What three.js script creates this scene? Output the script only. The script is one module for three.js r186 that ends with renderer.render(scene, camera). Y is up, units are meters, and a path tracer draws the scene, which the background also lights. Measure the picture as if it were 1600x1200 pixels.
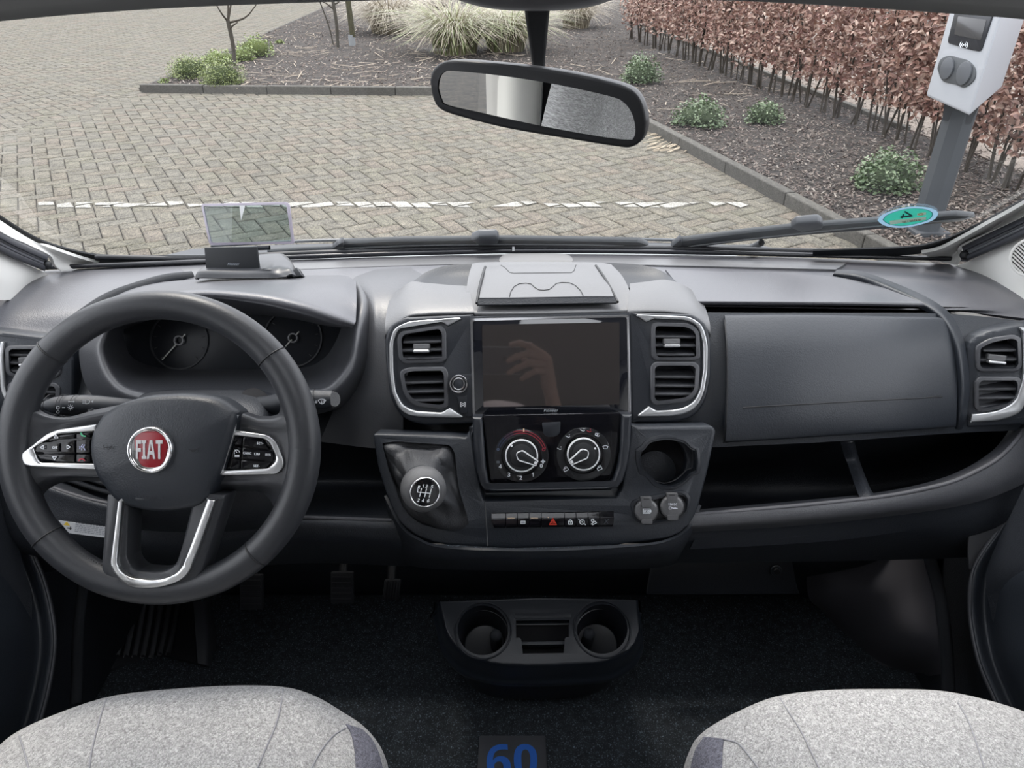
import * as THREE from 'three';
import { mergeGeometries, mergeVertices, toCreasedNormals } from 'three/addons/utils/BufferGeometryUtils.js';
import { RoundedBoxGeometry } from 'three/addons/geometries/RoundedBoxGeometry.js';
import { FontLoader } from 'three/addons/loaders/FontLoader.js';
import { MarchingCubes } from 'three/addons/objects/MarchingCubes.js';

// ---------- camera ----------
const W = 1600, H = 1200, FOC = 1130, PITCH = 31.5 * Math.PI / 180;
const EYE = new THREE.Vector3(0, 1.40, 0);
const GROUND = -0.55;
const scene = new THREE.Scene();
const camera = new THREE.PerspectiveCamera(2 * Math.atan(H / 2 / FOC) * 180 / Math.PI, W / H, 0.02, 200);
camera.position.copy(EYE);
camera.rotation.set(-PITCH, 0, 0);
camera.updateMatrixWorld(true);

// ---------- sky: thin bright overcast ----------
{
  const w = 64, h = 32, data = new Float32Array(w * h * 4);
  for (let j = 0; j < h; j++) {
    const el = ((j + 0.5) / h - 0.5) * Math.PI, s = Math.max(0, Math.sin(el));
    const b = el < 0 ? 0.35 : 0.78 + 0.42 * s;
    for (let i = 0; i < w; i++) data.set([b * 0.97, b * 1.0, b * 1.06, 1], (j * w + i) * 4);
  }
  const t = new THREE.DataTexture(data, w, h, THREE.RGBAFormat, THREE.FloatType);
  t.mapping = THREE.EquirectangularReflectionMapping; t.magFilter = THREE.LinearFilter; t.needsUpdate = true;
  scene.background = t; scene.environment = t;
  scene.backgroundIntensity = 3.0; scene.environmentIntensity = 3.0;
}
// ---------- veiled sun, high in front of the van ----------
const sun = new THREE.DirectionalLight(0xfff7ea, 2.4);
sun.position.set(-2.5, 11, -10); sun.target.position.set(0, 0, -4);
sun.castShadow = true; sun.shadow.mapSize.set(2048, 2048); sun.shadow.radius = 24;
Object.assign(sun.shadow.camera, { left: -16, right: 16, top: 16, bottom: -16, near: 0.5, far: 60 });
scene.add(sun, sun.target);

const renderer = new THREE.WebGLRenderer({ antialias: true });
renderer.toneMapping = THREE.LinearToneMapping;
renderer.toneMappingExposure = 1.0;
renderer.shadowMap.enabled = true;
renderer.shadowMap.type = THREE.PCFSoftShadowMap;

// ---------- helpers ----------
let seed = 12345;
const rnd = (a = 1, b) => { seed = (seed * 1664525 + 1013904223) >>> 0; const t = seed / 4294967296; return b === undefined ? t * a : a + t * (b - a); };
const V = (x, y, z) => new THREE.Vector3(x, y, z);
const CP = Math.cos(PITCH), SP = Math.sin(PITCH);
const dirOf = (px, py) => { const u = (px - W / 2) / FOC, v = -(py - H / 2) / FOC; return V(u, v * CP - SP, -v * SP - CP); };   // per metre of depth
const A = (px, py, d) => dirOf(px, py).multiplyScalar(d).add(EYE);           // the place seen at a pixel, d metres deep
const onY = (px, py, y) => { const d = dirOf(px, py); return d.clone().multiplyScalar((y - EYE.y) / d.y).add(EYE); };
const onX = (px, py, x) => { const d = dirOf(px, py); return d.clone().multiplyScalar((x - EYE.x) / d.x).add(EYE); };
const onPl = (px, py, p, n) => { const d = dirOf(px, py); return d.clone().multiplyScalar(p.clone().sub(EYE).dot(n) / d.dot(n)).add(EYE); };
const G = (px, py) => onY(px, py, GROUND);

const names = {};
const numbered = (n) => { const k = names[n] = (names[n] ?? -1) + 1; return k ? n + '_' + String(k).padStart(3, '0') : n; };
function tag(o, label, category, group, kind) {
  if (label) o.userData.label = label;
  if (category) o.userData.category = category;
  if (group) o.userData.group = group;
  if (kind) o.userData.kind = kind;
  return o;
}
function mesh(name, geo, mat, parent = scene) {
  const m = new THREE.Mesh(Array.isArray(geo) ? (geo.length > 1 ? mergeGeometries(geo.map(plain)) : geo[0]) : geo, mat);
  m.name = parent === scene ? numbered(name) : name; m.castShadow = m.receiveShadow = true; parent.add(m); return m;
}
const partCount = new WeakMap();
function part(name, geo, mat, parent) {            // a child mesh; repeats get a number
  const c = partCount.get(parent) ?? {}; partCount.set(parent, c);
  const k = c[name] = (c[name] ?? -1) + 1;
  const m = mesh(name, geo, mat, parent); if (k) m.name = name + '_' + String(k).padStart(3, '0'); return m;
}
const plain = (g) => { g = g.index ? g.toNonIndexed() : g; for (const k of Object.keys(g.attributes)) if (!['position', 'normal', 'uv'].includes(k)) g.deleteAttribute(k);
  if (!g.attributes.uv) g.setAttribute('uv', new THREE.BufferAttribute(new Float32Array(g.attributes.position.count * 2), 2)); return g; };
function thing(name, label, category, group) { const o = new THREE.Group(); o.name = numbered(name); scene.add(o); return tag(o, label, category, group); }
function struct(name, geo, mat, parent = scene) { const m = mesh(name, geo, mat, parent); if (parent === scene) m.userData.kind = 'structure'; return m; }

// a flat working plane: origin at a pixel and depth; tilt leans it back, local +Z faces the cabin
class Frame {
  constructor(px, py, d, tilt = 31.5, yaw = 0, roll = 0) {
    const r = Math.PI / 180;
    this.o = d.isVector3 ? d.clone() : A(px, py, d);
    this.m = new THREE.Matrix4().makeRotationY(yaw * r).multiply(new THREE.Matrix4().makeRotationX(-tilt * r)).multiply(new THREE.Matrix4().makeRotationZ(roll * r));
    this.q = new THREE.Quaternion().setFromRotationMatrix(this.m);
    this.inv = this.m.clone().transpose();
    this.eye = EYE.clone().sub(this.o).applyMatrix4(this.inv);
    this.k = this.o.clone().sub(EYE).dot(V(0, -SP, -CP)) / FOC;      // metres per pixel near the origin
  }
  L(px, py, h = 0) { const d = dirOf(px, py).applyMatrix4(this.inv), s = (h - this.eye.z) / d.z; return new THREE.Vector2(this.eye.x + s * d.x, this.eye.y + s * d.y); }
  loc(p) { return p.clone().sub(this.o).applyMatrix4(this.inv); }     // world point to local
  place(o) { o.position.copy(this.o); o.quaternion.copy(this.q); return o; }
}
// polygon from pixel corners [x, y, corner radius in pixels]
function outline(F, pts, h = 0, shape = new THREE.Shape(), r0 = 0) {
  const P = pts.map((p) => F.L(p[0], p[1], h)), R = pts.map((p) => (p[2] ?? r0) * F.k), n = P.length;
  for (let i = 0; i < n; i++) {
    const a = P[(i + n - 1) % n], b = P[i], c = P[(i + 1) % n];
    const r = Math.min(R[i], a.distanceTo(b) * 0.49, b.distanceTo(c) * 0.49);
    const s = b.clone().add(a.clone().sub(b).setLength(r)), e = b.clone().add(c.clone().sub(b).setLength(r));
    if (r < 1e-6) { i ? shape.lineTo(b.x, b.y) : shape.moveTo(b.x, b.y); continue; }
    i ? shape.lineTo(s.x, s.y) : shape.moveTo(s.x, s.y);
    shape.quadraticCurveTo(b.x, b.y, e.x, e.y);
  }
  shape.closePath(); return shape;
}
function smoothOutline(F, pts, h = 0, n = 80) {
  const c = new THREE.SplineCurve([...pts, pts[0]].map((p) => F.L(p[0], p[1], h)));
  return new THREE.Shape(c.getPoints(n).slice(0, -1));
}
const openPts = (shape, n = 8) => { const p = shape.getPoints(n); if (p[0].distanceTo(p[p.length - 1]) < 1e-6) p.pop(); return p; };
function disc(F, px, py, rpx, h = 0) { const c = F.L(px, py, h), s = new THREE.Shape(); s.absarc(c.x, c.y, rpx * F.k, 0, Math.PI * 2); return s; }
function ringShape(F, px, py, r1, r0, h = 0) { const c = F.L(px, py, h), s = new THREE.Shape(); s.absarc(c.x, c.y, r1 * F.k, 0, Math.PI * 2); const q = new THREE.Path(); q.absarc(c.x, c.y, r0 * F.k, 0, Math.PI * 2); s.holes.push(q); return s; }
function extr(shape, z0, z1, bevel = 0, seg = 2, curve = 10) {
  const b = Math.min(bevel, (z1 - z0) / 2.05);
  const g = new THREE.ExtrudeGeometry(shape, { depth: z1 - z0 - 2 * b, bevelEnabled: b > 0, bevelSize: b, bevelOffset: -b, bevelThickness: b, bevelSegments: seg, curveSegments: curve });
  g.translate(0, 0, z0 + b);
  return toCreasedNormals(g, 0.6);
}
// smooth surface through rows of places; thick > 0 gives it a body behind
const pt = (p) => (p.isVector3 ? p : A(p[0], p[1], p[2]));
function loft(rows, nu = 40, nv = 24, thick = 0.004, flip = false) {
  const cur = rows.map((r) => new THREE.CatmullRomCurve3(r.map(pt), false, 'centripetal').getPoints ? r.map(pt) : r);
  const cols = [];
  const spl = (arr, n) => { const c = new THREE.CatmullRomCurve3(arr, false, 'catmullrom', 0.5); const o = []; for (let i = 0; i <= n; i++) o.push(c.getPoint(i / n)); return o; };
  const R = cur.map((r) => (r.length > 1 ? spl(r, nu) : r));
  for (let i = 0; i <= nu; i++) cols.push(spl(R.map((r) => r[i]), nv));
  const nx = nu + 1, ny = nv + 1, P = [], uv = [];
  for (let j = 0; j < ny; j++) for (let i = 0; i < nx; i++) P.push(cols[i][j]);
  const ul = new Float32Array(nx * ny), vl = new Float32Array(nx * ny);
  for (let j = 0; j < ny; j++) for (let i = 0; i < nx; i++) { const k = j * nx + i; if (i) ul[k] = ul[k - 1] + P[k].distanceTo(P[k - 1]); if (j) vl[k] = vl[k - nx] + P[k].distanceTo(P[k - nx]); uv.push(ul[k], -vl[k]); }
  const idx = [];
  for (let j = 0; j < nv; j++) for (let i = 0; i < nu; i++) { const a = j * nx + i, b = a + 1, c = a + nx, d = c + 1; flip ? idx.push(a, b, c, b, d, c) : idx.push(a, c, b, b, c, d); }
  const g = new THREE.BufferGeometry();
  g.setAttribute('position', new THREE.Float32BufferAttribute(P.flatMap((p) => [p.x, p.y, p.z]), 3));
  g.setAttribute('uv', new THREE.Float32BufferAttribute(uv, 2)); g.setIndex(idx); g.computeVertexNormals();
  if (!thick) return g;
  const N = g.attributes.normal, n0 = P.length, pos = [...g.attributes.position.array], nor = [...N.array], uvs = [...uv], id = [...idx];
  for (let k = 0; k < n0; k++) { pos.push(P[k].x - N.getX(k) * thick, P[k].y - N.getY(k) * thick, P[k].z - N.getZ(k) * thick); nor.push(-N.getX(k), -N.getY(k), -N.getZ(k)); uvs.push(uv[2 * k], uv[2 * k + 1]); }
  for (let t = 0; t < idx.length; t += 3) id.push(idx[t] + n0, idx[t + 2] + n0, idx[t + 1] + n0);
  const edge = []; for (let i = 0; i < nu; i++) edge.push(i); for (let j = 0; j < nv; j++) edge.push(j * nx + nu); for (let i = nu; i > 0; i--) edge.push(nv * nx + i); for (let j = nv; j > 0; j--) edge.push(j * nx);
  const body = new THREE.BufferGeometry();
  body.setAttribute('position', new THREE.Float32BufferAttribute(pos, 3)); body.setAttribute('normal', new THREE.Float32BufferAttribute(nor, 3)); body.setAttribute('uv', new THREE.Float32BufferAttribute(uvs, 2)); body.setIndex(id);
  const wall = new THREE.BufferGeometry(), wp = [], wi = [], wu = [];
  edge.forEach((k, e) => { const l = edge[(e + 1) % edge.length], o = wp.length / 3; for (const q of [k, l, k + n0, l + n0]) { wp.push(pos[3 * q], pos[3 * q + 1], pos[3 * q + 2]); wu.push(uvs[2 * q], uvs[2 * q + 1]); } flip ? wi.push(o, o + 2, o + 1, o + 1, o + 2, o + 3) : wi.push(o, o + 1, o + 2, o + 1, o + 3, o + 2); });
  wall.setAttribute('position', new THREE.Float32BufferAttribute(wp, 3)); wall.setAttribute('uv', new THREE.Float32BufferAttribute(wu, 2)); wall.setIndex(wi); wall.computeVertexNormals();
  return mergeGeometries([plain(body), plain(wall)]);
}
const tube = (pts, r, seg = 60, rad = 10, closed = false) => new THREE.TubeGeometry(new THREE.CatmullRomCurve3(pts.map(pt), closed, 'centripetal'), seg, r, rad, closed);
function flatTube(pts, r, sx, sy, seg = 60) { return tube(pts, r, seg, 10); }
const box = (w, h, d, x = 0, y = 0, z = 0, r = 0) => { const g = r ? new RoundedBoxGeometry(w, h, d, 2, r) : new THREE.BoxGeometry(w, h, d); g.translate(x, y, z); return g; };
function boxUV(g, s = 1) {                       // uv in metres from the dominant axis
  g = plain(g); const p = g.attributes.position, n = g.attributes.normal, u = g.attributes.uv;
  for (let i = 0; i < p.count; i++) { const ax = Math.abs(n.getX(i)), ay = Math.abs(n.getY(i)), az = Math.abs(n.getZ(i));
    ax > ay && ax > az ? u.setXY(i, p.getZ(i) * s, p.getY(i) * s) : ay > az ? u.setXY(i, p.getX(i) * s, p.getZ(i) * s) : u.setXY(i, p.getX(i) * s, p.getY(i) * s); }
  return g;
}

// ---------- textures ----------
function dataTex(n, f, srgb, rep = 1) {
  const d = new Uint8Array(n * n * 4);
  for (let y = 0; y < n; y++) for (let x = 0; x < n; x++) { const c = f(x, y); d.set([...c.map((v) => Math.max(0, Math.min(255, v * 255))), 255], (y * n + x) * 4); }
  const t = new THREE.DataTexture(d, n, n); t.wrapS = t.wrapT = THREE.RepeatWrapping; t.magFilter = THREE.LinearFilter; t.minFilter = THREE.LinearMipmapLinearFilter; t.generateMipmaps = true;
  if (srgb) t.colorSpace = THREE.SRGBColorSpace; t.repeat.set(rep, rep); t.needsUpdate = true; return t;
}
function tileNoise(n, cell, s) {                 // value noise that repeats after n pixels
  const c = Math.max(1, Math.round(n / cell)), g = new Float32Array(c * c); let q = s * 7919 + 17;
  for (let i = 0; i < g.length; i++) { q = (q * 1664525 + 1013904223) >>> 0; g[i] = q / 4294967296; }
  return (x, y) => { const fx = x / n * c, fy = y / n * c, ix = Math.floor(fx), iy = Math.floor(fy); let tx = fx - ix, ty = fy - iy; tx = tx * tx * (3 - 2 * tx); ty = ty * ty * (3 - 2 * ty);
    const at = (a, b) => g[((b % c) + c) % c * c + ((a % c) + c) % c]; return (at(ix, iy) * (1 - tx) + at(ix + 1, iy) * tx) * (1 - ty) + (at(ix, iy + 1) * (1 - tx) + at(ix + 1, iy + 1) * tx) * ty; };
}
const withRep = (t, r, r2 = r) => { const c = t.clone(); c.repeat.set(r, r2); c.needsUpdate = true; return c; };
const nA = tileNoise(256, 3, 1), nB = tileNoise(256, 9, 2), nC = tileNoise(256, 40, 3), nD = tileNoise(256, 1.6, 4);
const grain = dataTex(256, (x, y) => { const v = nA(x, y) * 0.7 + nB(x, y) * 0.3; return [v, v, v]; });
const speckle = dataTex(256, (x, y) => { const v = 0.66 + 0.34 * (nA(x, y) - 0.5) + 0.16 * (nD(x, y) - 0.5) + 0.12 * (nB(x, y) - 0.5) + 0.12 * (nC(x, y) - 0.5); return [v * 1.02, v * 1.0, v * 0.95]; }, true);
const soilTex = dataTex(256, (x, y) => { const v = 0.30 + 0.3 * (nD(x, y) - 0.5) + 0.25 * (nB(x, y) - 0.5) + 0.15 * (nC(x, y) - 0.5); return [v * 1.06, v, v * 0.95]; }, true);
const weave = (() => { const q = tileNoise(256, 2.2, 9), q2 = tileNoise(256, 5, 10), q3 = tileNoise(256, 2.2, 11);
  return dataTex(256, (x, y) => { const a = q(x * 0.55 + y * 0.0, y * 1.0), th = ((x >> 1) + (y >> 1)) % 2 ? q(x, y) : q3(x, y); const v = 0.80 + 0.36 * (th - 0.5) + 0.12 * (q2(x, y) - 0.5) + 0.1 * (a - 0.5); return [v * 0.985, v * 0.985, v * 0.99]; }, true); })();
const pileTex = dataTex(256, (x, y) => { const s = nD(x, y), v = 0.17 + (s > 0.68 ? (s - 0.68) * 1.3 : 0) + 0.07 * nB(x, y); return [v * 0.88, v * 0.97, v * 1.06]; }, true);

// ---------- materials ----------
const lin = (r, g, b) => new THREE.Color().setRGB(r, g, b);
const std = (c, roughness = 0.6, o = {}) => new THREE.MeshStandardMaterial({ color: Array.isArray(c) ? lin(...c) : c, roughness, ...o });
const satinOf = (c, r, rep, bump, ior = 1.75) => new THREE.MeshPhysicalMaterial({ color: lin(...c), roughness: r, ior, bumpMap: withRep(grain, rep), bumpScale: bump });
const M = {
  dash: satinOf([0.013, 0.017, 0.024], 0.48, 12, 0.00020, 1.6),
  dashLit: satinOf([0.066, 0.067, 0.077], 0.42, 12, 0.00022),  // paler copy of dash: daylight on upward faces put into the colour
  dashSoft: satinOf([0.092, 0.093, 0.097], 0.42, 14, 0.0002),  // grey of small fittings; on the hump, daylight put into the colour
  dashMid: satinOf([0.046, 0.048, 0.055], 0.43, 12, 0.0002),  // in-between tone; on neck and bowl it paints the light falling off
  dashDark: std([0.015, 0.018, 0.024], 0.55, { bumpMap: withRep(grain, 12), bumpScale: 0.0004 }),
  satin: satinOf([0.010, 0.013, 0.019], 0.42, 14, 0.0001, 1.6),
  black: std([0.010, 0.011, 0.013], 0.5),
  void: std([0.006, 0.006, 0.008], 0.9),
  gloss: new THREE.MeshPhysicalMaterial({ color: lin(0.006, 0.006, 0.008), roughness: 0.06, ior: 1.45 }),
  chrome: std([0.78, 0.79, 0.80], 0.28, { metalness: 1 }),
  bright: std([0.85, 0.85, 0.86], 0.12, { metalness: 1 }),
  silver: std([0.60, 0.61, 0.62], 0.36, { metalness: 0.85 }),
  leather: std([0.032, 0.034, 0.039], 0.40, { bumpMap: withRep(grain, 10), bumpScale: 0.0001 }),
  boot: std([0.055, 0.057, 0.062], 0.45, { bumpMap: withRep(grain, 14), bumpScale: 0.0005 }),
  cream: std([0.66, 0.655, 0.63], 0.6),
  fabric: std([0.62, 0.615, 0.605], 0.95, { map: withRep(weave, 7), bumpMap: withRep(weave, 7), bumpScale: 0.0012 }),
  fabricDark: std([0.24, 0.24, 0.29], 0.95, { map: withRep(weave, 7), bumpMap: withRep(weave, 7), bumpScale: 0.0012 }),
  carpet: std([1, 1, 1], 1, { map: withRep(pileTex, 4), bumpMap: withRep(pileTex, 4), bumpScale: 0.006 }),
  white: std([0.40, 0.415, 0.44], 0.35),
  ink: std([0.85, 0.86, 0.88], 0.6),
  rubber: std([0.015, 0.016, 0.018], 0.5),
  glass: new THREE.MeshPhysicalMaterial({ color: 0xffffff, roughness: 0.0, transmission: 1, thickness: 0, ior: 1.5, specularIntensity: 0.55 }),
};
// flat print: an ink drawing on clear film, laid on a face
function print(F, name, x0, y0, x1, y1, h, draw, parent, res = 8, mat = {}) {
  const c = document.createElement('canvas'), w = Math.abs(x1 - x0), hh = Math.abs(y1 - y0); c.width = Math.round(w * res); c.height = Math.round(hh * res);
  const g = c.getContext('2d'); g.scale(res, res); g.translate(-x0, -y0); g.lineJoin = g.lineCap = 'round'; draw(g);
  const t = new THREE.CanvasTexture(c); t.colorSpace = THREE.SRGBColorSpace;
  const a = F.L(x0, y0, h), b = F.L(x1, y0, h), d = F.L(x0, y1, h), e = F.L(x1, y1, h), geo = new THREE.BufferGeometry();
  geo.setAttribute('position', new THREE.Float32BufferAttribute([a.x, a.y, h, b.x, b.y, h, d.x, d.y, h, e.x, e.y, h], 3));
  geo.setAttribute('uv', new THREE.Float32BufferAttribute([0, 1, 1, 1, 0, 0, 1, 0], 2)); geo.setIndex([0, 2, 1, 1, 2, 3]); geo.computeVertexNormals();
  const m = new THREE.MeshStandardMaterial({ map: t, transparent: true, roughness: 0.6, ...mat });
  return part(name, geo, m, parent);
}
const font = await new FontLoader().loadAsync('fonts/droid/droid_sans_bold.typeface.json');

const caster = new THREE.Raycaster();
const onMesh = (m, px, py, lift = 0) => { scene.updateMatrixWorld(true); const s0 = m.material.side; m.material.side = THREE.DoubleSide; const d = dirOf(px, py).normalize(); caster.set(EYE, d); const h = caster.intersectObject(m, false)[0]; m.material.side = s0; return h ? h.point.addScaledVector(d, -lift) : null; };
const drape = (m, pts, r, lift = 0.0004, seg = 60, sub = 6) => { const P = []; for (let i = 0; i < pts.length - 1; i++) for (let k = 0; k < sub; k++) { const t = k / sub, q = onMesh(m, pts[i][0] + (pts[i + 1][0] - pts[i][0]) * t, pts[i][1] + (pts[i + 1][1] - pts[i][1]) * t, lift); if (q) P.push(q); } const e = pts[pts.length - 1], q = onMesh(m, e[0], e[1], lift); if (q) P.push(q); return tube(P, r, seg, 6); };

// ================= OUTSIDE =================
const proj = (p) => { const q = p.clone().sub(EYE), d = -(q.y * SP + q.z * CP) , u = q.x, v = q.y * CP - q.z * SP; return [W / 2 + u / d * FOC, H / 2 - v / d * FOC, d]; };
const inPoly = (x, z, P) => { let c = false; for (let i = 0, j = P.length - 1; i < P.length; j = i++) if ((P[i].z > z) !== (P[j].z > z) && x < (P[j].x - P[i].x) * (z - P[i].z) / (P[j].z - P[i].z) + P[i].x) c = !c; return c; };
struct('ground', boxUV(box(140, 0.2, 140, 0, GROUND - 0.111, -40), 0.5), std([0.22, 0.205, 0.175], 1, { map: withRep(soilTex, 1) }));

// kerb lines on the ground
const C0 = G(225, 143), C1 = G(925, 150), C2 = G(1353, 381), C3 = C2.clone().add(C2.clone().sub(C1).setLength(2.2)), CF = G(510, 14), CFF = C0.clone().add(CF.clone().sub(C0).multiplyScalar(1.9));
const bedPoly = [C0, C1, C3, V(5.2, GROUND, C3.z), V(5.2, GROUND, -40), CFF];
const kerbMat = [0.15, 0.165, 0.18].map((v, i) => std([v * 1.0, v * 0.99, v * 0.96], 0.9, { map: withRep(speckle, 5), bumpMap: withRep(grain, 4), bumpScale: 0.002 }));
function kerb(a, b, label, h = 0.11, w = 0.1) {
  const t = thing('kerb', label, 'kerb'); t.userData.kind = 'structure'; delete t.userData.category;
  const dir = b.clone().sub(a), len = dir.length(), n = Math.round(len / 1.0); dir.normalize();
  const L = len / n, q = new THREE.Quaternion().setFromUnitVectors(V(1, 0, 0), dir);
  const g = boxUV(new RoundedBoxGeometry(L - 0.008, h + 0.15, w, 2, 0.012));
  for (let i = 0; i < n; i++) { const m = part('kerb_stone', g, kerbMat[i % 3], t); m.position.copy(a).addScaledVector(dir, (i + 0.5) * L); m.position.y = GROUND + h / 2 - 0.075 + rnd(-0.004, 0.004); m.quaternion.copy(q); m.rotateX(rnd(-0.01, 0.01)); const s = V(-dir.z, 0, dir.x); m.position.addScaledVector(s, -w / 2); }
  return t;
}
kerb(C1, C0, 'grey concrete kerb running across behind the rear-view mirror');
kerb(C3, C1, 'grey concrete kerb leading diagonally towards the charging post');
kerb(C0, CFF, 'thin grey kerb between the far road and the wood-chip bed', 0.06, 0.07);

// paving: rectangular clay bricks in herringbone
const BL = 0.28, BW = 0.14, BH = 0.08;
function brickGeo(v) {
  const l = BL / 2 - 0.004, w = BW / 2 - 0.004, c = 0.009, y0 = -BH, g = new THREE.BufferGeometry(), P = [], uv = [], idx = [], ox = rnd(), oz = rnd();
  const ring = (a, b, y) => [[-a, y, -b], [a, y, -b], [a, y, b], [-a, y, b]];
  const add = (q) => { const o = P.length / 3; for (const p of q) { P.push(...p); uv.push(ox + (p[0] + p[1]) * 1.6, oz + (p[2] + p[1]) * 1.6); } idx.push(o, o + 2, o + 1, o, o + 3, o + 2); };
  const top = ring(l - c, w - c, 0).map((p) => [p[0] + rnd(-0.002, 0.002), p[1], p[2] + rnd(-0.002, 0.002)]), mid = ring(l, w, -c * 0.8), bot = ring(l, w, y0);
  add(top); for (let i = 0; i < 4; i++) { const j = (i + 1) % 4; add([top[j], top[i], mid[i], mid[j]].reverse().map((p) => p)); add([mid[j], mid[i], bot[i], bot[j]].reverse()); }
  g.setAttribute('position', new THREE.Float32BufferAttribute(P, 3)); g.setAttribute('uv', new THREE.Float32BufferAttribute(uv, 2)); g.setIndex(idx); g.computeVertexNormals(); return plain(g);
}
const brickGeos = [0, 1, 2, 3, 4].map(brickGeo);
const OUT = 0.43;
const brickTone = [[0.63, 0.59, 0.50], [0.56, 0.53, 0.46], [0.66, 0.61, 0.51], [0.59, 0.57, 0.51], [0.62, 0.54, 0.44], [0.52, 0.50, 0.45], [0.66, 0.55, 0.47], [0.60, 0.58, 0.46]].map((c) => { const g = [0.60, 0.58, 0.525]; return c.map((v, i) => (g[i] + (v - g[i]) * 0.55) * OUT); });
const brickMats = brickTone.map((c) => std(c, 0.9, { map: speckle, bumpMap: speckle, bumpScale: 0.004 }));
function paving(poly, ang, ox, oz, reach) {
  const out = [], ca = Math.cos(ang), sa = Math.sin(ang), xs = poly.map((p) => p.x), zs = poly.map((p) => p.z);
  const x0 = Math.min(...xs), x1 = Math.max(...xs), z0 = Math.min(...zs), z1 = Math.max(...zs), cx = (x0 + x1) / 2, cz = (z0 + z1) / 2, R = Math.ceil(Math.hypot(x1 - x0, z1 - z0) / 2 / BW) + 2;
  for (let i = -R; i <= R; i++) for (let j = -R; j <= R; j++) {
    const m = (((i - j) % 4) + 4) % 4; if (m !== 0 && m !== 3) continue;
    const lx = m === 0 ? (i + 1) * BW : (i + 0.5) * BW, lz = m === 0 ? (j + 0.5) * BW : (j + 1) * BW;
    const x = cx + ox + lx * ca - lz * sa, z = cz + oz + lx * sa + lz * ca;
    if (!inPoly(x, z, poly)) continue;
    const [px, py, d] = proj(V(x, GROUND, z)); if (d < 1 || px < -260 || px > 1860 || py < -40 || py > 470) continue;
    const [qx, qy] = proj(V(x, GROUND + 0.13, z)); if (z < -20 && (inPoly(x, z, bedPoly))) continue;
    out.push({ x, z, a: -ang + (m === 0 ? 0 : Math.PI / 2), d, vis: px > 0 && px < 1600 && py > 20 && py < 370 && !(px > 1000 && py < 180) });
  }
  return out;
}
const nearPoly = [C0.clone().add(V(-0.02, 0, 0.02)), C1.clone().add(V(0, 0, 0.02)), C3, V(C3.x, GROUND, -2.0), V(-5.8, GROUND, -2.0), G(-60, 232)];
const edgeIn = V(0.35, 0, 0.05), farPoly = [C0.clone().add(V(0.1, 0, 0)), CFF, V(CFF.x - 30, GROUND, CFF.z), V(-30, GROUND, -4), V(-5.45, GROUND, -2.0), G(-60, 232).add(edgeIn), C0.clone().add(edgeIn)];
const bricks = [...paving(nearPoly, -0.53, 0, 0), ...paving(farPoly, Math.PI / 4, 0.03, 0.02).filter((b) => b.z > -34).map((b) => ({ ...b, low: 0.005 }))];
const pavement = thing('paving'); pavement.userData.kind = 'structure';
{
  bricks.sort((a, b) => (b.vis - a.vis) || a.d - b.d);
  const ref = new THREE.Object3D();
  bricks.slice(0, 300).forEach((b, i) => { const m = part('brick', brickGeos[i % 5], brickMats[Math.floor(rnd(8))], pavement); m.position.set(b.x, GROUND - (b.low ?? 0) + rnd(-0.003, 0.003), b.z); m.rotation.set(rnd(-0.012, 0.012), b.a + rnd(-0.012, 0.012), rnd(-0.01, 0.01)); });
  const rest = bricks.slice(300), im = new THREE.InstancedMesh(brickGeos[0], std([1, 1, 1], 0.9, { map: speckle, bumpMap: speckle, bumpScale: 0.004 }), rest.length), col = new THREE.Color();
  rest.forEach((b, i) => { ref.position.set(b.x, GROUND - (b.low ?? 0) + rnd(-0.003, 0.003), b.z); ref.rotation.set(rnd(-0.012, 0.012), b.a + Math.PI * Math.floor(rnd(2)) + rnd(-0.012, 0.012), rnd(-0.01, 0.01)); ref.updateMatrix(); im.setMatrixAt(i, ref.matrix); const c = brickTone[Math.floor(rnd(8))], k = rnd(0.92, 1.06); im.setColorAt(i, col.setRGB(c[0] * k, c[1] * k, c[2] * k)); });
  im.name = 'paving_bricks'; im.userData.kind = 'stuff'; pavement.add(im);
}
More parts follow.
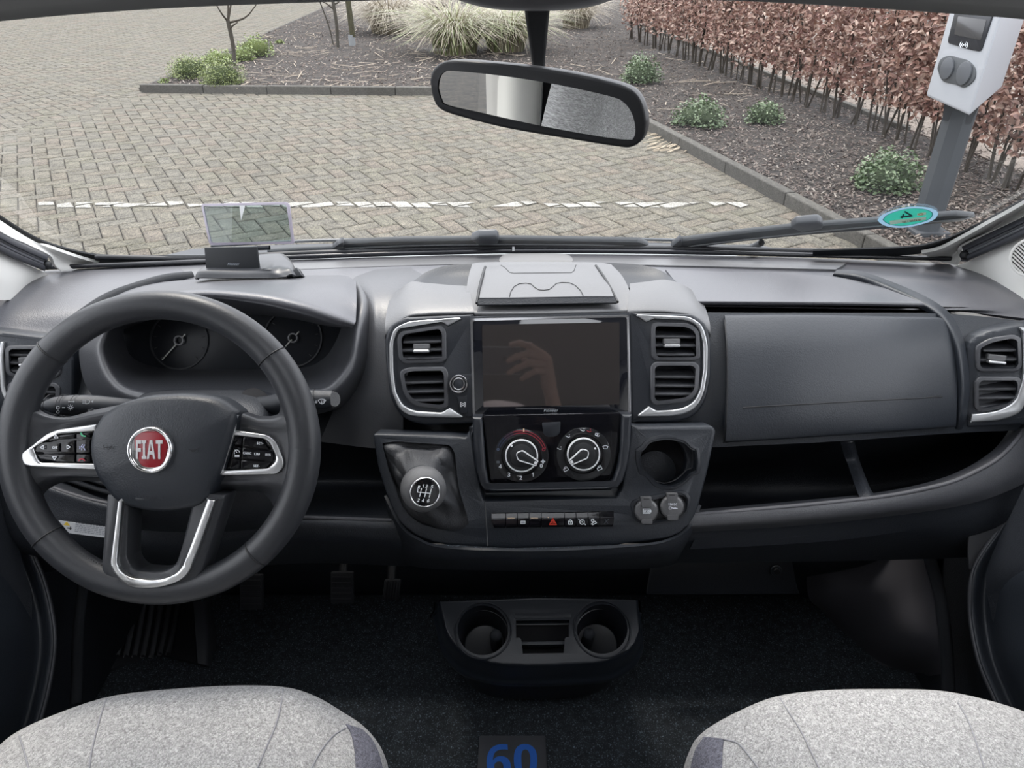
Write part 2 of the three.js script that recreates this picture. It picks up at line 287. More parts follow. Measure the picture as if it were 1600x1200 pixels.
// worn white parking line: paint that survives on single bricks
{
  const a = G(70, 320.5), b = G(1160, 320.5), dir = b.clone().sub(a).normalize(), nrm = V(-dir.z, 0, dir.x), half = 0.085, geos = [], L = BL / 2 - 0.014, Wd = BW / 2 - 0.013;
  for (const k of bricks) {
    if (Math.abs(V(k.x, 0, k.z).sub(a).setY(0).dot(nrm)) > 0.3) continue;
    const along = V(k.x, 0, k.z).sub(a).setY(0).dot(dir); if (along < 0 || along > b.distanceTo(a)) continue;
    const c = Math.cos(-k.a), s = Math.sin(-k.a);
    let P = [[-L, -Wd], [L, -Wd], [L, Wd], [-L, Wd]].map(([x, z]) => { const w = V(k.x + x * c - z * s, 0, k.z + x * s + z * c).sub(a).setY(0); return [w.dot(dir), w.dot(nrm)]; });
    const worn = rnd(), lo = -half + rnd(0, 0.03) + (worn < 0.22 ? 0.04 : 0), hi = half - rnd(0, 0.03) - (worn > 0.8 ? 0.04 : 0);
    for (const [sg, lim] of [[1, hi], [-1, -lo]]) { const Q = []; P.forEach((p, i) => { const q = P[(i + 1) % P.length], pa = sg * p[1] - lim, qa = sg * q[1] - lim; if (pa <= 0) Q.push(p); if (pa * qa < 0) { const t = pa / (pa - qa); Q.push([p[0] + (q[0] - p[0]) * t, p[1] + (q[1] - p[1]) * t]); } }); P = Q; }
    if (P.length < 3 || worn < 0.1) continue;
    const sh = new THREE.Shape(P.map((p) => new THREE.Vector2(p[0] + rnd(-0.009, 0.009), p[1] + rnd(-0.009, 0.009)))), g = new THREE.ExtrudeGeometry(sh, { depth: 0.002, bevelEnabled: false });
    g.rotateX(Math.PI / 2); const yaw = Math.atan2(-dir.z, dir.x); g.rotateY(yaw); g.translate(a.x, GROUND + 0.0065, a.z); geos.push(g);
  }
  tag(struct('road_marking', geos, std([0.62, 0.63, 0.63], 0.8, { map: withRep(speckle, 1.5) })), null, null, null, 'structure');
}
// planting bed: dark soil, wood chips, straw
{
  const sh = new THREE.Shape(bedPoly.map((p) => new THREE.Vector2(p.x, -p.z))), g = new THREE.ExtrudeGeometry(sh, { depth: 0.19, bevelEnabled: false }); g.rotateX(-Math.PI / 2); g.translate(0, GROUND - 0.125, 0);
  struct('soil_bed', boxUV(g, 1.2), std([0.34, 0.31, 0.29], 1, { map: withRep(soilTex, 1), bumpMap: withRep(soilTex, 1), bumpScale: 0.04 }));
}
const inst = (name, geo, mat, list, parent = scene) => {     // list of {p, e (euler), s, c}
  const im = new THREE.InstancedMesh(geo, mat, list.length), r = new THREE.Object3D(), c = new THREE.Color();
  list.forEach((k, i) => { r.position.copy(k.p); r.rotation.set(...k.e); r.scale.set(...(Array.isArray(k.s) ? k.s : [k.s, k.s, k.s])); r.updateMatrix(); im.setMatrixAt(i, r.matrix); if (k.c) im.setColorAt(i, c.setRGB(...k.c)); });
  im.name = parent === scene ? numbered(name) : name; im.userData.kind = 'stuff'; parent.add(im); return im;
};
{
  const chips = [], straw = [], T = GROUND + 0.07;
  const chipCol = [[0.50, 0.42, 0.36], [0.34, 0.27, 0.23], [0.62, 0.55, 0.48], [0.22, 0.17, 0.15], [0.42, 0.33, 0.29], [0.16, 0.13, 0.12]];
  let guard = 0;
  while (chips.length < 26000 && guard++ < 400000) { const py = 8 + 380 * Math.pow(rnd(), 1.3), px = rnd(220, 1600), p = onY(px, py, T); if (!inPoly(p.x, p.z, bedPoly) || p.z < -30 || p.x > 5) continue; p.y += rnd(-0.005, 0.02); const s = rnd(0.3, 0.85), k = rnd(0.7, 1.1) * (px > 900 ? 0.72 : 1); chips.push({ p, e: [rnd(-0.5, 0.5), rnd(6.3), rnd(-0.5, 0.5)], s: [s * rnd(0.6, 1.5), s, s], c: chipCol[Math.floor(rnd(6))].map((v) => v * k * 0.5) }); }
  const im = inst('wood_chips', box(0.05, 0.008, 0.018), std([1, 1, 1], 0.95), chips); tag(im, 'brown wood chips scattered over the planting bed', 'mulch', null, 'stuff');
  guard = 0;
  while (straw.length < 420 && guard++ < 60000) { const px = rnd(260, 1250), py = rnd(20, 175), p = onY(px, py, T + 0.02); if (!inPoly(p.x, p.z, bedPoly) || p.z < -22 || p.x > 4) continue; if (px > 800 && rnd() > 0.25) continue; const k = rnd(0.6, 1.1); straw.push({ p, e: [rnd(-0.15, 0.15), rnd(6.3), rnd(-0.12, 0.12)], s: [rnd(0.5, 1.8), 1, 1], c: [0.40 * k, 0.34 * k, 0.27 * k] }); }
  for (let i = 0; i < 60; i++) { const p = onY(rnd(1015, 1090), rnd(205, 235), GROUND + 0.02); straw.push({ p, e: [0.05, rnd(0.4, 1.0), 0], s: [rnd(0.4, 1), 1, 1], c: [0.38, 0.32, 0.24] }); }
  tag(inst('fallen_straw', box(0.24, 0.006, 0.009), std([1, 1, 1], 0.95), straw), 'dry pale stalks fallen on the wood chips', 'straw', null, 'stuff');
}
// ---- plants ----
function leafGeo(l, w, fold = 0.3) {
  const P = [], idx = [], n = 4, uv = [];
  for (let i = 0; i <= n; i++) { const t = i / n, ww = w / 2 * Math.sin(Math.PI * Math.pow(t, 0.8)) , y = -0.25 * l * t * t; P.push(-ww, y + fold * ww, t * l, 0, y, t * l, ww, y + fold * ww, t * l); uv.push(0, t, 0.5, t, 1, t); }
  for (let i = 0; i < n; i++) { const a = i * 3; idx.push(a, a + 3, a + 1, a + 1, a + 3, a + 4, a + 1, a + 4, a + 2, a + 2, a + 4, a + 5); }
  const g = new THREE.BufferGeometry(); g.setAttribute('position', new THREE.Float32BufferAttribute(P, 3)); g.setAttribute('uv', new THREE.Float32BufferAttribute(uv, 2)); g.setIndex(idx); g.computeVertexNormals(); return g;
}
const leafMat = new THREE.MeshPhysicalMaterial({ color: 0xffffff, roughness: 0.5, side: THREE.DoubleSide, transmission: 0.3, thickness: 0 });
const beechLeaf = leafGeo(0.066, 0.030, 0.6), smallLeaf = leafGeo(0.035, 0.024, 0.4);
const barkMat = std([0.10, 0.085, 0.07], 0.95, { map: withRep(speckle, 4) });
const twig = (a, b, r, bend = 0.03) => { const m = a.clone().lerp(b, 0.5).add(V(rnd(-bend, bend), rnd(-bend, bend), rnd(-bend, bend))); const c = new THREE.CatmullRomCurve3([a, m, b]); const g = new THREE.TubeGeometry(c, 6, 1, 5); const p = g.attributes.position, k = 6; // taper
  const cs = c.getSpacedPoints(6); for (let i = 0; i <= k; i++) for (let j = 0; j <= 5; j++) { const q = i * 6 + j, o = c.getPointAt(i / k), rr = r * (1 - 0.6 * i / k); p.setXYZ(q, o.x + (p.getX(q) - o.x) * rr, o.y + (p.getY(q) - o.y) * rr, o.z + (p.getZ(q) - o.z) * rr); } return plain(g); };
{ // beech hedge, plant by plant
  const H0 = G(985, 66), H1 = G(1384, 223), H2 = G(1640, 345), n0 = 24, n1 = 9, spots = [];
  for (let i = 0; i < n0; i++) spots.push(H0.clone().lerp(H1, Math.pow(i / n0, 0.85))); for (let i = 0; i <= n1; i++) spots.push(H1.clone().lerp(H2, i / n1));
  const beech = [[0.257, 0.142, 0.108], [0.324, 0.189, 0.142], [0.432, 0.290, 0.230], [0.176, 0.095, 0.074], [0.594, 0.446, 0.365], [0.270, 0.142, 0.115]];
  spots.forEach((s, i) => {
    const last = i === spots.length - 1;
    const t = thing('beech_plant', 'brown-leaved beech plant with bare lower stems, one of the hedge row', 'hedge plant', 'beech plants of the hedge'); t.position.copy(s);
    if (i === 0) t.userData.label = 'brown-leaved beech plant at the far end of the hedge row, right of the mirror';
    if (last) t.userData.label = 'brown-leaved beech plant at the near end of the hedge row, right of the charging post';
    const stems = 3, hgt = 1.55, leaves = [], allTwigs = [];
    for (let k = 0; k < stems; k++) {
      const a = V(rnd(-0.06, 0.06), 0.02, rnd(-0.06, 0.06)), b = V(rnd(-0.16, 0.16), hgt * rnd(0.85, 1), rnd(-0.16, 0.16));
      part('stem', twig(a, b, rnd(0.012, 0.02), 0.08), barkMat, t);
      const tw = []; for (let q = 0; q < 9; q++) { const h = rnd(0.2, 1), o = a.clone().lerp(b, h), an = rnd(6.3), e = o.clone().add(V(Math.cos(an) * rnd(0.1, 0.22), rnd(0.02, 0.16), Math.sin(an) * rnd(0.1, 0.22))); tw.push(twig(o, e, 0.005, 0.03)); const m = h < 0.3 ? 4 : 10; for (let w = 0; w < m; w++) { const p = o.clone().lerp(e, rnd(0.3, 1)); p.y -= rnd(0, 0.03); leaves.push(p); } }
      allTwigs.push(...tw);
    }
    part('twigs', mergeGeometries(allTwigs), barkMat, t).userData.kind = 'stuff';
    const nl = 560; for (let k = 0; k < nl; k++) { const h = 0.42 + 1.15 * Math.pow(rnd(), 0.85), r = 0.30 * Math.sqrt(rnd()) * (h < 0.6 ? 0.75 : 1), an = rnd(6.3); leaves.push(V(Math.cos(an) * r, h, Math.sin(an) * r)); }
    inst('foliage', beechLeaf, leafMat, leaves.map((p) => { const c = beech[Math.floor(rnd(6))], k = rnd(0.8, 1.15); return { p, e: [rnd(0.2, 1.5), rnd(6.3), rnd(-0.6, 0.6)], s: rnd(0.8, 1.35), c: c.map((v) => v * k) }; }), t);
  });
}
function shrub(px, py, w, h, cols, label, cnt = 700, lg = smallLeaf) {
  const b = onY(px, py, GROUND + 0.06), t = thing('shrub', label, 'shrub'); t.position.copy(b); const L = [], st = [];
  for (let i = 0; i < 10; i++) { const an = rnd(6.3), r = w * 0.3; st.push(twig(V(rnd(-0.04, 0.04), -0.02, rnd(-0.04, 0.04)), V(Math.cos(an) * r, h * rnd(0.5, 0.85), Math.sin(an) * r), 0.007)); }
  part('stems', mergeGeometries(st), barkMat, t).userData.kind = 'stuff';
  for (let i = 0; i < cnt; i++) { const an = rnd(6.3), el = Math.acos(rnd(-0.15, 1)), k = Math.pow(rnd(), 0.35), lump = 1 + 0.12 * Math.sin(an * 3 + px) + 0.1 * Math.sin(an * 5 + el * 4); const r = k * lump; L.push({ p: V(Math.cos(an) * Math.sin(el) * w / 2 * r, h * (0.12 + 0.88 * Math.max(0, Math.cos(el)) * r), Math.sin(an) * Math.sin(el) * w / 2 * r), e: [rnd(-0.9, 0.7), rnd(6.3), rnd(-0.5, 0.5)], s: rnd(0.7, 1.3), c: cols[Math.floor(rnd(cols.length))] }); }
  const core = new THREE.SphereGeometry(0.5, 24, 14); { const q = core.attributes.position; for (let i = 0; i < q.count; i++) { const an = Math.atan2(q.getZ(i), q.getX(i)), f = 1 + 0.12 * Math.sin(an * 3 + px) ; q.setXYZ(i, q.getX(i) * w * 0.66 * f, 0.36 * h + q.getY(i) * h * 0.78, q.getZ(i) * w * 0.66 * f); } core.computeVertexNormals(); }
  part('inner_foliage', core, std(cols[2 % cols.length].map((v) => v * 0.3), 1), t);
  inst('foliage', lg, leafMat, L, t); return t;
}
const gDark = [[0.15, 0.20, 0.05], [0.20, 0.25, 0.065], [0.11, 0.155, 0.04], [0.26, 0.30, 0.10]], gLime = [[0.20, 0.27, 0.065], [0.16, 0.23, 0.055], [0.25, 0.31, 0.09]], gGrey = [[0.13, 0.19, 0.09], [0.10, 0.15, 0.07], [0.18, 0.24, 0.13], [0.07, 0.11, 0.05]];
const tinyLeaf = leafGeo(0.022, 0.014, 0.4);
shrub(299, 122, 0.70, 0.36, gDark, 'low dome-shaped olive green shrub left of the clipped ball, beside the kerb corner', 3600, tinyLeaf);
shrub(349, 133, 0.68, 0.37, gDark, 'bright clipped green ball shrub at the foot of the sapling, by the kerb', 4200, tinyLeaf);
shrub(342, 100, 0.7, 0.24, gLime, 'lime green ground cover patch behind the sapling trunk', 700);
shrub(402, 88, 0.75, 0.38, gLime, 'lime green leafy shrub right of the sapling', 900);
shrub(380, 95, 0.5, 0.26, gLime, 'small lime green tuft between sapling and leafy lime shrub', 400);
shrub(437, 68, 0.2, 0.08, gLime, 'tiny lime green tuft alone on the wood chips', 120);
shrub(258, 129, 0.16, 0.07, gLime, 'tiny yellow-green tuft at the very corner of the kerb', 120);
shrub(1000, 130, 0.62, 0.42, gGrey, 'grey-green shrub nearest behind the rear-view mirror', 1500);
shrub(1092, 196, 0.62, 0.32, gGrey, 'grey-green shrub in the bed, left one of the middle pair', 1700);
shrub(1193, 192, 0.46, 0.26, gGrey, 'smaller grey-green shrub, right one of the middle pair', 1100);
shrub(1383, 296, 0.60, 0.34, gGrey, 'large grey-green shrub closest to the charging post', 2000);
function grassClump(px, py, w, h, label, cols, n = 900) {
  const t = thing('grass_clump', label, 'ornamental grass'); t.position.copy(onY(px, py, GROUND + 0.05));
  const P = [], idx = []; const k = 6; for (let i = 0; i <= k; i++) { const s = i / k, ww = 0.006 * (1 - s * 0.8); P.push(-ww, s - 0.5 * s * s * s, 0.75 * s * s, ww, s - 0.5 * s * s * s, 0.75 * s * s); } for (let i = 0; i < k; i++) { const a = i * 2; idx.push(a, a + 1, a + 2, a + 1, a + 3, a + 2); }
  const g = new THREE.BufferGeometry(); g.setAttribute('position', new THREE.Float32BufferAttribute(P, 3)); g.setIndex(idx); g.computeVertexNormals(); plain(g); g.setAttribute('uv', new THREE.Float32BufferAttribute(new Float32Array(P.length / 3 * 2), 2));
  const L = []; for (let i = 0; i < n; i++) { const an = rnd(6.3), r = w * 0.22 * Math.sqrt(rnd()), s = h * rnd(0.55, 1.1); const c = cols[Math.floor(rnd(cols.length))]; L.push({ p: V(Math.cos(an) * r, 0, Math.sin(an) * r), e: [rnd(-0.15, 0.35), Math.PI / 2 - an + rnd(-0.6, 0.6), 0], s: [1.3, s, s * rnd(0.5, 1.5)], c }); }
  inst('blades', g, leafMat, L, t);
}
const straws = [[0.33, 0.28, 0.20], [0.26, 0.22, 0.155], [0.37, 0.33, 0.25], [0.20, 0.165, 0.115]], strawGreen = [...straws, [0.22, 0.27, 0.10], [0.30, 0.34, 0.15]];
grassClump(610, 52, 2.0, 1.3, 'dry straw-coloured grass clump right of the wooden stake', straws, 1500);
grassClump(668, 30, 1.9, 1.3, 'dry straw grass clump farther back between the stake and the green-tipped clump', straws, 1200);
grassClump(712, 84, 1.9, 1.35, 'pale grass clump with green blades behind the mirror left end', strawGreen, 2200);
grassClump(790, 80, 1.7, 1.3, 'pale grass clump with green blades left of the mirror stem', strawGreen, 1900);
grassClump(900, 44, 1.5, 1.1, 'greyish dry grass clump right of the mirror stem', straws, 1000);
// saplings and stake
function sapling(px, py, top, r, label, br) {
  const t = thing('sapling', label, 'sapling'), b = onY(px, py, GROUND + 0.03); t.position.copy(b);
  const n = V(b.x, 0, b.z).normalize(), e = onPl(top[0], top[1], b, n).sub(b); const dirv = e.clone(); const c = new THREE.CatmullRomCurve3([V(0, 0, 0), e.clone().multiplyScalar(0.45).add(V(0.03, 0, 0)), e]);
  part('trunk', new THREE.TubeGeometry(c, 14, r, 8), std([0.13, 0.12, 0.105], 0.9, { map: withRep(speckle, 5) }), t);
  for (const [s0, x, y] of br) { const o = c.getPointAt(s0), q = onPl(x, y, b, n).sub(b); q.z += rnd(-0.2, 0.2); part('branch', twig(o, q, r * 0.55, 0.08), barkMat, t); }
}
sapling(366, 106, [356, 32], 0.036, 'young bare sapling with forked branches behind the ball shrub', [[0.98, 338, 4], [0.98, 347, -20], [0.98, 358, -20], [0.95, 405, 6], [0.8, 374, 34]]);
sapling(528, 78, [518, -12], 0.034, 'bare sapling beside the wooden stake', [[0.7, 500, 2], [0.8, 535, -8]]);
sapling(522, 74, [498, -2], 0.014, 'thin bare dark twig standing left of the stake', [[0.5, 508, 30]]);
{
  const t = thing('wooden_stake', 'greenish wooden tree stake with a pale grey foot', 'stake'), b = onY(551, 74, GROUND + 0.03); t.position.copy(b);
  const post = part('post', new THREE.CylinderGeometry(0.055, 0.06, 1.7, 12), std([0.13, 0.125, 0.075], 0.9, { map: withRep(speckle, 3) }), t); post.position.set(0, 1.05, 0); post.rotation.z = 0.03;
  part('foot', new THREE.CylinderGeometry(0.068, 0.07, 0.24, 14), std([0.22, 0.23, 0.235], 0.8), t).position.y = 0.12;
}
// second path beyond the hedge
{
  const P = [G(1000, 20), G(1048, 62), G(1420, 214), G(1720, 330), V(9, GROUND, -4.2), V(12, GROUND, -30)].map((p) => new THREE.Vector2(p.x, -p.z));
  const sh = new THREE.Shape(P); const g = new THREE.ExtrudeGeometry(sh, { depth: 0.18, bevelEnabled: false }); g.rotateX(-Math.PI / 2); g.translate(0, GROUND - 0.1, 0);
  struct('path', boxUV(g, 1.5), std([0.36, 0.31, 0.29], 0.9, { map: speckle }));
  kerb(G(1420, 214).add(V(0.0, 0, 0)), G(1000, 42), 'dark edging kerb of the path beyond the beech hedge', 0.12, 0.08);
}
// charging post
{
  const t = thing('charging_station', 'white two-socket car charging post on a dark grey column', 'charging post'), B = onY(1447, 364, GROUND + 0.065);
  let yb = 0.2; for (let y = 0.2; y < 1.3; y += 0.005) { const m = onY(1445, 152.5, y).add(onY(1563, 145, y)).multiplyScalar(0.5); if (Math.hypot(m.x, m.z) > Math.hypot(B.x, B.z)) yb = y; }
  const R = onY(1516.7, 176, yb), Lc = onY(1445, 152.5, yb), Rc = onY(1563, 145, yb), Bk = Lc.clone().add(Rc).sub(R).lerp(R, 0.12);
  const ctr = Lc.clone().add(Rc).multiplyScalar(0.5); t.position.set(ctr.x, GROUND, ctr.z);
  const loc = (p) => new THREE.Vector2(p.x - ctr.x, -(p.z - ctr.z));
  const a = loc(Lc), b = loc(R), c = loc(Rc), d = loc(Bk);
  const sh = new THREE.Shape(), cor = [a, b, c, d]; cor.forEach((p, i) => { const q0 = cor[(i + 3) % 4], q1 = cor[(i + 1) % 4], r = i === 1 ? 0.03 : 0.035; const s = p.clone().add(q0.clone().sub(p).setLength(r)), e = p.clone().add(q1.clone().sub(p).setLength(r)); i ? sh.lineTo(s.x, s.y) : sh.moveTo(s.x, s.y); sh.quadraticCurveTo(p.x, p.y, e.x, e.y); });
  const g = new THREE.ExtrudeGeometry(sh, { depth: 0.78, bevelEnabled: true, bevelSize: 0.012, bevelThickness: 0.02, bevelOffset: -0.012, bevelSegments: 3 }); g.rotateX(-Math.PI / 2); g.translate(0, yb - GROUND, 0);
  // the underside slopes up towards the back
  const gp = g.attributes.position, ax = loc(R); for (let i = 0; i < gp.count; i++) if (gp.getY(i) < yb - GROUND + 0.1) { const dd = Math.hypot(gp.getX(i) - ax.x, -gp.getZ(i) - ax.y); gp.setY(i, gp.getY(i) + 0.06 * dd); }
  part('housing', toCreasedNormals(g, 0.5), M.white, t);
  const colSh = new THREE.Shape(); const w = 0.105; for (let i = 0; i < 8; i++) { const an = i * Math.PI / 4 + 0.55; i ? colSh.lineTo(Math.cos(an) * w, Math.sin(an) * w) : colSh.moveTo(Math.cos(an) * w, Math.sin(an) * w); }
  const cg = new THREE.ExtrudeGeometry(colSh, { depth: yb - GROUND + 0.1, bevelEnabled: false }); cg.rotateX(-Math.PI / 2); cg.translate((B.x - ctr.x) * 0.5, 0, (B.z - ctr.z) * 0.5); part('column', cg, std([0.05, 0.056, 0.062], 0.55), t);
  const ug = new THREE.CylinderGeometry(0.165, 0.125, 0.20, 4, 1); ug.rotateY(0.2); ug.translate((B.x - ctr.x) * 0.4, yb - GROUND - 0.06, (B.z - ctr.z) * 0.4); part('collar', toCreasedNormals(plain(ug), 0.3), std([0.055, 0.06, 0.066], 0.55), t);
  part('base_plate', box(0.26, 0.03, 0.26, (B.x - ctr.x) * 0.5, 0.085, (B.z - ctr.z) * 0.5), std([0.055, 0.06, 0.066], 0.6), t);
  const fn = V(-(R.z - Lc.z), 0, R.x - Lc.x).normalize(); const F = new Frame(0, 0, R.clone().lerp(Lc, 0.5), 0, Math.atan2(fn.x, fn.z) * 180 / Math.PI); F.k = R.distanceTo(Lc) / 74;
  const face = new THREE.Group(); face.name = 'front_face'; F.place(face); face.position.sub(t.position); t.add(face);
  const e = 0.0;
  part('display_panel', extr(outline(F, [[1496, 8, 2], [1556, 14, 2], [1534, 81, 4], [1517, 78, 6], [1481, 67, 4]], 0), 0, 0.006, 0.002), std([0.022, 0.024, 0.030], 0.25), face);
  part('screen', extr(outline(F, [[1497, 25, 2], [1542, 31, 2], [1533, 63, 2], [1491, 54, 2]], 0.006), 0.005, 0.008, 0.001), std([0.06, 0.06, 0.063], 0.15), face);
  part('socket_panel', extr(smoothOutline(F, [[1466, 107], [1471, 93], [1484, 87], [1498, 90], [1514, 95], [1525, 108], [1523, 125], [1508, 136.5], [1494, 132], [1474, 126]], 0), 0, 0.008, 0.003), std([0.06, 0.066, 0.072], 0.5), face);
  for (const [x, y, r] of [[1481, 107, 9.5], [1507.5, 114.5, 10]]) part('socket_lid', extr(disc(F, x, y, r, 0.008), 0.007, 0.02, 0.004, 2, 20), std([0.08, 0.087, 0.097], 0.4), face);
  print(F, 'contactless_mark', 1496, 58, 1518, 82, 0.0075, (c2) => { c2.strokeStyle = c2.fillStyle = '#e8edf2'; c2.lineWidth = 1.1; c2.beginPath(); c2.arc(1506, 70, 1.1, 0, 7); c2.fill(); for (const r of [3.2, 6]) for (const q of [0, Math.PI]) { c2.beginPath(); c2.arc(1506, 70, r, q - 0.85, q + 0.85); c2.stroke(); } }, face, 12);
}

// ================= VAN BODY =================
const WS_P = V(0, 0.90, -1.30), WS_N = V(0, 0.45, -0.438).normalize().negate();   // windscreen plane, normal to the cabin
const ws = (px, py, off = 0) => onPl(px, py, WS_P.clone().addScaledVector(WS_N, off), WS_N);
const shellMat = std([0.46, 0.45, 0.43], 0.7), bodyPaint = std([0.30, 0.32, 0.33], 0.35);
{
  // windscreen: one sheet of glass
  const B0 = WS_P.clone().add(V(0, -0.06, -0.062)), T0 = V(0, 1.36, -0.828), g = new THREE.BufferGeometry(), P = [], id = [];
  const bw = 0.97, tw = 0.92; const q = [V(-bw, B0.y, B0.z), V(bw, B0.y, B0.z), V(-tw, T0.y, T0.z), V(tw, T0.y, T0.z)];
  g.setAttribute('position', new THREE.Float32BufferAttribute(q.flatMap((p) => [p.x, p.y, p.z]), 3)); g.setAttribute('uv', new THREE.Float32BufferAttribute([0, 0, 1, 0, 0, 1, 1, 1], 2)); g.setIndex([0, 1, 2, 1, 3, 2]); g.computeVertexNormals();
  struct('window_1', g, M.glass);
  // floor, ceiling, walls with thickness
  struct('floor', boxUV(box(1.96, 0.06, 3.8, 0, -0.03, 0.45)), M.carpet);
  // ceiling with an unseen roof window, added to light the seats
  const cl = [], y = 1.98, t = 0.06; cl.push(box(1.96, t, 0.40, 0, y, -0.47)); cl.push(box(0.68, t, 0.62, -0.64, y, 0.04)); cl.push(box(0.68, t, 0.62, 0.64, y, 0.04));
  struct('ceiling', cl.map((g2) => plain(g2)), shellMat);
  struct('ceiling_rear', boxUV(box(1.96, t, 2.06, 0, y, 1.38)), std([0.20, 0.165, 0.14], 0.7));
  const pane = new THREE.PlaneGeometry(0.60, 0.62); pane.rotateX(Math.PI / 2); pane.translate(0, y, 0.04); struct('added_window_4', pane, new THREE.MeshPhysicalMaterial({ color: 0xf4f6f8, roughness: 0.9, transmission: 1, thickness: 0 }));  // added frosted pane, spreads daylight over the seats
  const back = box(1.96, 2.06, 0.06, 0, 0.97, 2.38); struct('wall_back', back, std([0.20, 0.17, 0.15], 0.7));
  for (const s of [-1, 1]) {
    const sh = new THREE.Shape([[2.41, -0.1], [2.41, 2.01], [-0.66, 2.01], [-0.80, 1.40], [-0.86, 1.34], [-1.31, 0.86], [-1.36, 0.74], [-1.46, 0.66], [-1.46, -0.1]].map((p) => new THREE.Vector2(...p)));
    const hole = new THREE.Path([[-1.18, 0.93], [-0.86, 1.30], [-0.74, 1.62], [0.02, 1.62], [0.06, 0.93]].map((p) => new THREE.Vector2(...p))); sh.holes.push(hole);
    const g2 = new THREE.ExtrudeGeometry(sh, { depth: 0.05, bevelEnabled: false }); g2.rotateY(-Math.PI / 2); g2.translate(s > 0 ? 0.97 : -0.92, 0, 0);
    struct(s < 0 ? 'wall_left' : 'wall_right', boxUV(g2), shellMat);
    struct(s < 0 ? 'door_1' : 'door_2', [boxUV(box(0.02, 0.90, 1.26, s * 0.909, 0.455, -0.50)), boxUV(box(0.02, 0.66, 0.25, s * 0.909, 0.335, -1.255))], M.dashDark);
    for (const [k, pts] of [['door', [[-1.18, 0.93], [-0.86, 1.30], [-0.74, 1.62], [0.02, 1.62], [0.06, 0.93]]]]) { const pg = new THREE.ShapeGeometry(new THREE.Shape(pts.map((p) => new THREE.Vector2(...p)))); pg.rotateY(-Math.PI / 2); pg.translate(s * 0.945, 0, 0); struct(k === 'door' ? (s < 0 ? 'window_2' : 'window_3') : (s < 0 ? 'window_5' : 'window_6'), pg, M.glass); }
  }
  // bulkhead in front of the feet and under the screen
  struct('wall_front', [boxUV(box(1.84, 0.66, 0.03, 0, 0.40, -1.395)), boxUV(box(1.84, 0.05, 0.05, 0, 0.745, -1.395))], M.dashDark);
  // header above the screen, grey, with the lining rising to the roof
  const e = [[-170, 57], [0, 33], [230, 14], [489, 3], [800, -5], [1100, -1], [1296, 8], [1489, 21], [1600, 30], [1770, 50]];
  const r0 = e.map(([x, y2]) => ws(x, y2, 0.012)), r1 = r0.map((p) => p.clone().add(V(0, 0.006, 0.018))), r2 = r0.map((p) => p.clone().add(V(0, 0.06, 0.045))), r3 = r0.map((p) => V(p.x, 1.75, -0.62)), r4 = r0.map((p) => V(p.x, 2.0, -0.5));
  struct('trim_1', loft([r0, r1, r2, r3, r4], 60, 16, 0.02, true), std([0.16, 0.16, 0.155], 0.7));
}
{ // bonnet and scuttle seen through the bottom of the screen
  const hy = (f, y) => y; const row = (f, c, e2) => [-0.75, -0.5, -0.2, 0.15, 0.5, 0.75].map((x) => V(x, c - e2 * Math.pow(Math.abs(x) / 0.75, 2.2), -f));
  const t = thing('bonnet', 'pale silver bonnet edge just beyond the wipers', 'bonnet');
  part('panel', loft([row(1.44, 0.77, 0.05), row(1.60, 0.775, 0.055), row(1.76, 0.745, 0.07), row(1.86, 0.65, 0.10), row(1.9, 0.3, 0.1)], 40, 24, 0.01, true), bodyPaint, t);
}

// ================= DASHBOARD =================
const dash = thing('dashboard', 'wide dark grey van dashboard with raised centre hump, glove box and open lower shelves', 'dashboard');
// top, sloping down to the screen
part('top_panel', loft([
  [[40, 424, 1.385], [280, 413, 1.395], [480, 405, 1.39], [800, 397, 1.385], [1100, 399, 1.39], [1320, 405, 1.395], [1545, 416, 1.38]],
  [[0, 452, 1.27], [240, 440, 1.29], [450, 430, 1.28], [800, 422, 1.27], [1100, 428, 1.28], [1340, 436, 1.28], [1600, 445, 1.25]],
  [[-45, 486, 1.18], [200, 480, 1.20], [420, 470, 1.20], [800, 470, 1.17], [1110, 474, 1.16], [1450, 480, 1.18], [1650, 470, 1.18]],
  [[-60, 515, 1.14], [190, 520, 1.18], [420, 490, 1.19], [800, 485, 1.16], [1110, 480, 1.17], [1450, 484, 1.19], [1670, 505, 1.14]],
], 60, 30, 0.006), M.dashLit, dash);
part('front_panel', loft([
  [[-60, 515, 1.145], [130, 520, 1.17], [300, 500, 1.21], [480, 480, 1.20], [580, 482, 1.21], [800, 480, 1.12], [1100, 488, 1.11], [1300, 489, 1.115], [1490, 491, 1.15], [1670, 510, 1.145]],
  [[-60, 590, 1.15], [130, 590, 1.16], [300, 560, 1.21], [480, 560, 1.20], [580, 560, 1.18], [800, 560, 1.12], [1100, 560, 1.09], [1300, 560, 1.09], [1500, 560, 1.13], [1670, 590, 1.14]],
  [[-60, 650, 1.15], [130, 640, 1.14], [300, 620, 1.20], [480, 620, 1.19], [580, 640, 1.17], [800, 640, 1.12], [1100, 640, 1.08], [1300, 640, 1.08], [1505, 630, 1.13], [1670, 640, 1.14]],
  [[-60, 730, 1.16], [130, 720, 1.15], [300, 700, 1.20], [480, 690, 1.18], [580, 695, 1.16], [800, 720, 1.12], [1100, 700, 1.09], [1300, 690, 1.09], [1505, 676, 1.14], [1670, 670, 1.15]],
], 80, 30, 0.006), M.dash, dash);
part('shelf_recess', loft([[[1085, 462, 1.20], [1300, 462, 1.20], [1480, 474, 1.20]], [[1085, 492, 1.19], [1300, 492, 1.19], [1480, 496, 1.20]]], 20, 6, 0.004), M.black, dash);
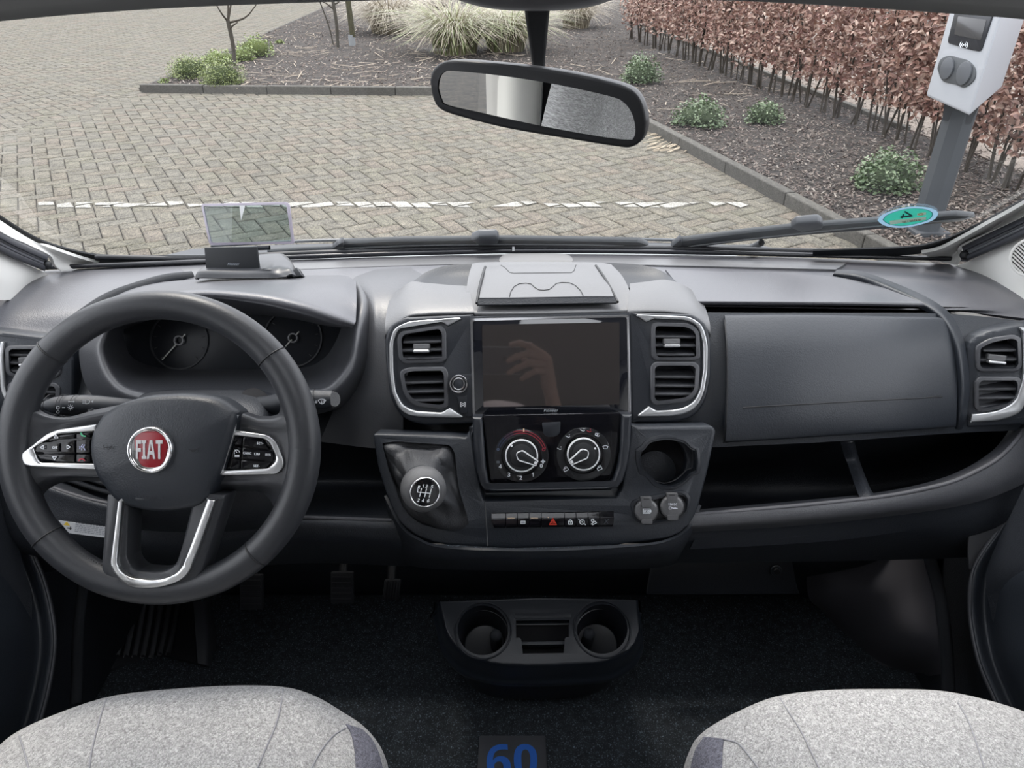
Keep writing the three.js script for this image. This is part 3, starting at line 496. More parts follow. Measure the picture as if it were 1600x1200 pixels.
// defroster strip along the screen
part('defroster_grille', loft([
  [[283, 420, 1.362], [460, 411, 1.357], [800, 402, 1.352], [1060, 405, 1.355], [1322, 411, 1.36]],
  [[288, 425, 1.335], [460, 416, 1.33], [800, 407, 1.325], [1060, 410, 1.33], [1316, 415, 1.333]],
  [[296, 431, 1.315], [460, 421, 1.31], [800, 411, 1.305], [1060, 415, 1.31], [1306, 421, 1.315]]], 50, 8, 0.012), M.dashSoft, dash);
part('defroster_slot', loft([
  [[300, 432, 1.33], [460, 422, 1.325], [800, 411, 1.32], [1060, 415, 1.325], [1300, 421, 1.33]],
  [[302, 441, 1.30], [460, 430, 1.295], [800, 420, 1.29], [1060, 423, 1.295], [1308, 431, 1.30]]], 50, 6, 0.004), M.dashDark, dash);
part('screen_edge_strip', tube([[66, 418, 1.375], [280, 410, 1.385], [480, 401, 1.38], [800, 392.5, 1.375], [1100, 394.5, 1.38], [1320, 400, 1.385], [1512, 405, 1.375]], 0.0048, 80, 8), std([0.02, 0.021, 0.025], 0.25), dash);
part('screen_edge_strip', tube([[150, 402, 1.385], [300, 404, 1.395], [480, 396, 1.392], [800, 387, 1.388], [1100, 389, 1.392], [1320, 393, 1.395], [1440, 389, 1.39]], 0.006, 80, 8), std([0.012, 0.013, 0.016], 0.4), dash);
part('locating_pin', tube([[802, 392, 1.37], [802, 385.5, 1.368]], 0.0024, 4, 8), M.silver, dash);
// groove edges left and right of the top pads
part('pad_ridge', tube([[300, 433, 1.31], [262, 437, 1.28], [215, 450, 1.245], [170, 467, 1.215], [120, 500, 1.18]], 0.011, 30, 10), M.dashDark, dash);
part('pad_ridge', loft([
  [[1308, 421, 1.305], [1345, 424, 1.275], [1388, 438, 1.245], [1448, 464, 1.185], [1486, 492, 1.15], [1507, 535, 1.125], [1515, 600, 1.12], [1510, 650, 1.125], [1503, 672, 1.14]],
  [[1303, 427, 1.292], [1338, 430, 1.262], [1380, 444, 1.232], [1438, 470, 1.17], [1476, 497, 1.135], [1496, 538, 1.112], [1505, 602, 1.107], [1501, 650, 1.115], [1496, 671, 1.135]],
  [[1300, 432, 1.30], [1330, 436, 1.27], [1370, 449, 1.24], [1428, 476, 1.18], [1466, 502, 1.145], [1486, 541, 1.125], [1495, 602, 1.118], [1491, 648, 1.125], [1487, 669, 1.14]]], 50, 10, 0.008), M.dash, dash);
// passenger tray lid
part('tray_lid', loft([
  [[1040, 421, 1.262], [1120, 424, 1.262], [1210, 427, 1.262], [1300, 432, 1.265], [1372, 446, 1.245]],
  [[1060, 445, 1.19], [1140, 446, 1.188], [1230, 447, 1.188], [1330, 450, 1.19], [1406, 459, 1.19]],
  [[1085, 467, 1.127], [1170, 467.5, 1.124], [1260, 468, 1.124], [1360, 468.5, 1.132], [1438, 471, 1.15]],
  [[1090, 472, 1.119], [1180, 472.5, 1.116], [1270, 473, 1.116], [1365, 474, 1.124], [1444, 476, 1.145]],
  [[1092, 476, 1.123], [1180, 476.5, 1.12], [1270, 477, 1.12], [1365, 478, 1.128], [1447, 479.5, 1.15]]], 40, 24, 0.004), M.dashLit, dash);
// glove box door
const gb = part('glove_box_door', loft([
  [[1131.5, 491.5, 1.103], [1250, 491, 1.102], [1380, 493, 1.118], [1476, 496, 1.145]],
  [[1133, 498, 1.090], [1252, 497, 1.088], [1382, 499, 1.106], [1484, 503, 1.135]],
  [[1136.5, 540, 1.070], [1254, 540, 1.068], [1390, 540, 1.085], [1493, 542, 1.12]],
  [[1137.5, 600, 1.058], [1254, 600, 1.056], [1390, 600, 1.075], [1496, 602, 1.115]],
  [[1136, 650, 1.056], [1254, 648, 1.055], [1390, 640, 1.075], [1495, 638, 1.115]],
  [[1134, 686, 1.062], [1252, 679, 1.062], [1390, 670, 1.080], [1494, 662, 1.12]],
  [[1132.6, 692, 1.070], [1250, 684.5, 1.070], [1390, 675, 1.088], [1493, 667, 1.125]]], 50, 36, 0.012), M.dash, dash);
part('crease', drape(gb, [[1161, 637], [1250, 632], [1340, 627], [1420, 623], [1472, 620]], 0.0009, 0.0002), M.black, gb);
part('crease', drape(gb, [[1440, 622], [1470, 617.5]], 0.0005, 0.0002, 10), M.black, gb);
part('door_gap', tube([[1131.5, 692, 1.069], [1135, 650, 1.056], [1136.5, 600, 1.057], [1135.5, 540, 1.069], [1132.5, 500, 1.089]], 0.0013, 50, 6), M.black, gb);
// lower shelf on the passenger side
part('shelf_inside', loft([
  [[1060, 676, 1.14], [1250, 682, 1.14], [1400, 672, 1.16], [1560, 640, 1.19], [1640, 610, 1.2]],
  [[1060, 735, 1.36], [1250, 735, 1.36], [1400, 730, 1.36], [1560, 700, 1.34], [1640, 660, 1.3]],
  [[1060, 790, 1.34], [1250, 790, 1.34], [1400, 778, 1.34], [1540, 745, 1.32], [1640, 690, 1.28]],
  [[1070, 815, 1.08], [1240, 806, 1.08], [1390, 790, 1.09], [1500, 765, 1.11], [1600, 715, 1.15]]], 40, 20, 0.004), M.dashDark, dash);
part('shelf_divider', loft([[[1313, 690, 1.12], [1322, 720, 1.16], [1340, 770, 1.09], [1348, 785, 1.075]], [[1327, 690, 1.12], [1336, 720, 1.16], [1352, 765, 1.09], [1360, 778, 1.075]], [[1332, 690, 1.15], [1340, 720, 1.19], [1356, 762, 1.11], [1364, 775, 1.09]]], 20, 8, 0.003), M.dashDark, dash);
part('shelf_lip', loft([
  [[1070, 798, 1.105], [1240, 783, 1.10], [1380, 768, 1.11], [1480, 744, 1.13], [1548, 706, 1.15], [1585, 660, 1.165], [1600, 640, 1.17]],
  [[1070, 804, 1.062], [1240, 790, 1.058], [1380, 775, 1.068], [1488, 751, 1.09], [1560, 713, 1.12], [1598, 666, 1.145], [1620, 640, 1.15]],
  [[1070, 807, 1.055], [1240, 793, 1.051], [1380, 778, 1.061], [1490, 754, 1.083], [1564, 716, 1.114], [1604, 670, 1.14], [1630, 640, 1.146]],
  [[1066, 824, 1.054], [1240, 812, 1.052], [1390, 797, 1.064], [1508, 774, 1.086], [1592, 735, 1.115], [1640, 690, 1.14], [1660, 650, 1.145]],
  [[1062, 833, 1.075], [1240, 822, 1.072], [1396, 806, 1.083], [1520, 786, 1.10], [1606, 752, 1.12], [1660, 710, 1.15], [1680, 670, 1.15]]], 70, 24, 0.004), M.dashMid, dash);
part('edge_highlight', tube([[1080, 804.5, 1.058], [1160, 798, 1.055], [1240, 791, 1.0535], [1310, 784, 1.057], [1380, 776, 1.0635], [1440, 765, 1.072], [1489, 752.5, 1.085], [1530, 734, 1.10], [1562, 714.5, 1.116], [1586, 690, 1.13], [1602, 667, 1.142]], 0.0034, 80, 8), M.dashLit, dash);  // paler tube: highlight on the shelf crest put into its colour
part('edge_highlight', tube([[420, 807, 1.054], [480, 808.5, 1.058], [540, 810.5, 1.064], [612, 813, 1.071]], 0.003, 40, 8), M.dashLit, dash);  // painted highlight along the driver side shelf
part('edge_highlight', tube([[58, 752, 1.082], [100, 768, 1.073], [140, 780, 1.067], [180, 788.5, 1.0635]], 0.0026, 40, 8), M.dashLit, dash);  // painted highlight along the knee panel ridge
part('lower_panel', loft([
  [[1062, 833, 1.08], [1240, 822, 1.078], [1396, 806, 1.088], [1520, 786, 1.105], [1606, 752, 1.125], [1680, 700, 1.15]],
  [[1060, 850, 1.10], [1240, 846, 1.11], [1396, 838, 1.13], [1530, 835, 1.14], [1620, 815, 1.15], [1700, 770, 1.16]],
  [[1055, 880, 1.20], [1240, 878, 1.22], [1396, 875, 1.24], [1530, 870, 1.25], [1640, 860, 1.25], [1720, 850, 1.25]]], 40, 14, 0.004), M.dashDark, dash);
part('lower_flap', loft([[[1087, 840, 1.087], [1200, 832, 1.084], [1330, 820, 1.09], [1450, 800, 1.10]], [[1078, 858, 1.10], [1200, 852, 1.10], [1330, 842, 1.11], [1450, 824, 1.12]]], 30, 6, 0.003), M.dashDark, dash);
part('flap_handle', tube([[1208, 841, 1.095], [1250, 836, 1.095], [1305, 831, 1.10]], 0.0022, 16, 6), M.dash, dash);
// driver side: knee panel and shelf
part('knee_panel', loft([
  [[-60, 680, 1.16], [60, 735, 1.13], [180, 785, 1.10], [330, 800, 1.08], [480, 803, 1.09], [640, 806, 1.10]],
  [[-60, 700, 1.13], [55, 750, 1.085], [180, 789, 1.065], [330, 808, 1.055], [480, 809, 1.06], [640, 813, 1.075]],
  [[-60, 720, 1.125], [50, 770, 1.08], [180, 805, 1.06], [330, 826, 1.05], [480, 826, 1.055], [640, 832, 1.07]],
  [[-60, 820, 1.16], [40, 850, 1.10], [180, 860, 1.09], [330, 860, 1.09], [480, 850, 1.09], [640, 860, 1.10]],
  [[-60, 890, 1.25], [40, 895, 1.25], [180, 890, 1.25], [330, 890, 1.25], [480, 880, 1.25], [640, 885, 1.25]]], 50, 24, 0.004), M.dashDark, dash);
part('shelf_inside', loft([
  [[-40, 640, 1.18], [130, 690, 1.18], [300, 700, 1.22], [480, 690, 1.18], [640, 680, 1.16]],
  [[-40, 690, 1.3], [130, 740, 1.3], [300, 760, 1.32], [480, 755, 1.32], [640, 755, 1.3]],
  [[-40, 730, 1.15], [130, 790, 1.12], [300, 812, 1.10], [480, 812, 1.10], [640, 815, 1.11]]], 40, 16, 0.004), M.dashDark, dash);
for (let i = 0; i < 2; i++) part('grille_bar', tube([[80 + 14 * i, 742 - 8 * i, 1.11], [120, 754 - 13 * i, 1.12], [165, 768 - 12 * i, 1.12], [220, 777 - 12 * i, 1.12]], 0.004, 20, 6), M.dashDark, dash);
// binnacle: hood and bowl round the instruments
part('binnacle_hood', loft([
  [[140, 470, 1.25], [215, 446, 1.262], [310, 436, 1.265], [420, 432, 1.26], [500, 430, 1.25], [540, 431, 1.24], [556, 440, 1.20]],
  [[150, 488, 1.15], [215, 458, 1.15], [308, 445, 1.15], [400, 442, 1.14], [480, 444, 1.13], [530, 452, 1.12], [557, 466, 1.10]],
  [[150, 500, 1.055], [215, 467, 1.055], [304, 451, 1.055], [400, 455, 1.045], [472, 468, 1.045], [528, 486, 1.05], [556, 498, 1.06]],
  [[150, 505, 1.03], [215, 472, 1.03], [304, 455, 1.03], [400, 460, 1.02], [472, 474, 1.02], [526, 492, 1.03], [555, 504, 1.045]],
  [[152, 511, 1.028], [217, 480, 1.028], [306, 463, 1.028], [400, 471, 1.018], [470, 486, 1.018], [522, 502, 1.028], [552, 510, 1.045]],
  [[158, 514, 1.05], [225, 488, 1.05], [310, 470, 1.05], [398, 478, 1.04], [466, 493, 1.04], [518, 508, 1.05], [548, 513, 1.06]],
  [[180, 520, 1.17], [240, 500, 1.18], [312, 492, 1.19], [398, 494, 1.19], [460, 500, 1.19], [512, 510, 1.18], [540, 512, 1.16]]], 60, 36, 0.004), M.dashLit, dash);
part('binnacle_bowl', loft([
  [[138, 515, 1.14], [128, 555, 1.13], [145, 612, 1.12], [200, 646, 1.11], [300, 656, 1.10], [420, 654, 1.10], [510, 640, 1.11], [548, 618, 1.12], [574, 578, 1.13], [580, 520, 1.14], [586, 476, 1.185], [574, 446, 1.26]],
  [[165, 512, 1.075], [152, 548, 1.07], [170, 595, 1.06], [210, 621, 1.05], [300, 628, 1.04], [420, 626, 1.04], [500, 617, 1.05], [530, 602, 1.06], [553, 568, 1.075], [562, 520, 1.10], [570, 474, 1.145], [561, 442, 1.235]],
  [[172, 512, 1.085], [165, 545, 1.08], [184, 583, 1.08], [222, 605, 1.075], [305, 612, 1.07], [420, 609, 1.07], [492, 604, 1.075], [520, 590, 1.08], [543, 560, 1.09], [552, 516, 1.106], [561, 472, 1.152], [555, 446, 1.235]],
  [[190, 505, 1.155], [190, 530, 1.16], [205, 562, 1.165], [250, 577, 1.17], [320, 580, 1.17], [420, 579, 1.17], [480, 576, 1.17], [510, 561, 1.165], [528, 535, 1.16], [540, 505, 1.15], [552, 480, 1.16], [552, 446, 1.22]]], 76, 24, 0.004), M.dashMid, dash);

part('dash_neck', loft([
  [[500, 424, 1.33], [560, 422, 1.305], [590, 421, 1.29], [640, 418, 1.295], [720, 414, 1.33]],
  [[525, 444, 1.27], [566, 441, 1.218], [592, 440, 1.208], [634, 439, 1.215], [690, 436, 1.26]],
  [[552, 468, 1.20], [576, 465, 1.155], [596, 464, 1.15], [622, 463, 1.156], [650, 462, 1.19]],
  [[562, 502, 1.16], [580, 500, 1.120], [597, 500, 1.116], [612, 500, 1.118], [632, 500, 1.13]],
  [[556, 552, 1.14], [574, 550, 1.110], [592, 550, 1.104], [608, 551, 1.104], [630, 552, 1.11]],
  [[530, 618, 1.125], [560, 624, 1.108], [584, 628, 1.103], [604, 634, 1.102], [630, 640, 1.106]],
  [[500, 690, 1.14], [545, 696, 1.122], [580, 700, 1.117], [600, 700, 1.115], [630, 700, 1.115]]], 36, 40, 0.005), M.dashMid, dash);

// ---- instruments ----
{
  const F = new Frame(350, 530, 1.165, 31.5), t = thing('instrument_cluster', 'dark instrument cluster with two round dials behind the steering wheel', 'instrument cluster'); F.place(t);
  part('glass', extr(outline(F, [[165, 470, 20], [548, 470, 20], [540, 545, 40], [500, 584, 30], [230, 586, 40], [175, 545, 30]], 0), -0.01, 0, 0.001), new THREE.MeshPhysicalMaterial({ color: lin(0.018, 0.02, 0.024), roughness: 0.3, ior: 1.25 }), t);
  for (const [x, y, n] of [[280, 532, [[289, 522], [253, 562]]], [458, 528, [[467, 518], [446, 541]]]]) {
    const d = part('dial', extr(ringShape(F, x, y, 46, 43.4, 0.001), 0, 0.003, 0.0004, 2, 30), std([0.022, 0.024, 0.028], 0.6), t);
    part('hub', extr(ringShape(F, x, y, 7.8, 5.6, 0.003), 0.0, 0.006, 0.0003, 2, 16), std([0.20, 0.20, 0.21], 0.4), d);
    const a = F.L(n[0][0], n[0][1], 0.006), b = F.L(n[1][0], n[1][1], 0.006), m = F.L(x, y, 0.006);
    part('needle', [new THREE.TubeGeometry(new THREE.LineCurve3(V(b.x, b.y, 0.005), V(b.x + (m.x - b.x) * 0.8, b.y + (m.y - b.y) * 0.8, 0.005)), 2, 0.0011, 6), new THREE.TubeGeometry(new THREE.LineCurve3(V(m.x + (a.x - m.x) * 0.5, m.y + (a.y - m.y) * 0.5, 0.005), V(a.x, a.y, 0.005)), 2, 0.0011, 6)], std([0.55, 0.55, 0.52], 0.5), d);
    const ticks = []; for (let i = 0; i < 11; i++) { const an = (225 - i * 27) * Math.PI / 180, c = F.L(x, y, 0), r = 38 * F.k; const g = box(0.0045, 0.0009, 0.001); g.rotateZ(an); g.translate(c.x + Math.cos(an) * r, c.y + Math.sin(an) * r, 0.0008); ticks.push(g); }
    part('scale_marks', ticks, std([0.045, 0.047, 0.05], 0.6), d);
  }
}
// ---- steering column shroud and stalks ----
{
  const t = thing('steering_column', 'dark plastic steering column shroud under the instruments', 'steering column');
  part('shroud', loft([
    [[205, 640, 1.10], [232, 612, 1.10], [320, 608, 1.10], [415, 611, 1.10], [445, 640, 1.10]],
    [[200, 645, 1.03], [229, 616, 1.02], [320, 611, 1.015], [417, 615, 1.02], [450, 650, 1.03]],
    [[200, 700, 0.96], [225, 640, 0.95], [320, 632, 0.945], [405, 640, 0.95], [440, 690, 0.96]],
    [[200, 760, 0.965], [220, 700, 0.94], [320, 690, 0.935], [405, 690, 0.94], [440, 750, 0.965]],
    [[215, 820, 1.0], [230, 800, 0.985], [320, 800, 0.98], [400, 800, 0.985], [425, 810, 1.0]],
    [[220, 830, 1.1], [240, 840, 1.1], [320, 845, 1.1], [395, 840, 1.1], [420, 830, 1.1]]], 40, 30, 0.004), M.dashDark, t);
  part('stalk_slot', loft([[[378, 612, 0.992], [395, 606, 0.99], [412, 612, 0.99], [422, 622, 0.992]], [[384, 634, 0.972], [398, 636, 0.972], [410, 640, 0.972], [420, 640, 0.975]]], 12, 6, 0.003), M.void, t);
  part('ignition_ring', (() => { const F = new Frame(418, 654, 0.985, 20, 20); const g = new THREE.TorusGeometry(0.012, 0.002, 8, 24, 2.4); g.rotateZ(-1.7); const m = new THREE.Matrix4().compose(F.o, F.q, V(1, 1, 1)); g.applyMatrix4(m); return g; })(), M.silver, t);
  part('column_clamp', (() => { const g = new THREE.TorusGeometry(0.018, 0.004, 8, 24); const F = new Frame(392, 793, 1.02, 60, 0); g.applyMatrix4(new THREE.Matrix4().compose(F.o, F.q, V(1.6, 1, 1))); return g; })(), M.dashDark, t);
}
function stalk(label, path, print_) {
  const t = thing('column_stalk', label, 'control stalk');
  // tapered body swept along the path: [x, y, d, radius]
  const seg = 40, c = new THREE.CatmullRomCurve3(path.map(pt)), g = new THREE.TubeGeometry(c, seg, 1, 16), p = g.attributes.position, rs = path.map((q) => q[3]);
  for (let i = 0; i <= seg; i++) { const o = c.getPointAt(i / seg), f = i / seg * (rs.length - 1), k = Math.min(rs.length - 2, Math.floor(f)), r = rs[k] + (rs[k + 1] - rs[k]) * (f - k); for (let j = 0; j <= 16; j++) { const q = i * 17 + j; p.setXYZ(q, o.x + (p.getX(q) - o.x) * r, o.y + (p.getY(q) - o.y) * r, o.z + (p.getZ(q) - o.z) * r); } }
  g.computeVertexNormals(); part('arm', g, M.satin, t); return t;
}
{
  const l = stalk('left column stalk with headlamp and indicator symbols', [[222, 634, 0.985, 0.0085], [190, 635, 0.965, 0.0105], [150, 635, 0.95, 0.0125], [118, 634, 0.94, 0.0145], [90, 633.5, 0.935, 0.0145], [64, 633.5, 0.93, 0.0135], [60, 633.5, 0.93, 0.0105], [59, 633.5, 0.93, 0.001]]);
  const F = new Frame(110, 634, 0.938 - 0.0147, 31.5, 5);
  for (const x of [79.5, 99, 104, 120]) part('seam', (() => { const g = new THREE.TorusGeometry(0.01445, 0.0004, 5, 30); g.rotateY(Math.PI / 2 - 0.1); const o = A(x, 633.7, 0.9365); g.translate(o.x, o.y, o.z); return g; })(), M.black, l);
  const ip = new THREE.Group(); ip.name = 'symbols'; F.place(ip); l.add(ip);
  print(F, 'symbol_print', 84, 622, 158, 648, 0.0012, (g) => {
    g.strokeStyle = g.fillStyle = '#d5d8dc'; g.lineWidth = 1;
    g.beginPath(); g.arc(90.5, 637, 2.3, 0, 7); g.stroke(); g.fillRect(97, 636.2, 4.5, 1.4);
    g.beginPath(); g.arc(110, 636.5, 1.9, 0, 7); g.stroke(); for (let i = 0; i < 8; i++) { const a = i * Math.PI / 4; g.beginPath(); g.moveTo(110 + 2.8 * Math.cos(a), 636.5 + 2.8 * Math.sin(a)); g.lineTo(110 + 4.4 * Math.cos(a), 636.5 + 4.4 * Math.sin(a)); g.stroke(); }
    g.beginPath(); g.arc(107.5, 627.5, 1.3, 0, 7); g.arc(115, 627.5, 1.3, 0, 7); g.fill(); g.fillRect(107, 626.8, 8, 1.3);
    const lamp = (x, y) => { for (let i = 0; i < 4; i++) g.fillRect(x, y - 3 + i * 1.8, 4.4, 0.8); g.beginPath(); g.moveTo(x + 5.3, y - 3.4); g.quadraticCurveTo(x + 11.5, y - 3.4, x + 11.5, y); g.quadraticCurveTo(x + 11.5, y + 3.4, x + 5.3, y + 3.4); g.closePath(); g.stroke(); };
    lamp(128.5, 627.5); g.beginPath(); g.moveTo(142, 627.5); g.lineTo(146, 624.5); g.lineTo(145, 629.5); g.fill();
    g.globalAlpha = 0.6; lamp(137, 642.5); g.beginPath(); g.arc(90.5, 643.5, 2, 0, 7); g.stroke();
  }, ip, 10);
  const r = stalk('right column stalk with windscreen wiper symbols', [[392, 634, 0.995, 0.0105], [420, 633, 0.975, 0.0125], [450, 629, 0.955, 0.0135], [480, 625.5, 0.94, 0.0148], [508, 624.5, 0.935, 0.0150], [518, 624, 0.933, 0.0138], [520, 624, 0.933, 0.012]]);
  part('end_button', (() => { const F2 = new Frame(520.5, 624, 0.932, 20, 62); const g = new THREE.CylinderGeometry(0.0095, 0.011, 0.006, 24); g.rotateX(Math.PI / 2); g.applyMatrix4(new THREE.Matrix4().compose(F2.o, F2.q, V(1, 1, 1))); return g; })(), M.dashSoft, r);
  part('seam', (() => { const g = new THREE.TorusGeometry(0.01505, 0.0006, 5, 30); g.rotateY(Math.PI / 2 + 0.15); const o = A(492, 625, 0.937); g.translate(o.x, o.y, o.z); return g; })(), M.black, r);
  const F3 = new Frame(498, 627, 0.936 - 0.0153, 31.5, 8), s2 = new THREE.Group(); s2.name = 'symbols'; F3.place(s2); r.add(s2);
  print(F3, 'symbol_print', 488, 614, 516, 640, 0.0012, (g) => { g.strokeStyle = '#d5d8dc'; g.lineWidth = 1; g.beginPath(); g.arc(494, 628, 1.4, 0, 7); g.stroke(); g.beginPath(); g.moveTo(497, 625.5); g.quadraticCurveTo(503, 621.5, 509, 625.5); g.lineTo(505.5, 630.5); g.quadraticCurveTo(503, 629.5, 500.5, 630.5); g.closePath(); g.stroke(); g.beginPath(); g.moveTo(503, 631.5); g.lineTo(501.5, 625); g.stroke(); g.beginPath(); g.moveTo(504.5, 624); g.lineTo(504.5, 629); g.moveTo(506.5, 625); g.lineTo(506, 628); g.stroke(); }, s2, 12);
  const F4 = new Frame(440, 633, 0.962 - 0.0135, 31.5, 12), s3 = new THREE.Group(); s3.name = 'symbols_001'; F4.place(s3); r.add(s3);
  print(F4, 'symbol_print', 430, 624, 446, 642, 0.0016, (g) => { g.strokeStyle = '#aab0b6'; g.lineWidth = 1; g.beginPath(); g.arc(439, 634, 3.2, 2.2, 5.6); g.stroke(); g.beginPath(); g.moveTo(438, 628); g.lineTo(442, 636); g.moveTo(436, 630); g.lineTo(434, 627); g.stroke(); }, s3, 12);
}
// ---- steering wheel ----
{
  const F = new Frame(250, 699, 0.88, 31.5), t = thing('steering_wheel', 'black leather three-spoke steering wheel with silver trim and red round badge', 'steering wheel'); F.place(t);
  const k = F.k, RX = 226 * k, RY = 222.5 * k, seg = 160, rad = 18, tr = 0.0178;
  // rim: an oval ring, slightly flattened towards its centre, thicker at the grips
  { const P = [], uv = [], idx = [];
    for (let i = 0; i <= seg; i++) { const a = i / seg * Math.PI * 2, grip = 1 + 0.10 * Math.pow(Math.abs(Math.cos(a)), 2); for (let j = 0; j <= rad; j++) { const b = j / rad * Math.PI * 2, rr = tr * grip, q = rr * Math.cos(b), z = rr * 0.95 * Math.sin(b); P.push(Math.cos(a) * (RX + q), Math.sin(a) * (RY + q), z); uv.push(a * 0.18, b * tr); } }
    for (let i = 0; i < seg; i++) for (let j = 0; j < rad; j++) { const a = i * (rad + 1) + j, b = a + rad + 1; idx.push(a, b, a + 1, b, b + 1, a + 1); }
    const g = new THREE.BufferGeometry(); g.setAttribute('position', new THREE.Float32BufferAttribute(P, 3)); g.setAttribute('uv', new THREE.Float32BufferAttribute(uv, 2)); g.setIndex(idx); g.computeVertexNormals(); const rim = part('rim', g, M.leather, t);
    for (const [x, y] of [[76, 545], [432, 553], [60, 851], [394, 857]]) { const c = F.L(x, y, 0), a = Math.atan2(c.y / RY, c.x / RX), s = new THREE.TorusGeometry(tr * (1 + 0.10 * Math.cos(a) ** 2) * 0.995, 0.0009, 6, 28); s.rotateX(Math.PI / 2); s.rotateZ(a); s.translate(RX * Math.cos(a), RY * Math.sin(a), 0); part('seam', s, M.black, rim); }
    // stitching along the inner edge of the lower left quarter
    const st = new THREE.CapsuleGeometry(0.0008, 0.003, 3, 6); let n = 0;
    for (let a = 3.45; a < 4.35; a += 0.022) { const s = part('stitch', st, M.black, rim); s.position.set((RX - tr * 0.9) * Math.cos(a), (RY - tr * 0.9) * Math.sin(a), tr * 0.35); s.rotation.z = a + 0.5; n++; }
  }
  const spoke = (rows) => loft(rows.map((r) => r.map(([x, y, h]) => { const q = F.L(x, y, h); return V(q.x, q.y, h); })), 24, 24, 0.004);
  part('spoke', spoke([
    [[50, 612, -0.012], [62, 640, -0.012], [100, 652, -0.016], [150, 640, -0.02], [190, 632, -0.02]],
    [[38, 610, 0.006], [54, 646, 0.004], [100, 656, 0.0], [150, 648, 0.0], [190, 640, 0.0]],
    [[30, 650, 0.012], [50, 672, 0.004], [100, 670, -0.002], [150, 664, -0.004], [190, 660, -0.004]],
    [[26, 704, 0.013], [45, 704, 0.004], [100, 700, -0.002], [150, 700, -0.004], [190, 700, -0.004]],
    [[32, 755, 0.012], [50, 735, 0.004], [100, 736, -0.002], [150, 738, -0.004], [190, 738, -0.004]],
    [[42, 790, 0.004], [56, 756, 0.0], [100, 745, -0.002], [150, 746, -0.003], [190, 746, -0.003]],
    [[58, 800, -0.014], [72, 768, -0.016], [105, 752, -0.018], [150, 752, -0.02], [190, 752, -0.02]]]), M.leather, t);
  part('spoke', spoke([
    [[442, 612, -0.012], [440, 648, -0.012], [410, 655, -0.016], [375, 645, -0.02], [320, 632, -0.02]],
    [[456, 606, 0.006], [448, 654, 0.004], [410, 662, 0.0], [375, 652, 0.0], [320, 644, 0.0]],
    [[468, 650, 0.012], [455, 676, 0.005], [412, 674, -0.002], [375, 668, -0.004], [320, 664, -0.004]],
    [[474, 704, 0.013], [460, 704, 0.006], [412, 702, -0.002], [375, 702, -0.004], [320, 700, -0.004]],
    [[468, 755, 0.012], [452, 742, 0.005], [412, 744, -0.002], [375, 746, -0.004], [320, 746, -0.004]],
    [[458, 790, 0.004], [440, 764, 0.0], [412, 755, -0.002], [375, 754, -0.003], [320, 754, -0.003]],
    [[438, 805, -0.014], [425, 778, -0.016], [405, 763, -0.018], [375, 762, -0.02], [320, 760, -0.02]]]), M.leather, t);
  // lower spoke: a dark tray framed by the silver V
  const vOut = [[183, 783, 2], [170, 888, 14], [196, 918, 26], [245, 921, 30], [290, 905, 26], [306, 868, 12], [336, 781, 2]], vIn = [[190, 783, 2], [181, 884, 10], [199, 903, 20], [246, 908, 24], [280, 895, 20], [293, 862, 10], [323, 781, 2]];
  const lo = outline(F, [[172, 770, 4], [162, 892, 14], [190, 930, 26], [252, 932, 30], [312, 914, 26], [330, 860, 10], [358, 770, 4]], 0.004), hole = new THREE.Path(); outline(F, [[206, 775, 4], [203, 872, 14], [216, 889, 10], [255, 892, 14], [278, 882, 12], [288, 850, 10], [306, 775, 4]], 0.004, hole); lo.holes.push(hole);
  part('lower_spoke', extr(lo, -0.026, 0.013, 0.006, 4), M.leather, t);
  { // the V as a ribbon: outer path there, inner path back
    const s = new THREE.Shape(), o = openPts(outline(F, vOut, 0.021)), q = openPts(outline(F, vIn, 0.021)); [...o, ...q.reverse()].forEach((p, i) => (i ? s.lineTo(p.x, p.y) : s.moveTo(p.x, p.y)));
    part('spoke_trim', extr(s, 0.006, 0.021, 0.003, 3), M.chrome, t); }
  // button pods
  const pod = (outer, inner, label) => { const s = new THREE.Shape(), o = openPts(outline(F, outer, 0.011)), q = openPts(outline(F, inner, 0.011)); [...o, ...q.reverse()].forEach((p, i) => (i ? s.lineTo(p.x, p.y) : s.moveTo(p.x, p.y))); part('pod_trim', extr(s, 0.002, 0.011, 0.0025, 3), M.chrome, t); };
  const lO = [[150, 663], [89, 671, 8], [72, 678, 6], [32, 709, 4], [30, 715, 4], [36, 727, 6], [46, 730.5, 6], [150, 734.5]], lI = [[150, 673.5], [91, 679, 6], [77, 685, 6], [51, 700, 4], [57, 715, 4], [62, 723, 4], [150, 724.5]];
  const rO = [[358, 671], [418, 679.5, 8], [432, 690, 8], [442, 716, 5], [443.5, 728, 5], [434, 741.5, 8], [345, 743.5]], rI = [[358, 680], [412, 685.5, 6], [421, 693, 6], [430, 712, 4], [430, 721, 4], [418, 732, 5], [345, 735]];
  pod(lO, lI); pod(rO, rI);
  const pl = part('button_pod', extr(outline(F, lI, 0.005), -0.004, 0.0045, 0.001), M.gloss, t), pr = part('button_pod', extr(outline(F, rI, 0.005), -0.004, 0.0045, 0.001), M.gloss, t);
  const btn = (q, host) => part('button', extr(outline(F, q, 0.0085, undefined, 1.5), 0.003, 0.0085, 0.0012), M.gloss, host);
  for (const q of [[[92, 680], [117, 678], [117, 685.5], [76, 687.5]], [[119, 678], [141, 676.5], [141, 684], [119, 685]], [[58, 692], [117, 688], [117, 707.5], [54, 706]], [[119, 688], [141, 687], [141, 708], [119, 707.5]], [[58, 710], [117, 709.5], [117, 722.5], [65, 721.5]], [[119, 710], [141, 710], [141, 723], [119, 722.5]]]) btn(q, pl);
  btn([[77, 693], [95, 692], [95, 706], [77, 705.5]], pl).position.z += 0.002;
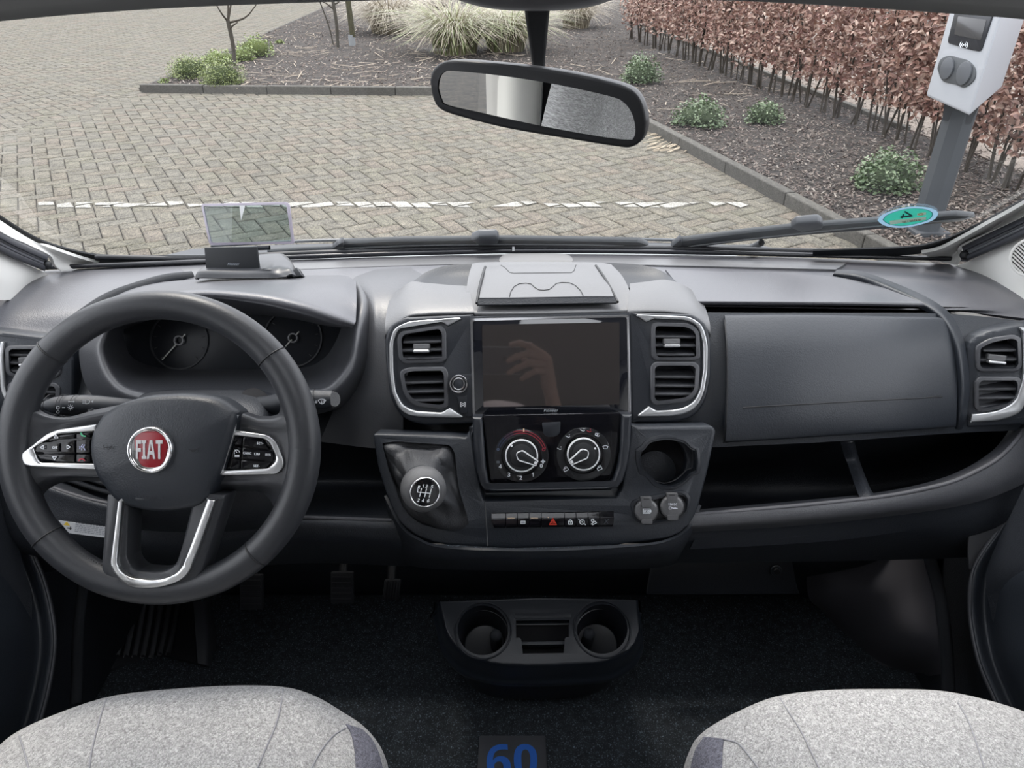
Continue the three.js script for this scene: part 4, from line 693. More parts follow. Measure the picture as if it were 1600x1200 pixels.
  for (const q of [[[366, 682], [378, 683], [377, 695], [364, 694]], [[380, 683], [411, 688], [420, 702], [379, 697]], [[364, 697], [377, 698], [375, 716], [362, 715]], [[379, 699], [427, 705], [427, 720], [377, 716.5]], [[362, 718], [375, 718.5], [374, 734], [358, 733]], [[377, 719], [424, 722], [417, 731], [376, 733.5]]]) btn(q, pr);
  const ink = '#e6e9ee';
  print(F, 'symbol_print', 50, 674, 145, 726, 0.0108, (g) => { g.strokeStyle = ink; g.fillStyle = ink; g.lineWidth = 1.1; const tri = (x, y, a) => { g.save(); g.translate(x, y); g.rotate(a); g.beginPath(); g.moveTo(-3, 2.4); g.lineTo(0, -2.8); g.lineTo(3, 2.4); g.closePath(); g.stroke(); g.restore(); };
    tri(87.5, 682, 0); tri(65.5, 699, -Math.PI / 2); tri(107, 698.5, Math.PI / 2); tri(85, 716, Math.PI); g.font = 'bold 6px sans-serif'; g.fillText('OK', 81.5, 701);
    g.lineWidth = 2; g.strokeStyle = '#4fc08b'; g.beginPath(); g.moveTo(126.5, 676.5); g.quadraticCurveTo(127, 681.5, 133, 681.5); g.stroke(); g.strokeStyle = '#b43a48'; g.beginPath(); g.moveTo(123, 719.5); g.quadraticCurveTo(127.5, 714.5, 132, 719.5); g.stroke();
    g.strokeStyle = '#cfd4ff'; g.lineWidth = 1; g.beginPath(); g.arc(123, 699.5, 2, -1, 1); g.moveTo(122, 695); g.stroke(); g.beginPath(); g.moveTo(129, 694.5); g.lineTo(126.8, 698); g.lineTo(128.4, 698); g.lineTo(127.5, 703); g.stroke(); g.beginPath(); g.moveTo(132, 695); g.lineTo(130, 698.5); g.lineTo(132.5, 703); g.stroke(); }, t, 14);
  print(F, 'symbol_print', 358, 680, 432, 736, 0.0108, (g) => { g.fillStyle = ink; g.strokeStyle = ink; g.save(); g.translate(395, 708); g.rotate(0.06); g.font = 'bold 5px sans-serif'; g.fillText('SET+', 5, -14.5); g.fillText('CANC', -15.5, 2); g.fillText('LIM', 2, 2.5); g.fillText('RES', 19.5, 2.5); g.fillText('SET-', 2, 21); g.restore(); g.lineWidth = 1; g.beginPath(); g.arc(370, 707, 4, 2.6, 6.2); g.stroke(); g.beginPath(); g.moveTo(370, 707); g.lineTo(367, 703); g.stroke(); g.fillRect(366.5, 711, 7.5, 3); }, t, 14);
  // airbag cover: a cushion-shaped shell
  const ho = [[150, 664], [163, 646], [190, 629.5], [230, 618], [264, 615], [296, 614.5], [338, 620.5], [364, 636], [373, 648], [367, 676], [358, 706], [347, 740], [331, 773], [316, 791], [290, 798], [246, 801.5], [205, 794.5], [181, 784], [165, 764], [150, 739], [142, 706], [143.5, 682]];
  { const c2 = new THREE.SplineCurve([...ho, ho[0]].map((p) => F.L(p[0], p[1], 0.012))).getPoints(120).slice(0, -1), ctr = F.L(254, 704, 0.012), rows = []; const prof = [[1.0, -0.02], [1.0, 0.004], [0.985, 0.012], [0.95, 0.0185], [0.88, 0.0225], [0.7, 0.026], [0.45, 0.028], [0.2, 0.0288], [0.001, 0.029]];
    const P = [], uv = [], idx = [], n = c2.length; prof.forEach(([s, z]) => c2.forEach((p) => { const dy = p.y - ctr.y, sink = dy < -0.03 ? (dy + 0.03) * 0.10 : 0; P.push(ctr.x + (p.x - ctr.x) * s, ctr.y + dy * s, z + sink * s); uv.push(p.x * s, p.y * s); }));
    for (let j = 0; j < prof.length - 1; j++) for (let i = 0; i < n; i++) { const a = j * n + i, b = j * n + (i + 1) % n; idx.push(a, a + n, b, b, a + n, b + n); }
    const g = new THREE.BufferGeometry(); g.setAttribute('position', new THREE.Float32BufferAttribute(P, 3)); g.setAttribute('uv', new THREE.Float32BufferAttribute(uv, 2)); g.setIndex(idx); g.computeVertexNormals();
    if (g.attributes.normal.getZ(g.attributes.normal.count - 3) < 0) { const q = g.index.array; for (let i = 0; i < q.length; i += 3) { const s = q[i]; q[i] = q[i + 1]; q[i + 1] = s; } g.computeVertexNormals(); }
    part('airbag_cover', g, M.dash, t); }
  part('spoke_gap', extr((() => { const s = new THREE.Shape(), o = [[373, 649], [367, 678], [357, 709], [347, 741], [343, 741], [353, 707], [362, 676], [370, 648]].map((p) => F.L(p[0], p[1], 0.01)); o.forEach((p, i) => (i ? s.lineTo(p.x, p.y) : s.moveTo(p.x, p.y))); return s; })(), 0.0, 0.0125, 0.001), M.silver, t);
  print(F, 'horn_print', 160, 690, 178, 706, 0.0295, (g) => { g.strokeStyle = '#15171b'; g.lineWidth = 1.2; g.beginPath(); g.moveTo(163, 699); g.quadraticCurveTo(169, 700, 175, 697); g.stroke(); g.beginPath(); g.arc(170, 699, 3, 0.2, 2.9); g.stroke(); g.beginPath(); g.moveTo(162, 696); g.lineTo(163, 702); g.stroke(); }, t, 10);
  print(F, 'horn_print', 292, 694, 314, 712, 0.0295, (g) => { g.strokeStyle = '#15171b'; g.lineWidth = 1.2; g.beginPath(); g.moveTo(295, 702); g.quadraticCurveTo(302, 705, 310, 701); g.stroke(); g.beginPath(); g.arc(302, 702.5, 3.2, 0.2, 2.9); g.stroke(); g.beginPath(); g.moveTo(311, 699); g.lineTo(310, 705); g.stroke(); }, t, 10);
  part('airbag_mark', extr(outline(F, [[212, 772, 2], [255, 772.5, 2], [255, 781, 2], [212, 780.5, 2]], 0.02), 0.02, 0.0212, 0.0004), M.dash, t);
  print(F, 'airbag_print', 212, 770, 256, 784, 0.0225, (g) => { g.strokeStyle = g.fillStyle = '#23262c'; g.lineWidth = 0.8; g.strokeRect(213, 772, 42, 9.5); g.font = 'bold 6.5px sans-serif'; g.fillText('AIRBAG', 221, 779.3); }, t, 10);
  // badge
  const b = new THREE.Group(); b.name = 'badge'; t.add(b); const bz = 0.030, c = [235.5, 703];
  part('ring', (() => { const q = F.L(...c, bz), g = new THREE.LatheGeometry([[0.0001, 0.001], [0.0215, 0.001], [0.0225, 0.0035], [0.0245, 0.0045], [0.0262, 0.0035], [0.0272, 0.000], [0.0275, -0.004]].map((p) => new THREE.Vector2(...p)), 60); g.rotateX(Math.PI / 2); g.scale(1, 1.03, 1); g.translate(q.x, q.y, bz); return g; })(), M.bright, b);
  part('enamel', extr(smoothOutline(F, [[211, 678], [219, 675.5], [236, 674], [252, 675.5], [260, 679], [261, 690], [259, 708], [254, 722], [247, 729], [235, 730.5], [223, 728.5], [217, 721], [211.5, 704], [209.5, 688]], bz + 0.003), bz, bz + 0.0028, 0.0006), std([0.30, 0.012, 0.022], 0.3), b);
  const lg = [], sz = 28 * k; let x = 0; const sc = 'FIAT';
  for (const ch of sc) { const sh = font.generateShapes(ch, sz), g = new THREE.ExtrudeGeometry(sh, { depth: 0.0014, bevelEnabled: true, bevelSize: 0.0002, bevelThickness: 0.0002, bevelSegments: 1, curveSegments: 4 }); g.computeBoundingBox(); const w = g.boundingBox.max.x - g.boundingBox.min.x; g.translate(-g.boundingBox.min.x + x, 0, 0); x += w + 0.0016; lg.push(g); }
  const tot = x - 0.0016, q0 = F.L(235.5, 716.5, bz); lg.forEach((g) => { g.scale(40 * k / tot, 1, 1); g.translate(q0.x - 20 * k, q0.y, bz + 0.0024); part('letter', plain(g), std([0.62, 0.62, 0.63], 0.3, { metalness: 0.3 }), b); });
}
// warning label on the panel behind the wheel
{
  const F = new Frame(135, 827, 1.045, 31.5), t = thing('warning_label', 'white airbag warning sticker with yellow triangle on the knee panel', 'sticker'); F.place(t);
  part('paper', extr(outline(F, [[91, 813, 1], [180, 825, 1], [178, 842, 1], [108, 833, 1]], 0), -0.001, 0, 0), std([0.42, 0.43, 0.45], 0.6), t);
  print(F, 'label_print', 91, 812, 180, 843, 0.0004, (g) => { g.save(); g.translate(104, 818); g.rotate(0.13); g.fillStyle = '#c9a92c'; g.beginPath(); g.moveTo(-5, 3); g.lineTo(0, -3.4); g.lineTo(6, 3); g.fill(); g.fillStyle = '#222'; g.fillRect(0, -1, 0.9, 2.6); g.fillRect(2, 6, 7, 1.6); g.fillRect(6, 4, 2, 5); g.fillStyle = '#70747a'; for (let r = 0; r < 6; r++) { let x = 14; while (x < 76) { const w = rnd(2, 6); g.fillRect(x, -3.4 + r * 2.6, w, 1.1); x += w + 1.2; } } g.restore(); }, t, 12);
}
// ---- head-up display on the binnacle ----
{
  const t = thing('head_up_display', 'black head-up display unit with a clear flip-up glass on top of the binnacle', 'head-up display'); const B = A(385, 425, 1.235); t.position.copy(B);
  const lw = (rows, n1, n2, th) => { const g = loft(rows, n1, n2, th); g.translate(-B.x, -B.y, -B.z); return g; };
  const mb = std([0.045, 0.047, 0.052], 0.35);
  part('base', lw([
    [[304, 434, 1.20], [308, 428, 1.22], [325, 415, 1.27], [345, 404, 1.29], [430, 396, 1.30], [448, 401, 1.285], [459, 415, 1.255], [463, 427, 1.22], [463, 432, 1.20]],
    [[306, 434, 1.195], [309, 424, 1.203], [326, 414, 1.23], [360, 405, 1.26], [426, 398, 1.275], [441, 402, 1.26], [455, 411, 1.24], [460, 422, 1.21], [461, 430, 1.196]],
    [[307, 434, 1.192], [310, 424, 1.195], [330, 421, 1.20], [375, 421, 1.205], [405, 420, 1.205], [421, 418, 1.20], [440, 416, 1.21], [452, 420, 1.20], [455, 428, 1.194]],
    [[307, 435, 1.191], [310, 427, 1.192], [330, 425, 1.194], [375, 425, 1.196], [405, 424, 1.196], [421, 424, 1.194], [432, 426, 1.194], [440, 428, 1.193], [448, 431, 1.192]],
    [[307, 436, 1.19], [310, 434, 1.19], [330, 434, 1.192], [375, 434.5, 1.193], [405, 434.5, 1.193], [421, 434.5, 1.192], [430, 434, 1.192], [440, 433, 1.191], [447, 432, 1.191]]], 50, 24, 0.004), mb, t);
  part('side_foot', (() => { const F = new Frame(456, 425, 1.205, 31.5), g = extr(outline(F, [[444, 432], [463, 417, 2], [472.5, 431, 2], [456, 433]], 0), -0.02, 0.0, 0.002); g.applyMatrix4(new THREE.Matrix4().compose(F.o, F.q, V(1, 1, 1))); g.translate(-B.x, -B.y, -B.z); return g; })(), mb, t);
  const put = (F, g) => { g.applyMatrix4(new THREE.Matrix4().compose(F.o, F.q, V(1, 1, 1))); g.translate(-B.x, -B.y, -B.z); return g; };
  const FF = new Frame(362, 405, 1.205, 15), fl = part('flap', put(FF, extr(outline(FF, [[319, 387, 1], [401, 385.5, 1], [405.5, 422, 2], [322, 424, 2]], 0), -0.006, 0, 0.001)), std([0.014, 0.016, 0.019], 0.5), t);
  const fg = new THREE.Group(); fg.name = 'brand_print'; FF.place(fg); fg.position.sub(B); t.add(fg);
  print(FF, 'lettering', 352, 408, 374, 416, 0.0005, (g) => { g.fillStyle = '#8f959c'; g.font = 'italic bold 5px sans-serif'; g.fillText('Pioneer', 355, 414); }, fg, 14);
  const FG = new Frame(388, 350, 1.23, 20, 0, 0), gp = [[314, 318.5, 5], [452, 315.5, 7], [460, 381, 4], [327, 383, 6]];
  const hole = new THREE.Path(); outline(FG, [[317, 321.5, 4], [448.5, 319, 6], [456.5, 378, 3], [329.5, 380, 5]], 0, hole); const rim = outline(FG, gp, 0); rim.holes.push(hole);
  part('glass_rim', put(FG, extr(rim, -0.0035, 0.001, 0.0008)), new THREE.MeshPhysicalMaterial({ color: lin(0.62, 0.58, 0.66), roughness: 0.15, transmission: 0.5, thickness: 0 }), t);
  part('combiner_glass', put(FG, new THREE.ShapeGeometry(outline(FG, [[316, 320.5, 4], [450, 318, 6], [458, 379, 3], [328.5, 381.5, 5]], 0))), new THREE.MeshPhysicalMaterial({ color: lin(0.44, 0.53, 0.53), roughness: 0, transmission: 1, thickness: 0, ior: 1.5 }), t);
  part('glass_mark', put(FG, extr(outline(FG, [[374, 321], [383, 321], [376.5, 344]], 0.001), 0, 0.0008, 0)), std([0.62, 0.63, 0.64], 0.5), t);
  part('hinge', put(FG, (() => { const a = FG.L(395, 388, 0.0), b = FG.L(420, 387, 0); return new THREE.TubeGeometry(new THREE.LineCurve3(V(a.x, a.y, -0.005), V(b.x, b.y, -0.005)), 2, 0.0042, 10); })()), M.satin, t);
}

// ================= CENTRE STACK =================
const FC = new Frame(860, 570, 1.06, 29, 0, 0.6);
const rr = (F, x0, y0, x1, y1, r, h = 0) => outline(F, [[x0, y0, r], [x1, y0, r], [x1, y1, r], [x0, y1, r]], h);
const holeOf = (F, pts, h = 0) => { const p = new THREE.Path(); outline(F, pts, h, p); return p; };
const add = (name, geo, mat, host, F) => { const g = Array.isArray(geo) ? mergeGeometries(geo.map(plain)) : geo; return part(name, g.applyMatrix4(new THREE.Matrix4().compose(F.o, F.q, V(1, 1, 1))), mat, host); };
// hump behind and above the screen
const hump = dash;
part('centre_shoulder', loft([
  [[612, 462, 1.165], [640, 441, 1.165], [665, 442, 1.16], [700, 445, 1.155], [733, 447, 1.15]],
  [[606, 478, 1.12], [634, 458, 1.125], [664, 454, 1.12], [700, 456, 1.115], [735, 458, 1.11]],
  [[602, 502, 1.078], [632, 479, 1.085], [664, 474, 1.083], [700, 474, 1.08], [738, 474, 1.078]],
  [[601.5, 520, 1.068], [634, 494, 1.066], [666, 489, 1.064], [702, 488, 1.063], [741, 488, 1.062]],
  [[602, 530, 1.072], [636, 500, 1.070], [668, 495, 1.068], [702, 494, 1.068], [741, 494, 1.068]]], 36, 20, 0.004), M.dashSoft, dash);
part('centre_shoulder', loft([
  [[984, 443, 1.15], [1010, 440, 1.155], [1040, 437, 1.16], [1070, 446, 1.165], [1094, 464, 1.165]],
  [[984, 455, 1.11], [1012, 452, 1.115], [1044, 452, 1.12], [1076, 460, 1.125], [1101, 478, 1.12]],
  [[982, 472, 1.078], [1014, 470, 1.08], [1048, 471, 1.083], [1082, 478, 1.085], [1108, 500, 1.078]],
  [[981, 486, 1.062], [1014, 485, 1.063], [1050, 486, 1.064], [1084, 493, 1.066], [1110, 518, 1.068]],
  [[981, 492, 1.068], [1014, 491, 1.068], [1050, 492, 1.068], [1084, 500, 1.07], [1109, 530, 1.072]]], 36, 20, 0.004), M.dashSoft, dash);
for (const s of [0, 1]) {      // open pockets on both sides of the hatch: a curved back wall and a floor
  const X = (x) => (s ? 1700 - x * 0.985 - 8 : x);
  const w = [[[645, 440, 1.19], [668, 424, 1.215], [700, 414.5, 1.23], [742, 411.5, 1.235], [770, 411, 1.235]], [[648, 446, 1.17], [672, 436, 1.20], [702, 432, 1.215], [742, 430, 1.22], [770, 430, 1.22]], [[652, 452, 1.165], [676, 450, 1.175], [704, 450, 1.18], [742, 450, 1.18], [770, 450, 1.18]]].map((r) => { const q = r.map(([x, y, d]) => [X(x), y - (s ? 0.5 : 0), d]); return s ? q.reverse() : q; });
  part('pocket', loft(w, 30, 12, 0.005), M.dash, dash);
}
// hatch frame and lid
part('hatch_frame', loft([
  [[738, 412, 1.225], [760, 409.5, 1.235], [850, 409, 1.235], [930, 410, 1.235], [955, 413, 1.225]],
  [[732, 432, 1.17], [755, 425, 1.185], [850, 424, 1.185], [940, 424, 1.185], [972, 431, 1.17]],
  [[728, 458, 1.11], [748, 455, 1.118], [850, 455, 1.118], [960, 453, 1.118], [984, 455, 1.11]],
  [[727, 476, 1.08], [744, 476, 1.086], [855, 475, 1.086], [964, 472, 1.086], [987, 473, 1.08]],
  [[727, 488, 1.066], [744, 488, 1.068], [855, 487, 1.068], [966, 484, 1.068], [989, 484, 1.066]],
  [[727, 496, 1.068], [744, 496, 1.07], [855, 495, 1.07], [968, 492, 1.07], [990, 491, 1.068]]], 40, 24, 0.005), M.dashSoft, dash);
{
  const t = thing('dash_hatch', 'grey flip-up storage hatch with curved finger grip on top of the centre hump', 'hatch');
  const lid = part('lid', loft([
    [[760, 416, 1.212], [800, 413, 1.218], [850, 412.5, 1.218], [900, 412.5, 1.218], [928, 414, 1.21]],
    [[757, 424, 1.175], [800, 421, 1.18], [850, 420.5, 1.18], [905, 420.5, 1.18], [936, 424, 1.172]],
    [[752, 445, 1.115], [800, 442, 1.118], [850, 441, 1.12], [912, 440, 1.118], [950, 443, 1.112]],
    [[750, 462, 1.078], [800, 461, 1.078], [855, 460, 1.078], [912, 459, 1.078], [957.5, 459.5, 1.075]],
    [[749, 465.5, 1.070], [800, 465, 1.070], [855, 464, 1.070], [912, 463, 1.070], [959, 463, 1.068]]], 40, 24, 0.006), M.dashSoft, t);
  part('lid_front', loft([[[749, 465, 1.071], [800, 464.5, 1.071], [855, 463.5, 1.071], [912, 462.5, 1.071], [959, 462.5, 1.069]], [[745, 476, 1.067], [800, 475.5, 1.067], [855, 474.5, 1.067], [912, 473.5, 1.067], [964, 472.8, 1.065]]], 30, 4, 0.004), M.dashDark, t);
  part('lid_edge', tube([[758, 417, 1.206], [754, 430, 1.15], [749, 450, 1.10], [745, 474, 1.068]], 0.0022, 24, 6), M.black, t);
  part('lid_edge', tube([[931, 415, 1.206], [942, 430, 1.15], [954, 450, 1.10], [965, 472, 1.066]], 0.0022, 24, 6), M.black, t);
  part('finger_grip', drape(lid, [[796, 463.5], [798, 456], [803, 448], [811, 443.5], [822, 442.5], [830, 444], [836, 449.5], [842, 453], [850, 453.5], [858, 452.5], [864, 448], [869, 443], [878, 441.5], [890, 442], [899, 446], [907, 454], [911, 461.5]], 0.0009, 0.0002, 120), M.black, t);
  part('panel_gap', drape(lid, [[783, 414.5], [790, 419], [796, 425.5], [802, 427], [850, 426.5], [893, 426], [897, 423], [900, 414]], 0.0007, 0.0002, 80), M.black, t);
}
{
  const t = thing('light_sensor', 'small pale grey sensor housing between hatch and windscreen', 'sensor');
  part('cover', loft([
    [[785, 399, 1.34], [795, 396.5, 1.345], [838, 396, 1.345], [878, 396.5, 1.345], [890, 399, 1.34]],
    [[781, 403, 1.315], [793, 399.5, 1.325], [838, 398.5, 1.325], [882, 399.5, 1.325], [894, 403, 1.315]],
    [[780, 407, 1.295], [794, 405.5, 1.298], [838, 405, 1.30], [882, 405.5, 1.298], [895, 407, 1.295]],
    [[783, 412, 1.288], [794, 412, 1.288], [838, 411.5, 1.288], [882, 412, 1.288], [893, 412, 1.288]]], 30, 12, 0.008), std([0.13, 0.13, 0.13], 0.5), t);
}
// pods either side of the screen
const podL = [[602, 560, 6], [601.5, 524, 10], [612, 505, 10], [634, 495.5, 6], [740, 491, 1], [744, 662, 1], [662, 665, 14], [630, 655, 16], [610, 625, 16]];
const podR = [[983, 488, 1], [1084, 491, 8], [1104, 505, 12], [1111, 530, 12], [1111, 590, 8], [1102, 630, 16], [1084, 652, 16], [1052, 661, 10], [986, 661, 1]];
const vUL = [[621, 519, 14], [690, 508, 12], [696.5, 518, 10], [697, 561, 8], [690, 566, 8], [632, 568, 8], [624, 560, 8]], vLL = [[625, 580, 10], [640, 574.5, 8], [694, 573.5, 8], [699.5, 582, 6], [700, 634, 7], [690, 638, 8], [650, 634, 12], [632, 618, 12]];
const vUR = [[1018, 504, 9], [1076, 505, 10], [1092, 516, 14], [1093, 560, 8], [1084, 563, 8], [1024, 563, 8], [1018, 556, 8]], vLR = [[1017, 572, 8], [1024, 566, 8], [1084, 566, 8], [1092, 572, 8], [1090, 612, 10], [1076, 626, 14], [1024, 632, 8], [1017, 626, 8]];
{
  for (const [o, v1, v2] of [[podL, vUL, vLL], [podR, vUR, vLR]]) { const s = outline(FC, o, 0); s.holes.push(holeOf(FC, v1), holeOf(FC, v2)); add('centre_pod', extr(s, -0.05, 0, 0.004, 3), M.satin, dash, FC); }
  // bright surrounds
  const oL = [[718.3, 495.8], [640, 501.7, 8], [616, 512, 10], [607.5, 535, 10], [608.3, 580, 4], [612, 612, 6], [622, 638, 8], [637, 649, 8], [660, 652, 6], [722.5, 653]], iL = [[720, 498.5], [700, 509], [690, 502.5, 4], [643, 505, 10], [622, 513, 10], [613.5, 535, 12], [614.5, 580, 4], [618, 612, 6], [629, 634, 10], [648, 642.5, 8], [690, 645, 3], [703, 637.5], [723, 650.5]];
  const oR = [[996, 491], [1078, 494.5, 10], [1098, 507, 12], [1106.5, 535, 12], [1106, 580, 4], [1101, 612, 8], [1091, 634, 10], [1074, 646, 10], [1050, 650.5, 6], [997, 651]], iR = [[995, 493.5], [1010, 503], [1022, 497.5, 3], [1074, 500, 10], [1092, 510, 12], [1099.5, 535, 12], [1099.5, 578, 4], [1095, 608, 8], [1086, 627, 10], [1070, 637.5, 10], [1048, 641, 6], [1026, 642, 3], [1014, 635], [997, 648.5]];
  for (const [o, q] of [[oL, iL], [oR, iR]]) { const s = new THREE.Shape(); [...openPts(outline(FC, o, 0.006)), ...openPts(outline(FC, q, 0.006)).reverse()].forEach((p, i) => (i ? s.lineTo(p.x, p.y) : s.moveTo(p.x, p.y))); add('vent_surround', extr(s, -0.004, 0.006, 0.0022, 3), M.silver, dash, FC); }
}
function vent(F, rim, slats, tabAt, label, h = 0) {
  const t = thing('air_vent', label, 'air vent', undefined); F.place(t);
  const c = rim.reduce((a, p) => [a[0] + p[0] / rim.length, a[1] + p[1] / rim.length], [0, 0]), inset = (k) => rim.map(([x, y, r]) => { const dx = x - c[0], dy = y - c[1], l = Math.hypot(dx, dy); return [x - dx / l * k, y - dy / l * k, r]; });
  const s = outline(F, inset(-1.2), h); s.holes.push(holeOf(F, inset(4.2), h)); part('frame', extr(s, h - 0.03, h + 0.0035, 0.002, 3), M.dashMid, t);
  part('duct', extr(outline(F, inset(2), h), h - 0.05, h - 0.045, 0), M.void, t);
  for (const [x0, x1, y, dy = 0] of slats) { const a = F.L(x0, y, h), b = F.L(x1, y + dy, h), len = a.distanceTo(b), g = new RoundedBoxGeometry(len, 0.0044, 0.026, 2, 0.002); g.rotateX(0.35); g.rotateZ(Math.atan2(b.y - a.y, b.x - a.x)); g.translate((a.x + b.x) / 2, (a.y + b.y) / 2, h - 0.014); part('slat', g, M.dashMid, t); }
  if (tabAt) { const [x, y, w] = tabAt, a = F.L(x, y, h), k = F.k, g = new RoundedBoxGeometry(w * k, 9 * k, 0.012, 3, 0.002); g.translate(a.x, a.y + 2.5 * k, h - 0.001); const tb = part('tab', g, M.dashSoft, t); const g2 = new RoundedBoxGeometry(w * k * 0.95, 4.6 * k, 0.012, 3, 0.0018); g2.translate(a.x, a.y - 4.6 * k, h + 0.003); part('tab_lip', g2, M.silver, tb); }
  return t;
}
vent(FC, vUL, [[629, 690, 531, -1.5], [627, 692, 544, -1.5], [628, 692, 557, -1.5]], [659, 544, 26], 'air vent with grey slider tab left of the screen, upper of the pair');
vent(FC, vLL, [[630, 693, 594.5, -1.5], [631, 695, 609, -1.5], [636, 696, 623, -1.5]], null, 'plain slatted air vent left of the screen, under the vent with a tab');
vent(FC, vUR, [[1023, 1088, 522, 0.5], [1023, 1088, 536, 0.5], [1023, 1087, 550, 0.5]], [1049, 536, 26], 'air vent with grey slider tab right of the screen, upper of the pair');
vent(FC, vLR, [[1023, 1088, 585, 0.5], [1023, 1087, 599, 0.5], [1023, 1084, 612, 0.5]], null, 'plain slatted air vent right of the screen, under the vent with a tab');
// backing behind the screen and panel
add('stack_body', extr(outline(FC, [[738, 490, 2], [985, 486, 2], [988, 650], [742, 654]], -0.006), -0.07, -0.012, 0.002), M.satin, dash, FC);
// head unit
{
  const t = thing('head_unit', 'large dark touchscreen radio with silver edged black glass in the dashboard centre', 'radio'); FC.place(t);
  part('bezel', extr(outline(FC, [[733, 494.5, 3], [984.5, 488.5, 3], [988, 649, 3], [737, 653, 3]], 0.002), -0.02, 0.002, 0.0015), M.satin, t);
  part('edge_strip', extr((() => { const s = outline(FC, [[734.5, 497.5, 7], [983, 491.5, 7], [986, 648, 6], [738.5, 651.5, 6]], 0.006); s.holes.push(holeOf(FC, [[737.5, 500.5, 6], [980.5, 494.5, 6], [983.5, 645.5, 5], [741, 648.8, 5]], 0.006)); return s; })(), 0, 0.006, 0.001), std([0.30, 0.30, 0.31], 0.22, { metalness: 0.8 }), t);
  part('glass', extr(outline(FC, [[737, 500, 6], [981, 494, 6], [984, 646, 5], [740.5, 649.3, 5]], 0.0055), 0.001, 0.0055, 0.0006), new THREE.MeshPhysicalMaterial({ color: lin(0.010, 0.011, 0.015), roughness: 0.02, ior: 1.9 }), t);
  part('display', extr(outline(FC, [[753, 507.5, 1], [968, 503.5, 1], [968, 632, 1], [755.5, 636, 1]], 0.006), 0.0052, 0.0059, 0), new THREE.MeshPhysicalMaterial({ color: lin(0.046, 0.041, 0.040), roughness: 0.03, ior: 2.6 }), t);
  print(FC, 'lettering', 846, 634, 876, 646, 0.0062, (g) => { g.fillStyle = '#9a9ea3'; g.font = 'italic bold 6px sans-serif'; g.fillText('Pioneer', 849, 643, 24); }, t, 14);
}
{
  const t = thing('rotary_button', 'round volume button with two silver rings left of the screen', 'button'); FC.place(t);
  const bp = outline(FC, [[722, 585, 2], [737, 584, 1], [739, 651, 1], [728, 651, 2], [714, 622, 3], [702, 608, 6], [704, 592, 10]], 0.004); part('plate', extr(bp, -0.004, 0.004, 0.001), M.satin, t);
  part('knob', extr(disc(FC, 716.5, 600, 13.5, 0.012), 0.002, 0.012, 0.002, 2, 24), M.black, t);
  part('outer_ring', extr(ringShape(FC, 716.5, 600, 14, 12, 0.0135), 0.008, 0.0135, 0.0003, 2, 24), M.bright, t);
  part('inner_ring', extr(ringShape(FC, 716.5, 600, 9.6, 8, 0.0135), 0.010, 0.0138, 0.0003, 2, 24), M.bright, t);
  part('cap', extr(disc(FC, 716.5, 600, 7.8, 0.013), 0.011, 0.0132, 0.001, 2, 20), M.satin, t);
  part('key', extr(outline(FC, [[714, 620, 1], [730, 618, 1], [731, 646, 2], [720, 646, 3]], 0.006), 0.003, 0.006, 0.001), M.satin, t);
  print(FC, 'symbol_print', 716, 624, 731, 640, 0.0064, (g) => { g.strokeStyle = '#e6e8ea'; g.lineWidth = 1; g.beginPath(); g.arc(723.3, 632, 1.7, 0, 7); g.stroke(); g.beginPath(); g.moveTo(721, 628.8); g.lineTo(719.8, 628.8); g.lineTo(719.8, 635.2); g.lineTo(721, 635.2); g.moveTo(725.6, 628.8); g.lineTo(726.8, 628.8); g.lineTo(726.8, 635.2); g.lineTo(725.6, 635.2); g.stroke(); }, t, 14);
}
// lower console: one thick shaped plate with openings
const FG = new Frame(850, 760, 1.035, 27, 0, 0.5);
const plateL = [[582, 678, 5], [700, 681, 6], [728, 684, 4], [738, 664, 2], [752, 770, 16], [757, 783, 2], [962, 777.5, 2], [972, 766, 12], [986, 664, 2], [1000, 667, 2], [1112, 665, 5], [1119.5, 672, 6], [1106, 738, 8], [1089, 802, 12], [1072, 828, 14], [1048, 841, 12], [960, 853, 10], [800, 858, 10], [690, 852, 14], [645, 836, 20], [620, 812, 14], [604, 775, 14], [590, 730, 10]];
const bootHole = [[590, 688, 10], [618, 684, 10], [706, 690, 8], [716, 705, 8], [722, 762, 10], [740, 820, 10], [722, 835, 10], [690, 834, 16], [650, 822, 30], [626, 800, 26], [604, 742, 12]];
const cupHole = [[995, 703, 4], [1003, 699, 3], [1012, 687, 12], [1042, 680, 24], [1073, 687, 12], [1083, 698, 3], [1091, 700, 4], [1094, 722, 6], [1092, 740, 3], [1083, 742, 3], [1070, 756, 14], [1049, 766, 22], [1024, 760, 16], [1011, 744, 3], [1001, 741, 5], [996, 722, 6]];
const sockHole = [[986, 785, 8], [1000, 779, 6], [1068, 767, 8], [1079, 778, 8], [1074, 803, 10], [1052, 815, 12], [1012, 821, 12], [992, 812, 10]];
